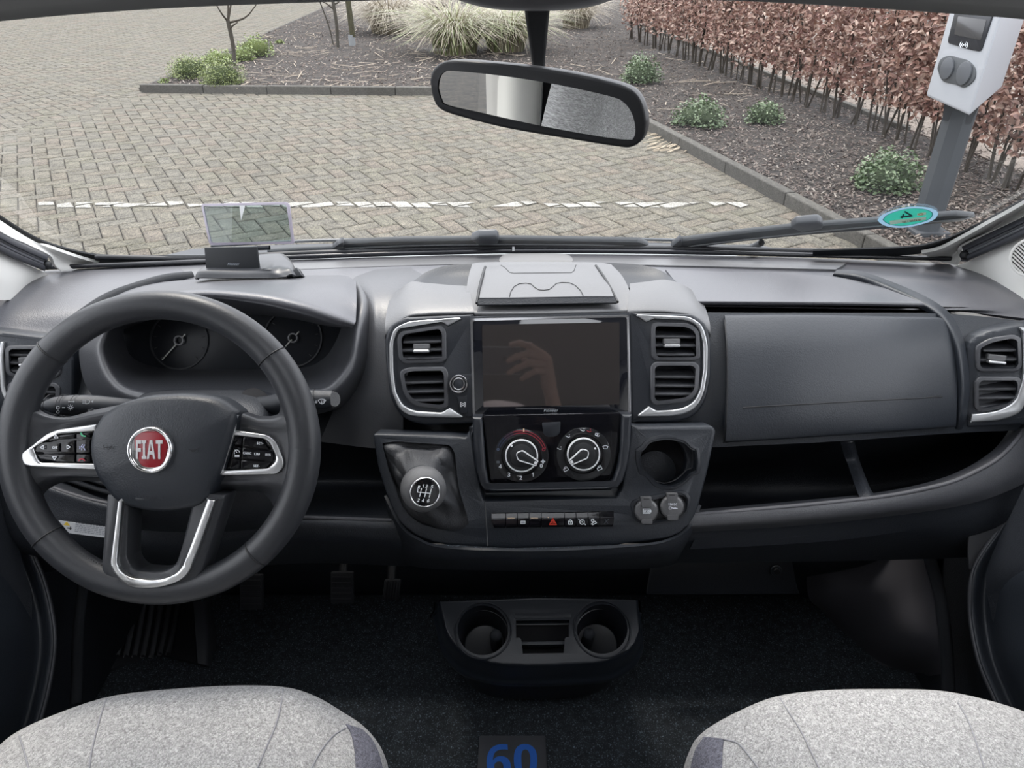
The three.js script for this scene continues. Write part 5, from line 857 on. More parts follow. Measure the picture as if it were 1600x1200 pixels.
{
  const s = outline(FG, plateL, 0.0); s.holes.push(holeOf(FG, bootHole), holeOf(FG, cupHole), holeOf(FG, sockHole), holeOf(FG, [[766, 800, 3], [960.5, 797.5, 3], [955, 826, 10], [774, 828, 10]]));
  add('console_plate', extr(s, -0.055, 0, 0.005, 4), M.dash, dash, FG);
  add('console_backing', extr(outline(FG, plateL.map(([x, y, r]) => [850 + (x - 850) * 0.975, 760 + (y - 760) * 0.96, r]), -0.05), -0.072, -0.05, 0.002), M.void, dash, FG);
  part('console_skirt', loft([
    [[600, 775, 1.08], [622, 818, 1.05], [650, 842, 1.04], [700, 857, 1.035], [850, 861, 1.03], [1000, 853, 1.035], [1050, 843, 1.04], [1080, 822, 1.05], [1096, 790, 1.08]],
    [[606, 800, 1.10], [624, 838, 1.07], [652, 858, 1.055], [700, 869, 1.05], [850, 874, 1.045], [1000, 867, 1.05], [1052, 858, 1.055], [1078, 838, 1.07], [1090, 805, 1.10]],
    [[614, 840, 1.15], [626, 862, 1.12], [650, 872, 1.10], [700, 878, 1.09], [850, 880, 1.085], [1000, 877, 1.09], [1050, 871, 1.10], [1068, 858, 1.12], [1078, 835, 1.15]],
    [[620, 870, 1.25], [632, 880, 1.24], [652, 886, 1.23], [700, 890, 1.22], [850, 892, 1.22], [1000, 889, 1.22], [1046, 884, 1.23], [1060, 876, 1.24], [1068, 860, 1.25]]], 60, 18, 0.004), M.dashDark, dash);
  part('console_seam', tube([A(757.5, 784, 1.0275), A(760, 820, 1.012), A(762, 853, 1.0005)], 0.0009, 12, 5), M.black, dash);
  // U-shaped frame round the climate panel
  const u = new THREE.Shape(); [[738, 652], [740, 700], [743, 730], [750, 758], [757, 766], [768, 769], [955, 765], [966, 762], [974, 752], [982, 724], [985, 700], [988, 648], [972, 648], [970, 700], [966, 728], [959, 749], [954, 755], [946, 757.5], [776, 760.5], [768, 759], [763, 753], [759, 728], [757, 700], [753, 652]].forEach((p, k) => { const q = FG.L(p[0], p[1], 0.014); k ? u.lineTo(q.x, q.y) : u.moveTo(q.x, q.y); });
  add('climate_surround', extr(u, -0.03, 0.014, 0.005, 4), M.satin, dash, FG);
}
{ // climate control panel
  const t = thing('climate_panel', 'glossy black climate control panel with two rotary dials under the screen', 'control panel'); FG.place(t); const h = 0.004;
  part('panel', extr(outline(FG, [[755, 650, 2], [970, 646, 2], [967, 702, 3], [953.5, 753.5, 9], [767.5, 757, 9], [759, 702, 3]], h), -0.02, h, 0.0015), M.gloss, t);
  for (const [i, x, y, ax, ay, name] of [[0, 815, 712.5, 839.5, 724.5, 'left'], [1, 912, 710, 891, 723.5, 'right']]) {
    const d = part('dial', extr(ringShape(FG, x, y, 42, 30.5, h + 0.003), h - 0.002, h + 0.003, 0.0012, 2, 40), new THREE.MeshPhysicalMaterial({ color: lin(0.016, 0.017, 0.019), roughness: 0.14 }), t);
    const kn = part('knob', extr(disc(FG, x, y, 24.5, h + 0.014), h, h + 0.014, 0.003, 3, 40), M.rubber, t);
    part('ring', extr(ringShape(FG, x, y, 25.2, 23.2, h + 0.0155), h + 0.011, h + 0.0155, 0.0003, 2, 40), M.ink, kn);
    part('inner_disc', extr(disc(FG, x, y, 18, h + 0.017), h + 0.012, h + 0.017, 0.0012, 2, 32), M.black, kn);
    // raised pointer: a teardrop with a pale edge
    const dx = ax - x, dy = ay - y, l = Math.hypot(dx, dy), ux = dx / l, uy = dy / l, nx = -uy, ny = ux, tear = (r, w, e) => [[x + nx * r - ux * 2, y + ny * r - uy * 2, 3], [x + ux * e + nx * w, y + uy * e + ny * w, 1], [x + ux * e - nx * w, y + uy * e - ny * w, 1], [x - nx * r - ux * 2, y - ny * r - uy * 2, 3], [x - ux * (r + 2), y - uy * (r + 2), r]];
    const hp = h + 0.024, o = outline(FG, tear(9, 4.4, l), hp); o.holes.push(holeOf(FG, tear(7.3, 3, l - 0.5), hp));
    part('pointer', extr(outline(FG, tear(8.6, 4.2, l), hp), h + 0.012, hp - 0.0006, 0.001), M.rubber, kn);
    part('pointer_edge', extr(o, hp - 0.0026, hp, 0), M.ink, kn);
    part('pointer_mark', extr(outline(FG, [[ax - ux * 5 + nx * 2.2, ay - uy * 5 + ny * 2.2], [ax - ux * 1 + nx * 2.2, ay - uy * 1 + ny * 2.2], [ax - ux * 1 - nx * 2.2, ay - uy * 1 - ny * 2.2], [ax - ux * 5 - nx * 2.2, ay - uy * 5 - ny * 2.2]], hp), hp - 0.0026, hp + 0.0002, 0), M.ink, kn);
    const q = i ? [930, 701] : [799.5, 697]; part('dot', extr(disc(FG, ...q, 1.5, h + 0.0175), h + 0.016, h + 0.0176, 0, 1, 10), M.ink, kn);
  }
  print(FG, 'dial_print', 770, 664, 860, 758, h + 0.0036, (g) => { const ink = '#dfe3e8'; g.lineWidth = 1.3; for (const [r, c] of [[39.5, 0], [36, 0]]) { const st = [[-2.75, -2.3, '#26324e'], [-2.3, -1.9, '#4a2c44'], [-1.9, -0.32, '#8f2534']]; for (const [a, b, col] of st) { g.strokeStyle = col; g.beginPath(); g.arc(815, 712.5, r, a, b); g.stroke(); } }
    g.strokeStyle = '#8f2534'; g.beginPath(); g.arc(849.5, 702, 2.2, 0, 7); g.stroke(); g.strokeStyle = '#56657e'; g.beginPath(); g.arc(778.3, 702, 1.6, 0, 7); g.stroke();
    g.fillStyle = '#f3c9a8'; g.fillRect(817.5, 669.5, 1.8, 5); g.fillStyle = ink; g.font = 'bold 8.5px sans-serif'; g.fillText('4', 779.5, 731.5); g.fillText('3', 793, 744.5); g.fillText('2', 811.5, 749.5); g.fillText('1', 830.5, 744.5); g.fillText('0', 843.5, 730.5); g.strokeStyle = ink; g.lineWidth = 1; for (let k = 0; k < 4; k++) { g.beginPath(); g.ellipse(848.5 + 1.6 * Math.cos(k * 1.57), 721 + 1.6 * Math.sin(k * 1.57), 1.6, 0.7, k * 1.57, 0, 7); g.stroke(); } g.strokeStyle = '#6d747c'; g.strokeRect(776.5, 720.5, 3.5, 2.5); }, t, 10);
  print(FG, 'dial_print', 866, 662, 958, 758, h + 0.0036, (g) => { const ink = '#dfe3e8'; g.strokeStyle = ink; g.lineWidth = 1; const man = (x, y) => { g.beginPath(); g.moveTo(x - 3, y); g.lineTo(x + 1, y + 2.2); g.lineTo(x + 3.5, y + 1.2); g.moveTo(x + 2.6, y - 1.2); g.lineTo(x + 2.6, y - 2.4); g.stroke(); };
    man(910, 671.5); man(887, 681); man(874, 700); g.strokeStyle = '#9c2a38'; man(920, 672.5); g.strokeStyle = ink; man(933, 679.5); g.strokeRect(930.5, 677, 3, 3);
    const car = (x, y, a) => { g.save(); g.translate(x, y); g.rotate(a); g.strokeRect(-3.4, -2, 6.8, 4); g.beginPath(); g.moveTo(-2, -2); g.lineTo(-1, -4); g.lineTo(3, -4); g.stroke(); g.restore(); }; g.beginPath(); g.moveTo(942, 697.5); g.quadraticCurveTo(946, 695, 950, 697.5); g.lineTo(948.5, 701); g.lineTo(943.5, 701); g.closePath(); g.stroke(); car(884.5, 733.5, -0.5); car(937, 732, -0.4); }, t, 10);
  part('blank_cover', extr(outline(FG, [[847, 660.5, 2], [876, 659, 2], [875, 677, 4], [868, 682.5, 4], [855, 683, 4], [849, 678, 4]], h + 0.0025), h, h + 0.0025, 0.0012), M.satin, t);
}
{ // switch row
  const t = thing('switch_row', 'row of nine glossy black push switches with a red hazard triangle', 'switch panel'); FG.place(t); const h = 0.002;
  part('tray', extr(outline(FG, [[765, 799, 4], [961.5, 796.5, 4], [956, 827, 11], [773, 829.5, 11]], h - 0.012), -0.03, h - 0.012, 0), M.black, t);
  const X = [767.5, 790.4, 808.8, 826.6, 846, 882, 900, 918.8, 937, 959.5];
  for (let i = 0; i < 9; i++) {
    const a = X[i] + 0.5, b = X[i + 1] - 0.5, yt = 800.7 - i * 0.25, yb = 826.5 - i * 0.25, l = i === 0 ? 6 : 0, r = i === 8 ? 6 : 0;
    const g = loft([[0, 1].map((q) => { const p = FG.L(q ? b : a, yt, h); return V(p.x, p.y, h - 0.006); }), [0, 1].map((q) => { const p = FG.L(q ? b : a, yt + 1, h); return V(p.x, p.y, h - 0.002); }), [0, 1].map((q) => { const p = FG.L(q ? b : a, yt + 9, h); return V(p.x, p.y, h + 0.001); }), [0, 1].map((q) => { const p = FG.L(q ? b : a, yt + 11, h); return V(p.x, p.y, h + 0.0025); }), [0, 1].map((q) => { const p = FG.L(q ? (i === 8 ? b - 2 : b) : (i === 0 ? a + 4 : a), yb - 3, h); return V(p.x, p.y, h + 0.002); }), [0, 1].map((q) => { const p = FG.L(q ? (i === 8 ? b - 6 : b) : (i === 0 ? a + 9 : a), yb, h); return V(p.x, p.y, h - 0.008); })], 2, 20, 0.006);
    part('switch', g, M.gloss, t);
  }
  print(FG, 'switch_print', 766, 798, 962, 830, h + 0.0045, (g) => { g.lineWidth = 1.1; g.strokeStyle = '#d7402a'; for (const r of [5.5, 2.4]) { g.beginPath(); g.moveTo(864, 815.3 - r * 1.05); g.lineTo(864 + r, 815.3 + r * 0.8); g.lineTo(864 - r, 815.3 + r * 0.8); g.closePath(); g.stroke(); }
    g.strokeStyle = g.fillStyle = '#e6e9ec'; g.strokeRect(888.3, 814.5, 6, 4.6); g.beginPath(); g.arc(891.3, 814.3, 2.1, Math.PI, 0); g.stroke(); g.fillRect(890.8, 816, 1, 2); g.beginPath(); g.arc(909.5, 815.5, 3.6, 0, 7); g.stroke(); g.font = 'bold 4.5px sans-serif'; g.fillText('T', 908.1, 817.3); g.beginPath(); g.moveTo(905.5, 812.5); g.lineTo(904, 811); g.moveTo(913.5, 818.5); g.lineTo(915, 820); g.stroke(); g.beginPath(); g.arc(926, 813, 2, 0, 7); g.stroke(); g.beginPath(); g.moveTo(924, 818.5); g.lineTo(930, 814.5); g.lineTo(932, 817); g.lineTo(926, 820); g.closePath(); g.stroke();
    g.strokeStyle = '#dfe3e6'; g.strokeRect(814, 814.2, 6.5, 4); g.fillStyle = '#9aa0a8'; g.fillRect(815, 815, 4.6, 2.2); g.strokeStyle = '#3d4148'; g.beginPath(); g.moveTo(944, 818); g.lineTo(951, 811); g.moveTo(945, 811); g.lineTo(950, 818); g.stroke(); g.fillStyle = '#f0d2b0'; g.fillRect(793, 809, 12, 0.9); g.fillRect(829, 809, 12, 0.9); g.fillRect(856, 808, 1.2, 1.2); g.fillRect(848, 808, 1, 1); }, t, 10);
}
// gear lever
{
  const t = thing('gear_lever', 'gear lever with round knob showing the shift pattern above a folded leather gaiter', 'gear lever'); t.position.copy(A(665, 760, 1.0));
  const B = t.position, mv = (g) => g.translate(-B.x, -B.y, -B.z), h = 0;
  // gaiter: rings from the frame edge to the neck, with folds
  const edge = openPts(outline(FG, bootHole, -0.012), 6).map((p) => V(p.x, p.y, -0.012).applyQuaternion(FG.q).add(FG.o)); const cv = new THREE.CatmullRomCurve3(edge, true), n = 120, rings = [];
  const neck = A(655, 742, 0.985), tip = A(662, 764, 0.955);
  const P = [], uv = [], idx = [], K = 22;
  for (let j = 0; j <= K; j++) { const s = j / K; for (let i = 0; i <= n; i++) { const e = cv.getPointAt((i % n) / n); const an = i / n * Math.PI * 2; const ctr = neck.clone().lerp(tip, Math.max(0, (s - 0.6) / 0.4)); const q = e.clone().sub(B).multiplyScalar(Math.pow(1 - s, 0.72)).add(B);
      const r = 0.022 * (s < 0.85 ? s : 0.85); const base = e.clone().lerp(ctr, Math.pow(s, 0.9)); const out = e.clone().sub(neck).normalize(); base.addScaledVector(out, r);
      const w = Math.sin(Math.PI * Math.min(1, s * 1.15)) ; const fold = (Math.sin(an * 3 + s * 5.5 + 0.6) * 0.6 + Math.sin(an * 5 - s * 7 + 2) * 0.4 + Math.abs(Math.sin(an * 4 + s * 3)) * 0.5 - 0.35) * 0.011 * w; base.addScaledVector(V(0, SP, CP), fold - 0.006 * w + 0.022 * s * s); P.push(base.x - B.x, base.y - B.y, base.z - B.z); uv.push(i / n * 0.5, s * 0.15); } }
  for (let j = 0; j < K; j++) for (let i = 0; i < n; i++) { const a = j * (n + 1) + i; idx.push(a, a + n + 1, a + 1, a + 1, a + n + 1, a + n + 2); }
  const g = new THREE.BufferGeometry(); g.setAttribute('position', new THREE.Float32BufferAttribute(P, 3)); g.setAttribute('uv', new THREE.Float32BufferAttribute(uv, 2)); g.setIndex(idx); g.computeVertexNormals(); part('gaiter', g, new THREE.MeshStandardMaterial({ color: M.boot.color, roughness: 0.42, side: THREE.DoubleSide, bumpMap: M.boot.bumpMap, bumpScale: 0.0005 }), t);
  part('gaiter_frame', (() => { const s = outline(FG, bootHole.map(([x, y, r]) => [664 + (x - 664) * 1.03, 760 + (y - 760) * 1.025, r]), -0.004); s.holes.push(holeOf(FG, bootHole.map(([x, y, r]) => [664 + (x - 664) * 0.985, 760 + (y - 760) * 0.985, r]), -0.004)); const q = extr(s, -0.016, -0.004, 0.002); q.applyMatrix4(new THREE.Matrix4().compose(FG.o, FG.q, V(1, 1, 1))); return mv(q); })(), M.satin, t);
  // knob: lathed body, its axis aimed at the driver's hand
  const axis = A(666, 771, 0.90).sub(A(655, 748, 0.99)).normalize(), q = new THREE.Quaternion().setFromUnitVectors(V(0, 1, 0), axis), top = A(664.5, 770, 0.912);
  const lathe = (prof) => { const l = new THREE.LatheGeometry(prof.map((p) => new THREE.Vector2(...p)), 48); l.applyQuaternion(q); l.translate(top.x - B.x, top.y - B.y, top.z - B.z); return l; };
  part('knob', lathe([[0.0001, -0.085], [0.010, -0.085], [0.0115, -0.07], [0.014, -0.058], [0.0195, -0.05], [0.0262, -0.040], [0.0295, -0.028], [0.0290, -0.016], [0.0262, -0.008], [0.0215, -0.003], [0.0195, -0.0025]]), M.dashSoft, t);
  part('knob_base', lathe([[0.013, -0.068], [0.021, -0.064], [0.0255, -0.054], [0.0265, -0.045], [0.0262, -0.041]]), M.dash, t);
  part('emblem_ring', lathe([[0.0172, -0.0035], [0.0174, -0.0008], [0.0186, -0.0002], [0.0197, -0.0012], [0.0200, -0.004]]), M.bright, t);
  part('emblem', lathe([[0.0175, -0.0022], [0.012, -0.0008], [0.006, -0.0002], [0.0001, 0]]), new THREE.MeshPhysicalMaterial({ color: lin(0.012, 0.012, 0.014), roughness: 0.08, clearcoat: 1 }), t);
  const tl = Math.asin(axis.y) * 180 / Math.PI, yw = Math.atan2(axis.x, axis.z) * 180 / Math.PI, FK = new Frame(0, 0, top.clone().addScaledVector(axis, 0.0006), tl, yw, 0); FK.k = 0.9 / FOC;
  const sp = new THREE.Group(); sp.name = 'shift_pattern'; FK.place(sp); sp.position.sub(B); t.add(sp);
  const c0 = proj(FK.o); const ox = c0[0] - 664, oy = c0[1] - 769.5;
  print(FK, 'pattern_print', 646 + ox, 752 + oy, 684 + ox, 788 + oy, 0, (gg) => { gg.translate(ox, oy); gg.strokeStyle = gg.fillStyle = '#f2f4f6'; gg.lineWidth = 1.3; gg.beginPath(); gg.moveTo(652.3, 764); gg.lineTo(651.8, 768.2); gg.lineTo(671.5, 770.2); for (const [x, y] of [[658, 0], [665.8, 0.7], [673.2, 1.2]]) { gg.moveTo(x, 762.5 + y); gg.lineTo(x - 3, 775 + y); } gg.stroke(); gg.font = 'italic bold 7px sans-serif'; gg.fillText('R', 651, 762.6); gg.fillText('1', 658.3, 760.6); gg.fillText('3', 663.5, 761); gg.fillText('5', 672, 761.8); gg.fillText('2', 650.8, 783); gg.fillText('4', 658, 783.2); gg.fillText('6', 666, 783.7); }, sp, 14);
  // gaiter seam
  const seamPts = [[652, 686, 1.062], [654, 700, 1.05], [660, 714, 1.035], [664, 726, 1.025], [660, 738, 1.0]];
  const st = new THREE.CapsuleGeometry(0.0007, 0.0026, 3, 6); for (const k of [-3, 3]) for (let i = 0; i < 8; i++) { const s = part('stitch', st, M.black, t); s.position.copy(A(652 + k + i * 0.9, 684 + i * 4.2, 1.062 - i * 0.0045)).sub(B); }
}
// cup holder well and power sockets
{
  const well = openPts(outline(FG, cupHole.map(([x, y, r]) => [x, y, r]), -0.01)), sh = new THREE.Shape(well), c = FG.L(1044, 722, 0);
  const w2 = new THREE.Shape(); w2.absarc(c.x, c.y, 46 * FG.k, 0, 7); const hl = new THREE.Path(); hl.absarc(c.x, c.y - 0.004, 37 * FG.k, 0, Math.PI * 2); 
  add('cup_well', extr((() => { const s = new THREE.Shape(); s.absarc(c.x, c.y, 52 * FG.k, 0, Math.PI * 2); s.holes.push(hl); return s; })(), -0.05, -0.03, 0.003), M.dashDark, dash, FG);
  add('cup_rim', extr((() => { const s = outline(FG, cupHole.map(([x, y, r]) => [1044 + (x - 1044) * 1.045, 722 + (y - 722) * 1.045, r]), 0.003); s.holes.push(holeOf(FG, cupHole.map(([x, y, r]) => [1044 + (x - 1044) * 0.985, 722 + (y - 722) * 0.985, r]), 0.003)); return s; })(), -0.03, 0.002, 0.0018), M.satin, dash, FG);
  add('cup_floor', extr((() => { const s = new THREE.Shape(); s.absarc(c.x - 0.01, c.y - 0.022, 34 * FG.k, 0, Math.PI * 2); return s; })(), -0.049, -0.044, 0.001), M.dashDark, dash, FG);
  add('socket_tray', extr(outline(FG, sockHole, -0.009), -0.03, -0.009, 0.001), M.dashMid, dash, FG);
  add('socket_rim', extr((() => { const s = outline(FG, sockHole.map(([x, y, r]) => [1032 + (x - 1032) * 1.04, 795 + (y - 795) * 1.06, r]), 0.002); s.holes.push(holeOf(FG, sockHole.map(([x, y, r]) => [1032 + (x - 1032) * 0.98, 795 + (y - 795) * 0.97, r]), 0.002)); return s; })(), -0.02, 0.002, 0.0016), M.satin, dash, FG);
  for (const [x, y, r, txt] of [[1010.5, 799, 18.3, 'USB'], [1051, 793, 18.3, '12V']]) {
    const t = thing('power_socket', txt === 'USB' ? 'round grey flap over the USB socket, left of the two under the cup holder' : 'round grey flap over the 12 volt socket, right of the two under the cup holder', 'socket'); FG.place(t);
    part('ring', extr(ringShape(FG, x, y, r + 2, r - 0.5, 0.004), -0.012, 0.003, 0.0015, 2, 30), M.black, t);
    const lid = part('lid', extr(disc(FG, x, y, r, 0.008), -0.004, 0.007, 0.003, 3, 30), M.dashSoft, t);
    part('hinge', extr(outline(FG, [[x - 9, y - 22, 1], [x + 8, y - 22, 1], [x + 8, y - 6, 1], [x - 8, y - 6, 1]], 0.009), 0.0, 0.009, 0.001), M.dashSoft, lid);
    part('hinge_slot', extr(outline(FG, [[x - 5, y - 20], [x + 4, y - 20], [x + 4, y - 18.5], [x - 5, y - 18.5]], 0.0092), 0.008, 0.0092, 0), M.black, lid);
    part('tab', extr(outline(FG, [[x - 8, y + 12, 1], [x + 9, y + 12, 1], [x + 9, y + 20, 2], [x - 8, y + 20, 2]], 0.008), 0.001, 0.008, 0.001), M.dashSoft, lid);
    print(FG, 'lettering', x - 14, y - 12, x + 16, y + 12, 0.0096, (g) => { g.strokeStyle = g.fillStyle = '#dfe4ea'; g.lineWidth = 1; if (txt === 'USB') { g.strokeRect(x - 5.5, y - 3.5, 11, 6.5); g.fillRect(x + 6, y - 2, 1.3, 3.5); g.font = 'bold 5.5px sans-serif'; g.fillText('USB', x - 5, y + 2, 10); } else { g.font = 'bold 5px sans-serif'; g.fillText('12V DC', x - 7, y - 3.5, 14); g.strokeRect(x - 5.5, y - 0.8, 3.4, 3.4); g.beginPath(); g.moveTo(x - 2, y + 0.2); for (let i = 0; i < 4; i++) { g.lineTo(x + i * 2.2, y + 0.2); g.lineTo(x + i * 2.2, y + 1.8); g.lineTo(x + 1 + i * 2.2, y + 1.8); } g.stroke(); } }, lid, 14);
  }
}

// ================= SIDES, MIRROR, WIPERS =================
const WT = Math.atan2(WS_N.y, WS_N.z) * 180 / Math.PI;             // the screen's tilt
const FW = new Frame(0, 0, ws(1290, 360, -0.012), WT); FW.k = 1.24 / FOC;
const frit = std([0.010, 0.012, 0.015], 0.45);
struct('trim_2', loft([
  [[-180, 214], [0, 338], [50, 369], [83, 383], [133, 396], [172, 400], [240, 401], [330, 401]].map(([x, y]) => ws(x, y, 0.004)),
  [[-180, 236], [0, 348], [50, 379], [83, 394], [133, 408], [172, 413], [240, 414], [330, 412]].map(([x, y]) => ws(x, y, 0.006))], 60, 3, 0.003), frit);
struct('trim_3', loft([
  [[1270, 392], [1360, 389], [1410, 387], [1453, 381], [1510, 360], [1600, 311], [1780, 200]].map(([x, y]) => ws(x, y, 0.004)),
  [[1270, 402], [1360, 400], [1410, 399], [1453, 393], [1512, 368], [1600, 320], [1780, 220]].map(([x, y]) => ws(x, y, 0.006))], 60, 3, 0.003), frit);
// screen pillars: cream trim, blind cassette, lower cover
struct('trim_4', loft([
  [[-180, 224], [0, 344], [50, 375], [85, 390], [120, 402], [155, 412]].map(([x, y]) => ws(x, y, 0.014)),
  [[-180, 232, 0.985], [0, 350, 1.20], [46, 377, 1.28], [82, 395, 1.34], [104, 408, 1.37], [140, 416, 1.40]],
  [[-180, 250, 0.97], [0, 361, 1.185], [42, 381, 1.265], [78, 399, 1.325], [86, 414, 1.345], [96, 424, 1.36]]], 40, 10, 0.006), M.cream);
struct('trim_5', loft([
  [[1440, 396], [1470, 389], [1508, 370], [1540, 352], [1600, 319], [1780, 212]].map(([x, y]) => ws(x, y, 0.014)),
  [[1468, 408, 1.40], [1488, 397, 1.37], [1514, 378, 1.34], [1546, 359, 1.28], [1600, 326, 1.20], [1780, 222, 0.985]],
  [[1492, 414, 1.36], [1498, 400, 1.345], [1500, 384, 1.325], [1544, 363, 1.265], [1600, 337, 1.185], [1780, 240, 0.97]]], 40, 10, 0.006), M.cream);
function cassette(label, top, bot, rails) {
  const t = thing('blind_cassette', label, 'blind');
  const mix = (k, dd) => top.map((p, i) => [p[0] + (bot[i][0] - p[0]) * k, p[1] + (bot[i][1] - p[1]) * k, p[2] + (bot[i][2] - p[2]) * k + dd]);
  part('housing', loft([mix(0, 0.01), mix(0.06, -0.008), mix(0.34, -0.012), mix(0.40, 0.004), mix(0.62, 0.004), mix(0.68, -0.010), mix(0.94, -0.008), mix(1, 0.01)], 30, 40, 0.004), std([0.045, 0.047, 0.056], 0.5), t);
  for (const k of rails) part('rail', tube(mix(k, -0.002), 0.0028, 20, 8), std([0.16, 0.165, 0.18], 0.3), t);
  const e = rails.length && top[0][0] < 800 ? top.length - 1 : 0;
  part('end_cap', new THREE.SphereGeometry(0.009, 12, 10).translate(...A(bot[e][0] * 0.6 + top[e][0] * 0.4, bot[e][1] * 0.6 + top[e][1] * 0.4, top[e][2] - 0.006).toArray()), M.black, t);
}
cassette('dark pleated-blind cassette on the left screen pillar', [[-180, 250, 0.985], [0, 361, 1.195], [76, 399, 1.33]], [[-180, 298, 0.985], [0, 394, 1.195], [70, 424, 1.33]], [0.42, 0.58]);
cassette('dark pleated-blind cassette on the right screen pillar', [[1502, 384, 1.33], [1600, 336, 1.195], [1780, 240, 0.985]], [[1512, 408, 1.33], [1600, 369, 1.195], [1780, 280, 0.985]], [0.42, 0.58]);
struct('trim_6', loft([
  [[-180, 296, 1.0], [0, 393, 1.205], [66, 424, 1.34], [88, 434, 1.37]],
  [[-180, 360, 0.99], [0, 430, 1.19], [54, 438, 1.32], [86, 434.5, 1.37]],
  [[-180, 430, 0.99], [0, 469, 1.19], [46, 452, 1.31], [86, 436, 1.37]]], 30, 12, 0.006), M.cream);
struct('trim_7', loft([
  [[1488, 416, 1.38], [1514, 408, 1.34], [1600, 368, 1.205], [1780, 280, 1.0]],
  [[1490, 417, 1.38], [1530, 424, 1.32], [1600, 415, 1.19], [1780, 350, 0.99]],
  [[1491, 418, 1.38], [1538, 440, 1.31], [1600, 468, 1.19], [1780, 430, 0.99]]], 30, 12, 0.006), M.cream);
{ // round speaker grille on the right cover
  const F = new Frame(1614, 402, 1.155, 10, -42), t = thing('speaker_grille', 'round speaker grille with diagonal slots on the right cream pillar cover', 'speaker'); F.place(t);
  part('rim', extr(ringShape(F, 1614, 402, 31, 27), -0.004, 0.004, 0.001, 2, 30), M.cream, t); part('backing', extr(disc(F, 1614, 402, 28), -0.004, -0.001, 0), M.black, t);
  for (let i = -6; i <= 6; i++) { const c = F.L(1614, 402), R = 27 * F.k, o = i * R / 6.5, l = 2 * Math.sqrt(Math.max(0, R * R - o * o)); if (l < 0.004) continue; const g = box(l, 0.0024, 0.004); g.translate(0, o, 0); g.rotateZ(-0.55); g.translate(c.x, c.y, 0.001); part('bar', g, M.cream, t); }
}
// side vents
function sidePod(F, out, vu, vl, su, sl, tab, trimO, trimI, where) {
  const s = outline(F, out); s.holes.push(holeOf(F, vu), holeOf(F, vl)); add('side_pod', extr(s, -0.06, 0, 0.006, 4), M.dash, dash, F);
  vent(F, vu, su, tab, `air vent with slider tab at the ${where} end of the dashboard, upper of the pair`); vent(F, vl, sl, null, `plain slatted air vent at the ${where} end of the dashboard, lower of the pair`);
  const q = new THREE.Shape(); [...openPts(outline(F, trimO, 0.006)), ...openPts(outline(F, trimI, 0.006)).reverse()].forEach((p, i) => (i ? q.lineTo(p.x, p.y) : q.moveTo(p.x, p.y))); add('vent_surround', extr(q, -0.004, 0.006, 0.002, 3), M.silver, dash, F);
}
sidePod(new Frame(1560, 590, 1.115, 22, -12), [[1511, 545, 10], [1520, 527, 10], [1548, 516, 10], [1600, 506, 6], [1680, 500, 2], [1680, 650, 2], [1600, 664, 6], [1512, 668, 4]],
  [[1524, 550, 8], [1525, 541, 8], [1545, 529, 14], [1583, 523, 8], [1594, 528, 8], [1596, 572, 8], [1588, 580, 6], [1530, 580, 8], [1524, 573, 6]], [[1522, 597, 6], [1529, 589, 6], [1590, 589, 6], [1595, 596, 6], [1594, 621, 8], [1580, 634, 12], [1532, 643, 8], [1522, 637, 6]],
  [[1537, 1590, 544.5, -0.5], [1526, 1591, 560, -1.5], [1526, 1591, 573.5, -1]], [[1526, 1590, 605.5, -1], [1524, 1589, 619.5, -1], [1524, 1578, 634, -2]], [1556, 561, 26],
  [[1519, 648, 2], [1560, 643.5, 20], [1588, 628, 14], [1600, 590, 10], [1599, 520, 2], [1594, 512, 2], [1610, 512, 4], [1612, 600, 10], [1598, 645, 14], [1566, 657, 20], [1516.5, 659.5, 2]], [[1519, 648.6], [1517, 659]], 'right');
sidePod(new Frame(45, 580, 1.115, 22, 12), [[-80, 510, 2], [0, 518, 6], [70, 526, 10], [110, 540, 10], [116, 560, 6], [116, 640, 6], [60, 664, 8], [-80, 660, 2]],
  [[9, 545, 8], [16, 540, 6], [80, 540, 10], [94, 552, 8], [96, 582, 6], [88, 590, 6], [18, 588, 6], [10, 580, 6]], [[12, 604, 6], [18, 597, 6], [88, 598, 6], [95, 606, 6], [92, 634, 8], [40, 640, 10], [18, 630, 8]],
  [[12, 90, 551, 1], [13, 92, 564, 1], [14, 92, 577, 1]], [[15, 90, 609, 1], [16, 90, 621, 1], [22, 88, 632, 1]], [45, 564, 26],
  [[4, 534, 2], [0, 534, 2], [-3, 560, 4], [0, 610, 6], [14, 642, 10], [40, 655, 6], [42, 649, 3], [20, 637, 8], [7, 608, 6], [4, 560, 4]], [[4, 535], [5, 536]], 'left');
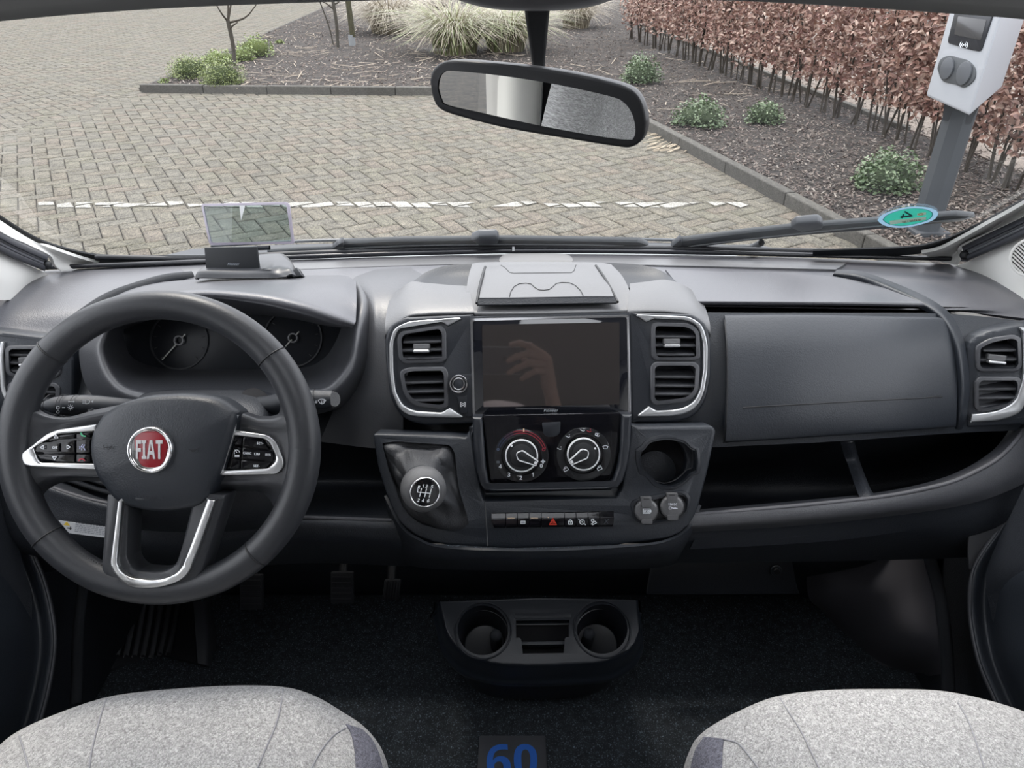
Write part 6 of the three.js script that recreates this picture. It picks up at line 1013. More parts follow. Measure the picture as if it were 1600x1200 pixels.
// mirror
{
  const Mo = A(840, 162, 0.82), T = Mo.clone().add(V(-0.68, -0.10, 0.775)), n = EYE.clone().sub(Mo).normalize().add(T.clone().sub(Mo).normalize()).normalize();
  const F = new Frame(840, 162, Mo, Math.asin(n.y) * 180 / Math.PI, Math.atan2(n.x, n.z) * 180 / Math.PI, 0); F.k = 0.82 / FOC;
  const t = thing('rear_view_mirror', 'interior rear-view mirror on a black stem, tilted towards the driver', 'mirror'); F.place(t);
  const outer = [[671, 126], [676, 109], [689, 98], [712, 94], [772, 98.5], [840, 106], [907, 117], [972, 133], [996, 149], [1007, 174], [1009, 198], [1002, 219], [986, 230], [964, 229.5], [885, 217], [795, 201.5], [727, 185], [689, 172], [676, 154]], inner = [[680, 138], [682.5, 121], [690, 110], [706, 106.5], [772, 112.5], [862, 126], [952, 145.5], [978, 157], [992, 177.5], [997, 201.5], [993.5, 217.5], [982, 223.5], [930, 217.5], [840, 201], [750, 181], [697, 168.5], [686, 158]];
  const s = smoothOutline(F, outer, 0.002), hp = new THREE.Path(smoothOutline(F, inner, 0.002).getPoints()); s.holes.push(hp);
  part('rim', extr(s, -0.012, 0.002, 0.003, 3), M.black, t);
  const ring = (k, z) => { const c = F.L(840, 162); return new THREE.SplineCurve([...outer, outer[0]].map((p) => F.L(p[0], p[1], 0))).getPoints(80).map((p) => V(c.x + (p.x - c.x) * k, c.y + (p.y - c.y) * k, z)); };
  part('shell', loft([ring(0.985, -0.004), ring(1.0, -0.012), ring(0.985, -0.024), ring(0.90, -0.036), ring(0.70, -0.044), ring(0.35, -0.047), ring(0.01, -0.048)], 100, 16, 0, true), std([0.05, 0.05, 0.052], 0.5), t);
  part('glass', extr(smoothOutline(F, inner.map(([x, y]) => [840 + (x - 840) * 1.012, 162 + (y - 162) * 1.02]), 0), -0.004, 0, 0), std([0.86, 0.87, 0.86], 0.0, { metalness: 1 }), t);
  const w = (p) => F.loc(p);
  const st = thing('mirror_stem', 'black mirror stem hanging from the roof console', 'mirror stem'), FS = new Frame(840, 60, 0.83, -20);
  FS.place(st); part('arm', extr(outline(FS, [[815, -20], [863, -20], [858, 30], [853, 85, 3], [851, 112, 3], [832, 112, 3], [829, 85, 3], [821, 30]], 0), -0.016, 0, 0.004, 3), M.black, st);
  const rc = thing('roof_console', 'dark rounded sensor console at the top centre of the windscreen', 'console');
  part('cover', loft([[[690, -14, 0.80], [760, 0, 0.82], [838, 4, 0.82], [915, 0, 0.82], [975, -12, 0.80]], [[690, -20, 0.77], [760, 2, 0.775], [838, 7, 0.775], [915, 2, 0.775], [975, -18, 0.77]], [[700, -60, 0.74], [770, -60, 0.74], [838, -60, 0.74], [910, -60, 0.74], [965, -60, 0.74]]], 30, 12, 0.004), std([0.10, 0.10, 0.105], 0.45), rc);
}
// wipers, scuttle, sticker: all on or just outside the screen
{
  const sc = thing('scuttle_panel', 'black plastic scuttle below the windscreen', 'scuttle');
  part('panel', loft([[[300, 389, 1.50], [420, 383, 1.51], [600, 379, 1.52], [800, 377, 1.52], [1020, 379, 1.52], [1190, 384, 1.51]], [[240, 403, 1.45], [420, 397, 1.45], [600, 392, 1.45], [800, 389, 1.45], [1020, 391, 1.45], [1270, 398, 1.45]]], 40, 6, 0.004), std([0.03, 0.034, 0.04], 0.45), sc);
  part('edge', tube([[330, 384, 1.52], [480, 376.5, 1.53], [640, 373.5, 1.535], [800, 372.5, 1.535], [1000, 374, 1.53], [1110, 377, 1.52]], 0.0035, 50, 6), std([0.10, 0.11, 0.12], 0.3), sc);
  const mkW = (label, blade, cap, tipP, lineP, armP) => {
    const t = thing('wiper', label, 'wiper'), put = (g) => g.applyMatrix4(new THREE.Matrix4().compose(FW.o, FW.q, V(1, 1, 1))), wm = std([0.035, 0.04, 0.045], 0.4);
    part('blade', put(extr(outline(FW, blade, -0.004), -0.016, -0.004, 0.003, 2)), wm, t);
    part('spine', tube(lineP.map(([x, y]) => ws(x, y, -0.015)), 0.0016, 40, 6), std([0.16, 0.17, 0.18], 0.3), t);
    part('coupling', put(extr(outline(FW, cap, 0.002), -0.014, 0.002, 0.003, 3)), std([0.055, 0.06, 0.068], 0.4), t);
    if (tipP) part('tip', put(extr(outline(FW, tipP, -0.002), -0.014, -0.002, 0.002, 2)), std([0.055, 0.06, 0.068], 0.4), t);
    part('arm', tube(armP.map(([x, y, o]) => ws(x, y, o)), 0.007, 30, 8), wm, t);
  };
  mkW('right wiper rising diagonally in front of the round green sticker', [[1056, 387, 2], [1063, 378, 2], [1160, 365.5, 10], [1250, 356, 10], [1400, 345, 10], [1495, 337, 4], [1525, 340, 3], [1500, 347, 4], [1400, 356.5, 10], [1260, 368, 10], [1160, 378, 10], [1090, 387, 4]], [[1236, 357, 2], [1246, 349.5, 3], [1280, 347, 4], [1287, 352, 4], [1285, 358, 4], [1252, 363, 3]], [[1048, 387, 1], [1063, 375, 1], [1066, 378, 1], [1064, 386, 1]], [[1070, 386], [1160, 375], [1250, 364.5], [1350, 355], [1430, 349], [1515, 341]], [[1010, 391, -0.03], [1120, 388, -0.03], [1175, 386, -0.03], [1190, 379, -0.025]]);
  mkW('left wiper lying flat along the bottom of the windscreen', [[521, 389, 2], [526, 382, 2], [620, 377.5, 20], [800, 375.5, 20], [1000, 379, 6], [1014, 385, 2], [1008, 388, 2], [800, 385, 20], [620, 388, 20]], [[736, 376, 2], [748, 370.5, 3], [776, 370, 3], [780, 376, 3], [777, 382, 3], [748, 383.5, 3]], [[519, 389, 1], [533, 379.5, 1], [537, 380, 1], [536, 388, 1]], [[540, 388], [620, 384.5], [720, 382.5], [820, 382], [920, 383], [1005, 385.5]], [[420, 393, -0.03], [470, 390, -0.03], [520, 388, -0.028], [560, 385, -0.025]]);
  const t = thing('emissions_sticker', 'round green windscreen sticker with a mirrored 4, in the lower right corner', 'sticker'), FI = new Frame(0, 0, ws(1418, 339, 0.002), WT); FI.k = 1.2 / FOC; FI.place(t);
  const film = (c) => new THREE.MeshPhysicalMaterial({ color: lin(...c), roughness: 0.95, transmission: 0.22, thickness: 0, specularIntensity: 0.3 });
  const el = [[1371, 344], [1378, 336], [1394, 329], [1414, 324], [1433, 322.6], [1452, 324.6], [1463.5, 329.5], [1465.5, 335], [1460, 342.6], [1445.5, 349], [1423, 354.3], [1405, 356], [1388, 354.2], [1376.5, 349.5]], cc = [1418.5, 339.3], sh = (k) => el.map(([x, y]) => [cc[0] + (x - cc[0]) * k, cc[1] + (y - cc[1]) * k]);
  const flat = (k1, k0) => { const o = smoothOutline(FI, sh(k1), 0.0004); if (k0) o.holes.push(new THREE.Path(smoothOutline(FI, sh(k0), 0.0004).getPoints())); const g = new THREE.ShapeGeometry(o); g.translate(0, 0, 0.0004); return g; };
  part('rim', flat(1, 0.83), film([0.36, 0.58, 0.76]), t);
  part('face_edge', flat(0.83, 0.795), film([0.03, 0.16, 0.18]), t);
  part('face', flat(0.795), film([0.05, 0.50, 0.37]), t);
  for (const q of [[[1390, 345], [1447, 338.5], [1447, 343.5], [1391, 351]], [[1433, 333.5], [1447, 331.5], [1447, 335.5], [1433, 337]]]) { const g = new THREE.ShapeGeometry(outline(FI, q, 0.0012)); g.translate(0, 0, 0.0012); part('label_strip', g, film([0.92, 0.90, 0.82]), t); }
  print(FI, 'label_print', 1371, 322, 1466, 357, 0.0016, (g) => { g.fillStyle = '#123a40'; g.strokeStyle = '#123a40';
    g.lineWidth = 2.4; g.lineCap = 'butt'; g.beginPath(); g.moveTo(1414, 330); g.lineTo(1426.5, 336.8); g.lineTo(1408, 338.8); g.stroke(); g.lineWidth = 3; g.beginPath(); g.moveTo(1413, 334); g.lineTo(1410.5, 340.6); g.stroke();
    g.strokeStyle = '#d9a45a'; g.lineWidth = 0.9; g.beginPath(); g.ellipse(1440, 334.2, 3.5, 1.4, -0.1, 0, 7); g.stroke();
    g.save(); g.translate(1440, 344.5); g.rotate(-0.115); g.scale(-1, 1); g.fillStyle = '#8a6a4a'; g.font = 'bold 4.2px sans-serif'; g.fillText('30 ADAM 1 503', 0, 0, 36); g.restore(); }, t, 14);
}

// ================= LOW DOWN =================
// floor cup console
{
  const t = thing('cup_holder_console', 'black floor console with two round cup holders in the centre', 'cup holder'), F = new Frame(845, 990, 1.30, 66), put = (g) => g.applyMatrix4(new THREE.Matrix4().compose(F.o, F.q, V(1, 1, 1))); 
  const top = [[686, 939, 4], [845, 933, 4], [995, 936, 4], [1000, 985, 6], [990, 1012, 14], [950, 1035, 24], [845, 1041, 30], [775, 1039, 24], [722, 1023, 20], [697, 990, 14]];
  const s = outline(F, top), cups = [[754.5, 985, 43], [941, 983, 43]];
  const loop = (x, y, r, h = 0) => { const a = []; for (let i = 0; i < 24; i++) a.push([x + r * Math.cos(i * Math.PI / 12), y + r * 0.98 * Math.sin(i * Math.PI / 12)]); return a; };
  for (const [x, y, r] of cups) s.holes.push(new THREE.Path(smoothOutline(F, loop(x, y, r)).getPoints()));
  s.holes.push(holeOf(F, [[802, 934.5, 3], [889, 934, 3], [890, 957, 3], [801, 957.5, 3]]), holeOf(F, [[803, 966, 2], [893, 965, 2], [893, 999, 2], [886, 999, 1], [884, 1024, 3], [814, 1025, 3], [811, 1000, 1], [803, 1000, 2]]));
  part('top', put(extr(s, -0.03, 0, 0.004, 3)), M.satin, t);
  for (const [x, y, r] of cups) { const cs = F.L(x, y), ra = F.L(x - r, y).distanceTo(F.L(x + r, y)) / 2, rb = F.L(x, y - r).distanceTo(F.L(x, y + r)) / 2; const g = new THREE.LatheGeometry([[0.001, -0.10], [0.74, -0.10], [0.80, -0.094], [0.98, -0.004], [1.0, 0.002], [1.04, 0.003], [1.06, 0]].map((p) => new THREE.Vector2(...p)), 40); g.rotateX(Math.PI / 2); g.scale(ra, rb, 1); g.translate(cs.x, cs.y, 0); const cup = part('cup', put(g), new THREE.MeshStandardMaterial({ color: M.dashDark.color, roughness: 0.35, side: THREE.DoubleSide }), t);
    const c2 = F.L(x + (x < 845 ? 20 : -20), y + 6); const rib = new THREE.CapsuleGeometry(0.011, 0.075, 4, 12); rib.rotateX(Math.PI / 2); rib.translate(c2.x, c2.y, -0.045); part('grip_rib', put(rib), M.dashDark, cup); }
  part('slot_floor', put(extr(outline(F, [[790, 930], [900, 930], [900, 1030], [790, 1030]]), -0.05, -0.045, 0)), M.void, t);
  part('divider', put(extr(outline(F, [[803, 958, 1], [893, 957, 1], [893, 965, 1], [803, 966, 1]]), -0.035, 0.001, 0.002)), M.satin, t);
  part('clip', put(extr(outline(F, [[813, 1001, 2], [884, 1000, 2], [883, 1006, 2], [814, 1007, 2]]), -0.03, -0.004, 0.002)), M.satin, t);
  const o = openPts(outline(F, top), 6), c = F.L(845, 990), ring = (k, z, dy) => o.concat([o[0]]).map((p) => V(c.x + (p.x - c.x) * k, c.y + (p.y - c.y) * k - dy, z).applyQuaternion(F.q).add(F.o));
  part('skirt', loft([ring(0.99, -0.003, 0), ring(1.02, -0.012, 0.001), ring(1.05, -0.05, 0.008), ring(1.085, -0.062, 0.013), ring(1.09, -0.075, 0.014)], 120, 16, 0, false), new THREE.MeshStandardMaterial({ color: M.dash.color, roughness: 0.45, side: THREE.DoubleSide }), t);
  part('foot', loft([ring(1.06, -0.075, 0.012), ring(1.0, -0.12, 0.0), ring(0.95, -0.30, 0)], 120, 8, 0, false), new THREE.MeshStandardMaterial({ color: M.dashDark.color, roughness: 0.7, side: THREE.DoubleSide }), t);
}
// toe board and lower bulkhead
struct('trim_8', loft([
  [[-60, 860, 1.50], [300, 868, 1.52], [640, 870, 1.52], [1000, 868, 1.52], [1250, 862, 1.52], [1500, 850, 1.5]],
  [[-60, 900, 1.56], [300, 900, 1.58], [640, 900, 1.58], [1000, 900, 1.58], [1250, 895, 1.58], [1500, 890, 1.56]],
  [onY(-60, 930, 0.0), onY(300, 930, 0.0), onY(640, 930, 0.0), onY(1000, 930, 0.0), onY(1250, 932, 0.0), onY(1500, 935, 0.0)]], 30, 10, 0.01), M.dashDark);
add('lower_cover', extr(outline(new Frame(1130, 900, 1.5, 20), [[1020, 872, 3], [1236, 868, 3], [1246, 918, 6], [1250, 929, 3], [1010, 930, 3]]), -0.01, 0, 0.003), M.dashDark, dash, new Frame(1130, 900, 1.5, 20));
{ const F = new Frame(1212, 891, 1.492, 20), t = thing('round_fastener', 'round black fastener on the lower cover under the glove box', 'fastener'); F.place(t); part('washer', extr(disc(F, 1212, 891, 9), 0, 0.005, 0.002), M.dash, t); part('head', extr(disc(F, 1212, 891, 5), 0, 0.009, 0.002), M.black, t); }
// pedals
for (const [n, x0, y0, x1, y1, lab, slant, vert] of [['clutch', 374, 898, 410, 953, 'leftmost of the three foot pedals, with a plain rubber pad', 0, 0], ['brake', 516, 894, 552, 944, 'middle foot pedal with a horizontally ribbed rubber pad', 0, 0], ['throttle', 597, 906, 623, 938, 'rightmost foot pedal, small with upright ribs', 3, 1]]) {
  const F = new Frame((x0 + x1) / 2, (y0 + y1) / 2, 1.46, 34), t = thing('pedal', lab, 'pedal'); F.place(t); const mt = new THREE.MeshPhysicalMaterial({ color: lin(0.012, 0.013, 0.016), roughness: 0.7, specularIntensity: 0.4 });
  part('pad', extr(outline(F, [[x0 + slant, y0, 3], [x1 + slant, y0, 3], [x1, y1, 3], [x0, y1, 3]]), -0.012, 0, 0.003), mt, t);
  for (let i = 1; i < 6; i++) { const g = vert ? extr(outline(F, [[x0 + slant + (x1 - x0) * i / 6 - 1, y0 + 2], [x0 + slant + (x1 - x0) * i / 6 + 1, y0 + 2], [x0 + (x1 - x0) * i / 6 + 1, y1 - 2], [x0 + (x1 - x0) * i / 6 - 1, y1 - 2]]), 0, 0.003, 0.001) : extr(outline(F, [[x0 + 3, y0 + (y1 - y0) * i / 6 - 1.5], [x1 - 3, y0 + (y1 - y0) * i / 6 - 1.5], [x1 - 3, y0 + (y1 - y0) * i / 6 + 1.5], [x0 + 3, y0 + (y1 - y0) * i / 6 + 1.5]]), 0, 0.003, 0.001); part('rib', g, mt, t); }
  const a = F.L((x0 + x1) / 2, y0 + 6), arm = new THREE.TubeGeometry(new THREE.CatmullRomCurve3([V(a.x, a.y, -0.012), V(a.x, a.y + 0.06, -0.03), V(a.x, a.y + 0.14, -0.03)]), 12, 0.009, 8); part('arm', arm, M.black, t);
}
// driver's ribbed heel mat
{
  const t = thing('heel_mat', 'black ribbed rubber heel mat on the driver side floor', 'mat'), T = 0.006, P = [[150, 944], [318, 942], [322, 1040], [240, 1020], [140, 1060]].map(([x, y]) => onY(x, y, T)); const sh = new THREE.Shape(P.map((p) => new THREE.Vector2(p.x, -p.z))), g = new THREE.ExtrudeGeometry(sh, { depth: 0.008, bevelEnabled: false }); g.rotateX(-Math.PI / 2); g.translate(0, 0, 0); part('base', g, std([0.03, 0.032, 0.037], 0.7), t);
  for (let i = 0; i < 8; i++) part('rib', tube([onY(184 + i * 13.5, 944, 0.012), onY(178 + i * 13.3, 985, 0.012), onY(170 + i * 13.2, 1026 + (i > 5 ? -4 : 0), 0.012)], 0.006, 10, 8), std([0.10, 0.105, 0.115], 0.5), t);
  part('side_wall', loft([[onY(302, 940, 0.10), onY(306, 1000, 0.09), onY(309, 1036, 0.07)], [onY(322, 940, 0.09), onY(326, 1000, 0.08), onY(325, 1040, 0.06)], [onY(330, 940, 0.01), onY(338, 1000, 0.01), onY(328, 1044, 0.01)]], 10, 8, 0.004, true), std([0.045, 0.048, 0.056], 0.6), t);
}
// right footwell: lighter wheel-arch cover, sill ridge, door
struct('trim_9', loft([
  [[1262, 840, 1.62], [1330, 836, 1.60], [1408, 832, 1.50], [1440, 830, 1.42]],
  [[1262, 927, 1.62], [1335, 925, 1.55], [1420, 930, 1.47], [1458, 920, 1.40]],
  [onY(1280, 950, 0.01), onY(1335, 1000, 0.01), [1430, 1010, 1.45], [1474, 1000, 1.38]],
  [onY(1284, 953, 0.0), onY(1372, 1036, 0.0), onY(1438, 1056, 0.0), [1482, 1050, 1.36]]], 30, 20, 0.006), std([0.055, 0.054, 0.064], 0.85));
struct('trim_10', tube([[1446, 826, 1.42], [1452, 870, 1.41], [1466, 920, 1.40], [1476, 985, 1.38], [1481, 1060, 1.36], [1483, 1110, 1.34]], 0.012, 30, 8), M.dashDark);
struct('trim_11', tube([[130, 826, 1.42], [132, 880, 1.41], [128, 930, 1.40], [122, 985, 1.38], [120, 1060, 1.36], [118, 1100, 1.34]], 0.010, 30, 8), M.dashDark);
function doorCard(n, label, edge, out, mirror) {
  const t = thing('door_panel', label, 'door panel'), sgn = mirror ? -1 : 1;
  const rows = edge.map(([x, y, d]) => [[x - sgn * 4, y, d + 0.05], [x, y, d], [x + sgn * 10, y, d - 0.008], [x + sgn * 26, y + 2, d - 0.004], [x + sgn * 60, y + 4, d - 0.06], [x + sgn * 130, y + 8, d - 0.14], [x + sgn * 220, y + 8, d - 0.2]].map((p) => p));
  part('pocket', loft(mirror ? rows.map((r) => r.slice().reverse()) : rows, 24, 40, 0.006), M.dash, t);
  part('pocket_edge', tube(edge.map(([x, y, d]) => [x + sgn * 2, y, d - 0.002]), 0.0042, 50, 8), std([0.06, 0.062, 0.07], 0.4), t);
  part('inner_panel', loft(mirror ? out.map((r) => r.slice().reverse()) : out, 16, 24, 0.006), M.dashDark, t);
  return t;
}
doorCard('right', 'dark right door panel with curved storage pocket beside the passenger seat', [[1592, 772, 1.14], [1560, 826, 1.14], [1531, 868, 1.14], [1517, 902, 1.14], [1515, 960, 1.14], [1528, 1030, 1.12], [1553, 1091, 1.10], [1580, 1150, 1.08]],
  [[[1600, 760, 1.10], [1660, 740, 1.03], [1760, 720, 0.97]], [[1545, 880, 1.115], [1640, 870, 1.02], [1760, 860, 0.94]], [[1544, 935, 1.12], [1640, 930, 1.03], [1760, 930, 0.94]], [[1562, 1000, 1.115], [1650, 1000, 1.03], [1760, 1000, 0.94]], [[1605, 1045, 1.10], [1670, 1060, 1.02], [1760, 1080, 0.94]]]);
doorCard('left', 'dark left door panel with curved storage pocket beside the driver seat', [[-12, 740, 1.14], [20, 800, 1.14], [58, 878, 1.14], [76, 930, 1.14], [86, 990, 1.13], [82, 1045, 1.12], [64, 1122, 1.10], [40, 1180, 1.08]],
  [[[-10, 720, 1.10], [-70, 700, 1.03], [-160, 690, 0.97]], [[36, 880, 1.115], [-60, 870, 1.02], [-160, 860, 0.94]], [[50, 935, 1.12], [-50, 930, 1.03], [-160, 930, 0.94]], [[42, 1000, 1.115], [-50, 1000, 1.03], [-160, 1000, 0.94]], [[0, 1050, 1.10], [-70, 1060, 1.02], [-160, 1080, 0.94]]], true);
struct('trim_12', loft([[[1520, 812, 1.135], [1560, 805, 1.13], [1592, 790, 1.125]], [[1513, 850, 1.145], [1540, 848, 1.14], [1575, 830, 1.135]], [[1515, 890, 1.15], [1524, 886, 1.15], [1545, 870, 1.145]]], 12, 10, 0.004), std([0.060, 0.062, 0.068], 0.6));
// ---- seats ----
function seat(label, crestPx, bolster, seams, drop = 0) {
  const t = thing('cab_seat', label, 'seat'), D = 0.90;
  const crest = crestPx.map(([x, y, dy = 0]) => A(x, y, D + dy)), sh = (f) => crest.map((p, i) => { const u = Math.min(1, Math.min(i, crest.length - 1 - i) / 3.0); return f(p.clone(), u); });
  const cx = crest.reduce((a, p) => a + p.x, 0) / crest.length;
  const rows = [sh((p) => p.add(V((cx - p.x) * 0.08, -0.16, 0.03))), sh((p) => p.add(V(0, -0.05, -0.002))), crest, sh((p, u) => p.add(V(0, 0.012 + 0.004 * u, 0.05))), sh((p, u) => p.add(V((p.x - cx) * 0.02, 0.016 + 0.002 * u, 0.16))), sh((p, u) => p.add(V((p.x - cx) * 0.02, 0.012 - 0.01 * u, 0.34))), sh((p, u) => p.add(V(0, 0.0 - 0.012 * u, 0.48)))];
  const c = part('cushion', loft(rows, 60, 36, 0, true), M.fabric.clone(), t);
  for (const s of seams) { const P = s.map(([x, y]) => onMesh(c, x, y, 0.0006)).filter(Boolean); if (P.length > 2) part('seam', tube(P, 0.0011, 40, 5), std([0.30, 0.30, 0.32], 0.9), t); }
  { const [L, R] = bolster, n = 10, rowsB = []; for (let i = 0; i < L.length; i++) { const r = []; for (let k = 0; k <= 4; k++) { const q = onMesh(c, L[i][0] + (R[i][0] - L[i][0]) * k / 4, L[i][1] + (R[i][1] - L[i][1]) * k / 4, 0.0025); if (q) r.push(q); } if (r.length === 5) rowsB.push(r); }
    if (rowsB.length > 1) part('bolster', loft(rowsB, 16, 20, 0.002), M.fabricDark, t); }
  const zc = -0.30; part('plinth', box(0.40, 0.42, 0.40, cx, 0.24, zc, 0.02), M.dashDark, t);
  part('pan', box(0.44, 0.10, 0.46, cx, 0.49, zc, 0.03), M.black, t);
  // backrest with bolsters, behind the camera but seen in the mirror
  const bk = (y, z, w, d) => [[-w, d + 0.02], [-w * 0.94, -0.05], [-w * 0.66, -0.02], [-w * 0.3, 0.0], [0, 0.004], [w * 0.3, 0.0], [w * 0.66, -0.02], [w * 0.94, -0.05], [w, d + 0.02]].map(([x, dz]) => V(cx + x, y, z + dz));
  const prof = [[1.47, 0.155, 0.13, 0.05], [1.44, 0.13, 0.165, 0.05], [1.30, 0.10, 0.185, 0.05], [1.16, 0.075, 0.215, 0.05], [0.98, 0.045, 0.235, 0.05], [0.78, 0.01, 0.235, 0.05], [0.64, -0.02, 0.235, 0.06], [0.58, -0.01, 0.23, 0.06]].map(([y, ...r], i) => [y - drop * (y - 0.58), ...r]);
  part('backrest', loft(prof.map((p) => bk(...p)), 40, 36, 0.09), M.fabric, t);
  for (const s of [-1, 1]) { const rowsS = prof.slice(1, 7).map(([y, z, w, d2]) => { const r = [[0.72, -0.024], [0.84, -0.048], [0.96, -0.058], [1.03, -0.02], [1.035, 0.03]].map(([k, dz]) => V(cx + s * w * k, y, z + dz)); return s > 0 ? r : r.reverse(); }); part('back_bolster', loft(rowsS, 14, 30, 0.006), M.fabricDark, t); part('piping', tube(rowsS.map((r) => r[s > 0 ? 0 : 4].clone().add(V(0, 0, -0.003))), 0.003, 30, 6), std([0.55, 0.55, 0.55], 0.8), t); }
}
seat('light grey fabric driver seat cushion behind the steering wheel', [[-95, 1260, -0.02], [-60, 1205], [0, 1166], [31, 1142], [87, 1116], [168, 1089], [262, 1077], [367, 1071], [444, 1073.5], [490, 1087], [535, 1113], [567, 1135], [592, 1166], [604, 1205, 0.0], [606, 1270, -0.02]],
  [[[541, 1131], [549, 1145], [554, 1165], [557, 1195], [558, 1225]], [[566, 1139], [580, 1153], [591, 1173], [598, 1200], [600, 1230]]],
  [[[167, 1092], [160, 1110], [150, 1145], [143, 1175], [139, 1205]], [[443, 1077], [438, 1105], [430, 1135], [417, 1165], [400, 1205]], [[540, 1137], [520, 1150], [502, 1172], [484, 1205]], [[30, 1150], [36, 1168], [42, 1190], [46, 1210]]]);
seat('light grey fabric passenger seat cushion below the glove box', [[1066, 1275, -0.02], [1071, 1210], [1082, 1170], [1100, 1144], [1148, 1115], [1214, 1088], [1288, 1078.5], [1368, 1076.5], [1462, 1078.5], [1532, 1091], [1600, 1112], [1650, 1140], [1690, 1190], [1705, 1260, -0.02]],
  [[[1100, 1151], [1086, 1172], [1079, 1200], [1077, 1230]], [[1130, 1154], [1128, 1175], [1127, 1200], [1127, 1230]]],
  [[[1219, 1091], [1232, 1112], [1249, 1138], [1266, 1172], [1282, 1205]], [[1497, 1098], [1512, 1125], [1527, 1165], [1540, 1208]], [[1131, 1155], [1152, 1161], [1168, 1178], [1188, 1205]]], 0.34);
// mat plate with the number
{
  const F = new Frame(0, 0, onY(802, 1180, 0.002), 90), t = thing('number_plate_mat', 'small dark plate with a large blue 60 set in the carpet between the seats', 'plate'); F.place(t); F.k = 1.5 / FOC;
  part('plate', extr(outline(F, [[749, 1151, 3], [852, 1151, 3], [858, 1262, 3], [743, 1262, 3]]), 0, 0.004, 0.001), std([0.085, 0.088, 0.10], 0.7), t);
  print(F, 'number_print', 749, 1151, 858, 1262, 0.0046, (g) => { g.fillStyle = '#3a7ae0'; g.font = 'bold 76px sans-serif'; g.fillText('60', 757, 1218, 92); }, t, 6);
}

// belt straps and dark lower lining on the side walls behind the doors
for (const s of [-1, 1]) {
  const t = thing('seat_belt', s < 0 ? 'black seat belt strap hanging beside the driver seat' : 'black seat belt strap hanging beside the passenger seat', 'seat belt');
  part('strap', loft([[V(s * 0.815, 1.55, 0.12), V(s * 0.815, 1.55, 0.165)].sort((p, q) => s * (q.z - p.z)), [V(s * 0.815, 1.0, 0.11), V(s * 0.815, 1.0, 0.155)].sort((p, q) => s * (q.z - p.z)), [V(s * 0.815, 0.45, 0.10), V(s * 0.815, 0.45, 0.145)].sort((p, q) => s * (q.z - p.z))], 4, 20, 0.003), M.black, t);
  part('anchor', box(0.03, 0.10, 0.06, s * 0.825, 1.58, 0.145, 0.01), M.satin, t);
}

// cream lining of the pillars behind the doors
for (const s of [-1, 1]) struct(s < 0 ? 'trim_13' : 'trim_14', loft([1.93, 1.5, 1.2, 0.92].map((y) => { const r = [[0.925, 0.055], [0.875, 0.075], [0.845, 0.16], [0.835, 0.30], [0.85, 0.46], [0.915, 0.56]].map(([x, z]) => V(s * x, y, z)); return s < 0 ? r : r.reverse(); }), 30, 10, 0.01), std([0.78, 0.77, 0.73], 0.6));

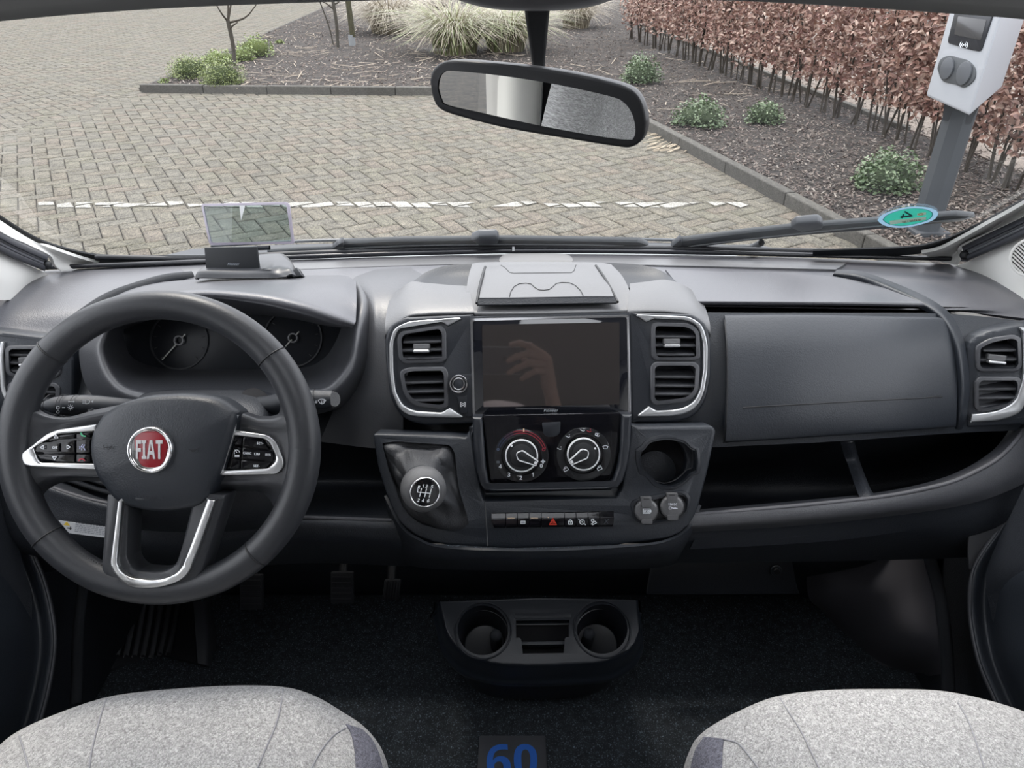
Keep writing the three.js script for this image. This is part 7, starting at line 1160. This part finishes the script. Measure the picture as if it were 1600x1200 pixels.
// ================= THE PHOTOGRAPHER (seen in the screen) =================
{
  const N = V(0, 0, 1).applyQuaternion(FC.q), mir = (p) => p.clone().addScaledVector(N, -2 * p.clone().sub(FC.o).dot(N)), camZ = (p) => { const q = p.clone().sub(EYE); return q.y * SP + q.z * CP; };
  const RF = (x, y, zc) => { const a = mir(A(x, y, 1)), b = mir(A(x, y, 2)), za = camZ(a), zb = camZ(b); return a.lerp(b, (zc - za) / (zb - za)); };   // the place whose mirror image stands at the pixel, zc behind the lens
  const smin = (a, b, k) => { const h = Math.max(k - Math.abs(a - b), 0) / k; return Math.min(a, b) - h * h * k * 0.25; };
  function blob(bones, n, k, only) {                       // bones: [a, b, ra, rb]
    const lo = V(1e9, 1e9, 1e9), hi = V(-1e9, -1e9, -1e9); for (const [a, b, ra, rb] of bones) for (const [p, r] of [[a, ra], [b, rb]]) { lo.min(p.clone().subScalar(r + 0.015)); hi.max(p.clone().addScalar(r + 0.015)); }
    const c = lo.clone().add(hi).multiplyScalar(0.5), R = Math.max(hi.x - lo.x, hi.y - lo.y, hi.z - lo.z) / 2;
    const mc = new MarchingCubes(n, new THREE.MeshBasicMaterial(), false, false, 400000); mc.isolation = 0; const f = mc.field, half = n / 2; f.fill(-1);
    const B = bones.map(([a, b, ra, rb]) => { const d = b.clone().sub(a); return { a, d, l: d.lengthSq() || 1e-9, ra, rb }; });
    for (let z = 0; z < n; z++) { const wz = c.z + (z - half) / half * R; if (wz < lo.z || wz > hi.z) continue; for (let y = 0; y < n; y++) { const wy = c.y + (y - half) / half * R; if (wy < lo.y || wy > hi.y) continue; for (let x = 0; x < n; x++) { const wx = c.x + (x - half) / half * R; if (wx < lo.x || wx > hi.x) continue;
      let v = 1; for (const q of B) { const px = wx - q.a.x, py = wy - q.a.y, pz = wz - q.a.z, t = Math.max(0, Math.min(1, (px * q.d.x + py * q.d.y + pz * q.d.z) / q.l)); const dist = Math.hypot(px - q.d.x * t, py - q.d.y * t, pz - q.d.z * t) - (q.ra + (q.rb - q.ra) * t); v = smin(v, dist, k); }
      f[x + y * n + z * n * n] = -v; } } }
    mc.update(); const cnt = mc.count, g = new THREE.BufferGeometry(); g.setAttribute('position', new THREE.BufferAttribute(mc.positionArray.slice(0, cnt * 3), 3)); g.scale(R, R, R); g.translate(c.x, c.y, c.z);
    const m = mergeVertices(g, R / n * 0.02); m.computeVertexNormals(); return plain(m);
  }
  const t = thing('person', 'photographer in a pale pinkish shirt holding up a phone, mirrored in the dark screen', 'person');
  const skin = std([0.46, 0.27, 0.20], 0.55), shirt = std([0.60, 0.50, 0.50], 0.85);
  // hand: five fingers round the right end of the phone; px, py as seen in the screen, metres behind the lens
  const wr = RF(860, 612, 0.052), D = -0.003;
  const ch = (pts, rs) => pts.slice(1).map((p, i) => [RF(...pts[i]), RF(...p), rs[i], rs[i + 1]]);
  const hand = [
    ...ch([[850, 556, 0.016], [828, 541, 0.000], [812, 536.5, D], [799, 538.5, D]], [0.0125, 0.0098, 0.0088, 0.0076]),
    ...ch([[854, 561, 0.016], [826, 552.5, -0.004], [807, 557, D], [795, 563.5, D]], [0.0128, 0.0100, 0.0090, 0.0078]),
    ...ch([[853, 569, 0.018], [828, 567, -0.002], [808, 575, D], [795, 582.5, D]], [0.0122, 0.0096, 0.0086, 0.0074]),
    ...ch([[852, 579, 0.022], [836, 580, 0.008], [824, 586, 0.004], [815, 592, 0.004]], [0.0112, 0.0084, 0.0076, 0.0066]),
    ...ch([[856, 592, 0.045], [846, 576, 0.045], [832, 568, 0.034], [818, 563, 0.026]], [0.0150, 0.0115, 0.0100, 0.0085]),
    [RF(854, 563, 0.022), RF(858, 598, 0.045), 0.0165, 0.020], [RF(850, 572, 0.024), RF(856, 600, 0.045), 0.015, 0.020], [RF(856, 598, 0.045), wr, 0.021, 0.020]];
  const sh = RF(806, 668, 0.26), el = RF(884, 730, 0.17), lS = RF(632, 664, 0.27), neck = RF(716, 640, 0.28), head = RF(700, 572, 0.28), pel = V(neck.x * 0.6, 0.80, neck.z + 0.02);
  const arm = [[wr, el, 0.0205, 0.036]];
  const mid = wr.clone().lerp(el, 0.55);
  const handG = blob([...hand, [wr, mid, 0.0205, 0.028]], 110, 0.006), foreG = blob([[mid.clone().lerp(wr, 0.25), mid, 0.026, 0.028], [mid, el, 0.028, 0.034]], 60, 0.01);
  const hc = head.clone();
  const headG = blob([[hc.clone().add(V(0, 0.03, 0.02)), hc.clone().add(V(0, 0.01, -0.01)), 0.088, 0.082], [hc.clone().add(V(0, -0.06, -0.03)), hc.clone().add(V(0, -0.085, -0.045)), 0.058, 0.042], [hc.clone().add(V(0, -0.015, -0.095)), hc.clone().add(V(0, -0.038, -0.112)), 0.010, 0.014], [hc.clone().add(V(-0.022, -0.072, -0.088)), hc.clone().add(V(0.022, -0.072, -0.088)), 0.010, 0.010], [hc.clone().add(V(-0.087, 0, 0.012)), hc.clone().add(V(-0.087, -0.035, 0.008)), 0.014, 0.010], [hc.clone().add(V(0.087, 0, 0.012)), hc.clone().add(V(0.087, -0.035, 0.008)), 0.014, 0.010], [hc.clone().add(V(0, -0.05, 0.02)), neck.clone().add(V(0, -0.03, 0.02)), 0.056, 0.060]], 70, 0.03);
  part('body', [handG, foreG, headG], skin, t);
  for (const s of [-1, 1]) part('eye', new THREE.SphereGeometry(0.012, 14, 10).translate(hc.x + s * 0.032, hc.y - 0.002, hc.z - 0.083), std([0.5, 0.48, 0.46], 0.2), t);
  const hair = new THREE.SphereGeometry(0.098, 28, 18, 0, Math.PI * 2, 0, 1.75); hair.rotateX(0.55); hair.scale(0.98, 1.02, 1.06); hair.translate(hc.x, hc.y + 0.035, hc.z + 0.022); part('hair', hair, std([0.035, 0.026, 0.02], 0.7, { side: THREE.DoubleSide }), t);
  const lE = lS.clone().add(V(-0.09, -0.27, 0.03)), lW = lE.clone().add(V(0.06, -0.24, -0.05));
  part('shirt', blob([[sh, lS, 0.066, 0.066], [sh.clone().lerp(lS, 0.18), pel.clone().add(V(0.09, 0.05, 0)), 0.085, 0.10], [lS.clone().lerp(sh, 0.18), pel.clone().add(V(-0.09, 0.05, 0)), 0.085, 0.10], [neck.clone().add(V(0, -0.05, 0.02)), pel, 0.075, 0.11], [sh, sh.clone().lerp(el, 0.85), 0.062, 0.050], [lS, lE, 0.062, 0.048], [lE, lW, 0.048, 0.036]], 90, 0.05), shirt, t);
  part('trousers', blob([[pel.clone().add(V(-0.09, 0, 0)), V(pel.x - 0.10, 0.10, pel.z + 0.03), 0.10, 0.062], [pel.clone().add(V(0.09, 0, 0)), V(pel.x + 0.10, 0.10, pel.z + 0.03), 0.10, 0.062], [pel.clone().add(V(-0.07, 0.02, 0)), pel.clone().add(V(0.07, 0.02, 0)), 0.11, 0.11]], 70, 0.05), std([0.03, 0.035, 0.05], 0.9), t);
  for (const s of [-1, 1]) part('shoe', box(0.09, 0.08, 0.26, pel.x + s * 0.10, 0.042, pel.z - 0.03, 0.035), M.black, t);
  const ph = thing('phone', 'thin dark phone held level in the right hand, mirrored in the screen', 'phone'); ph.position.copy(EYE); ph.quaternion.copy(camera.quaternion);
  part('case', box(0.158, 0.079, 0.008, -0.055, -0.0245, 0.011, 0.0035), std([0.02, 0.022, 0.03], 0.35), ph);
  part('frame', [box(0.158, 0.0012, 0.0085, -0.055, 0.0152, 0.011), box(0.158, 0.0012, 0.0085, -0.055, -0.0642, 0.011)], M.silver, ph);
  part('camera_bump', new THREE.CylinderGeometry(0.006, 0.006, 0.003, 20).rotateX(Math.PI / 2).translate(-0.02, -0.018, 0.006), M.gloss, ph);
}
scene.traverse((o) => { if (o.isMesh) { o.castShadow = true; o.receiveShadow = true; } });
renderer.render(scene, camera);
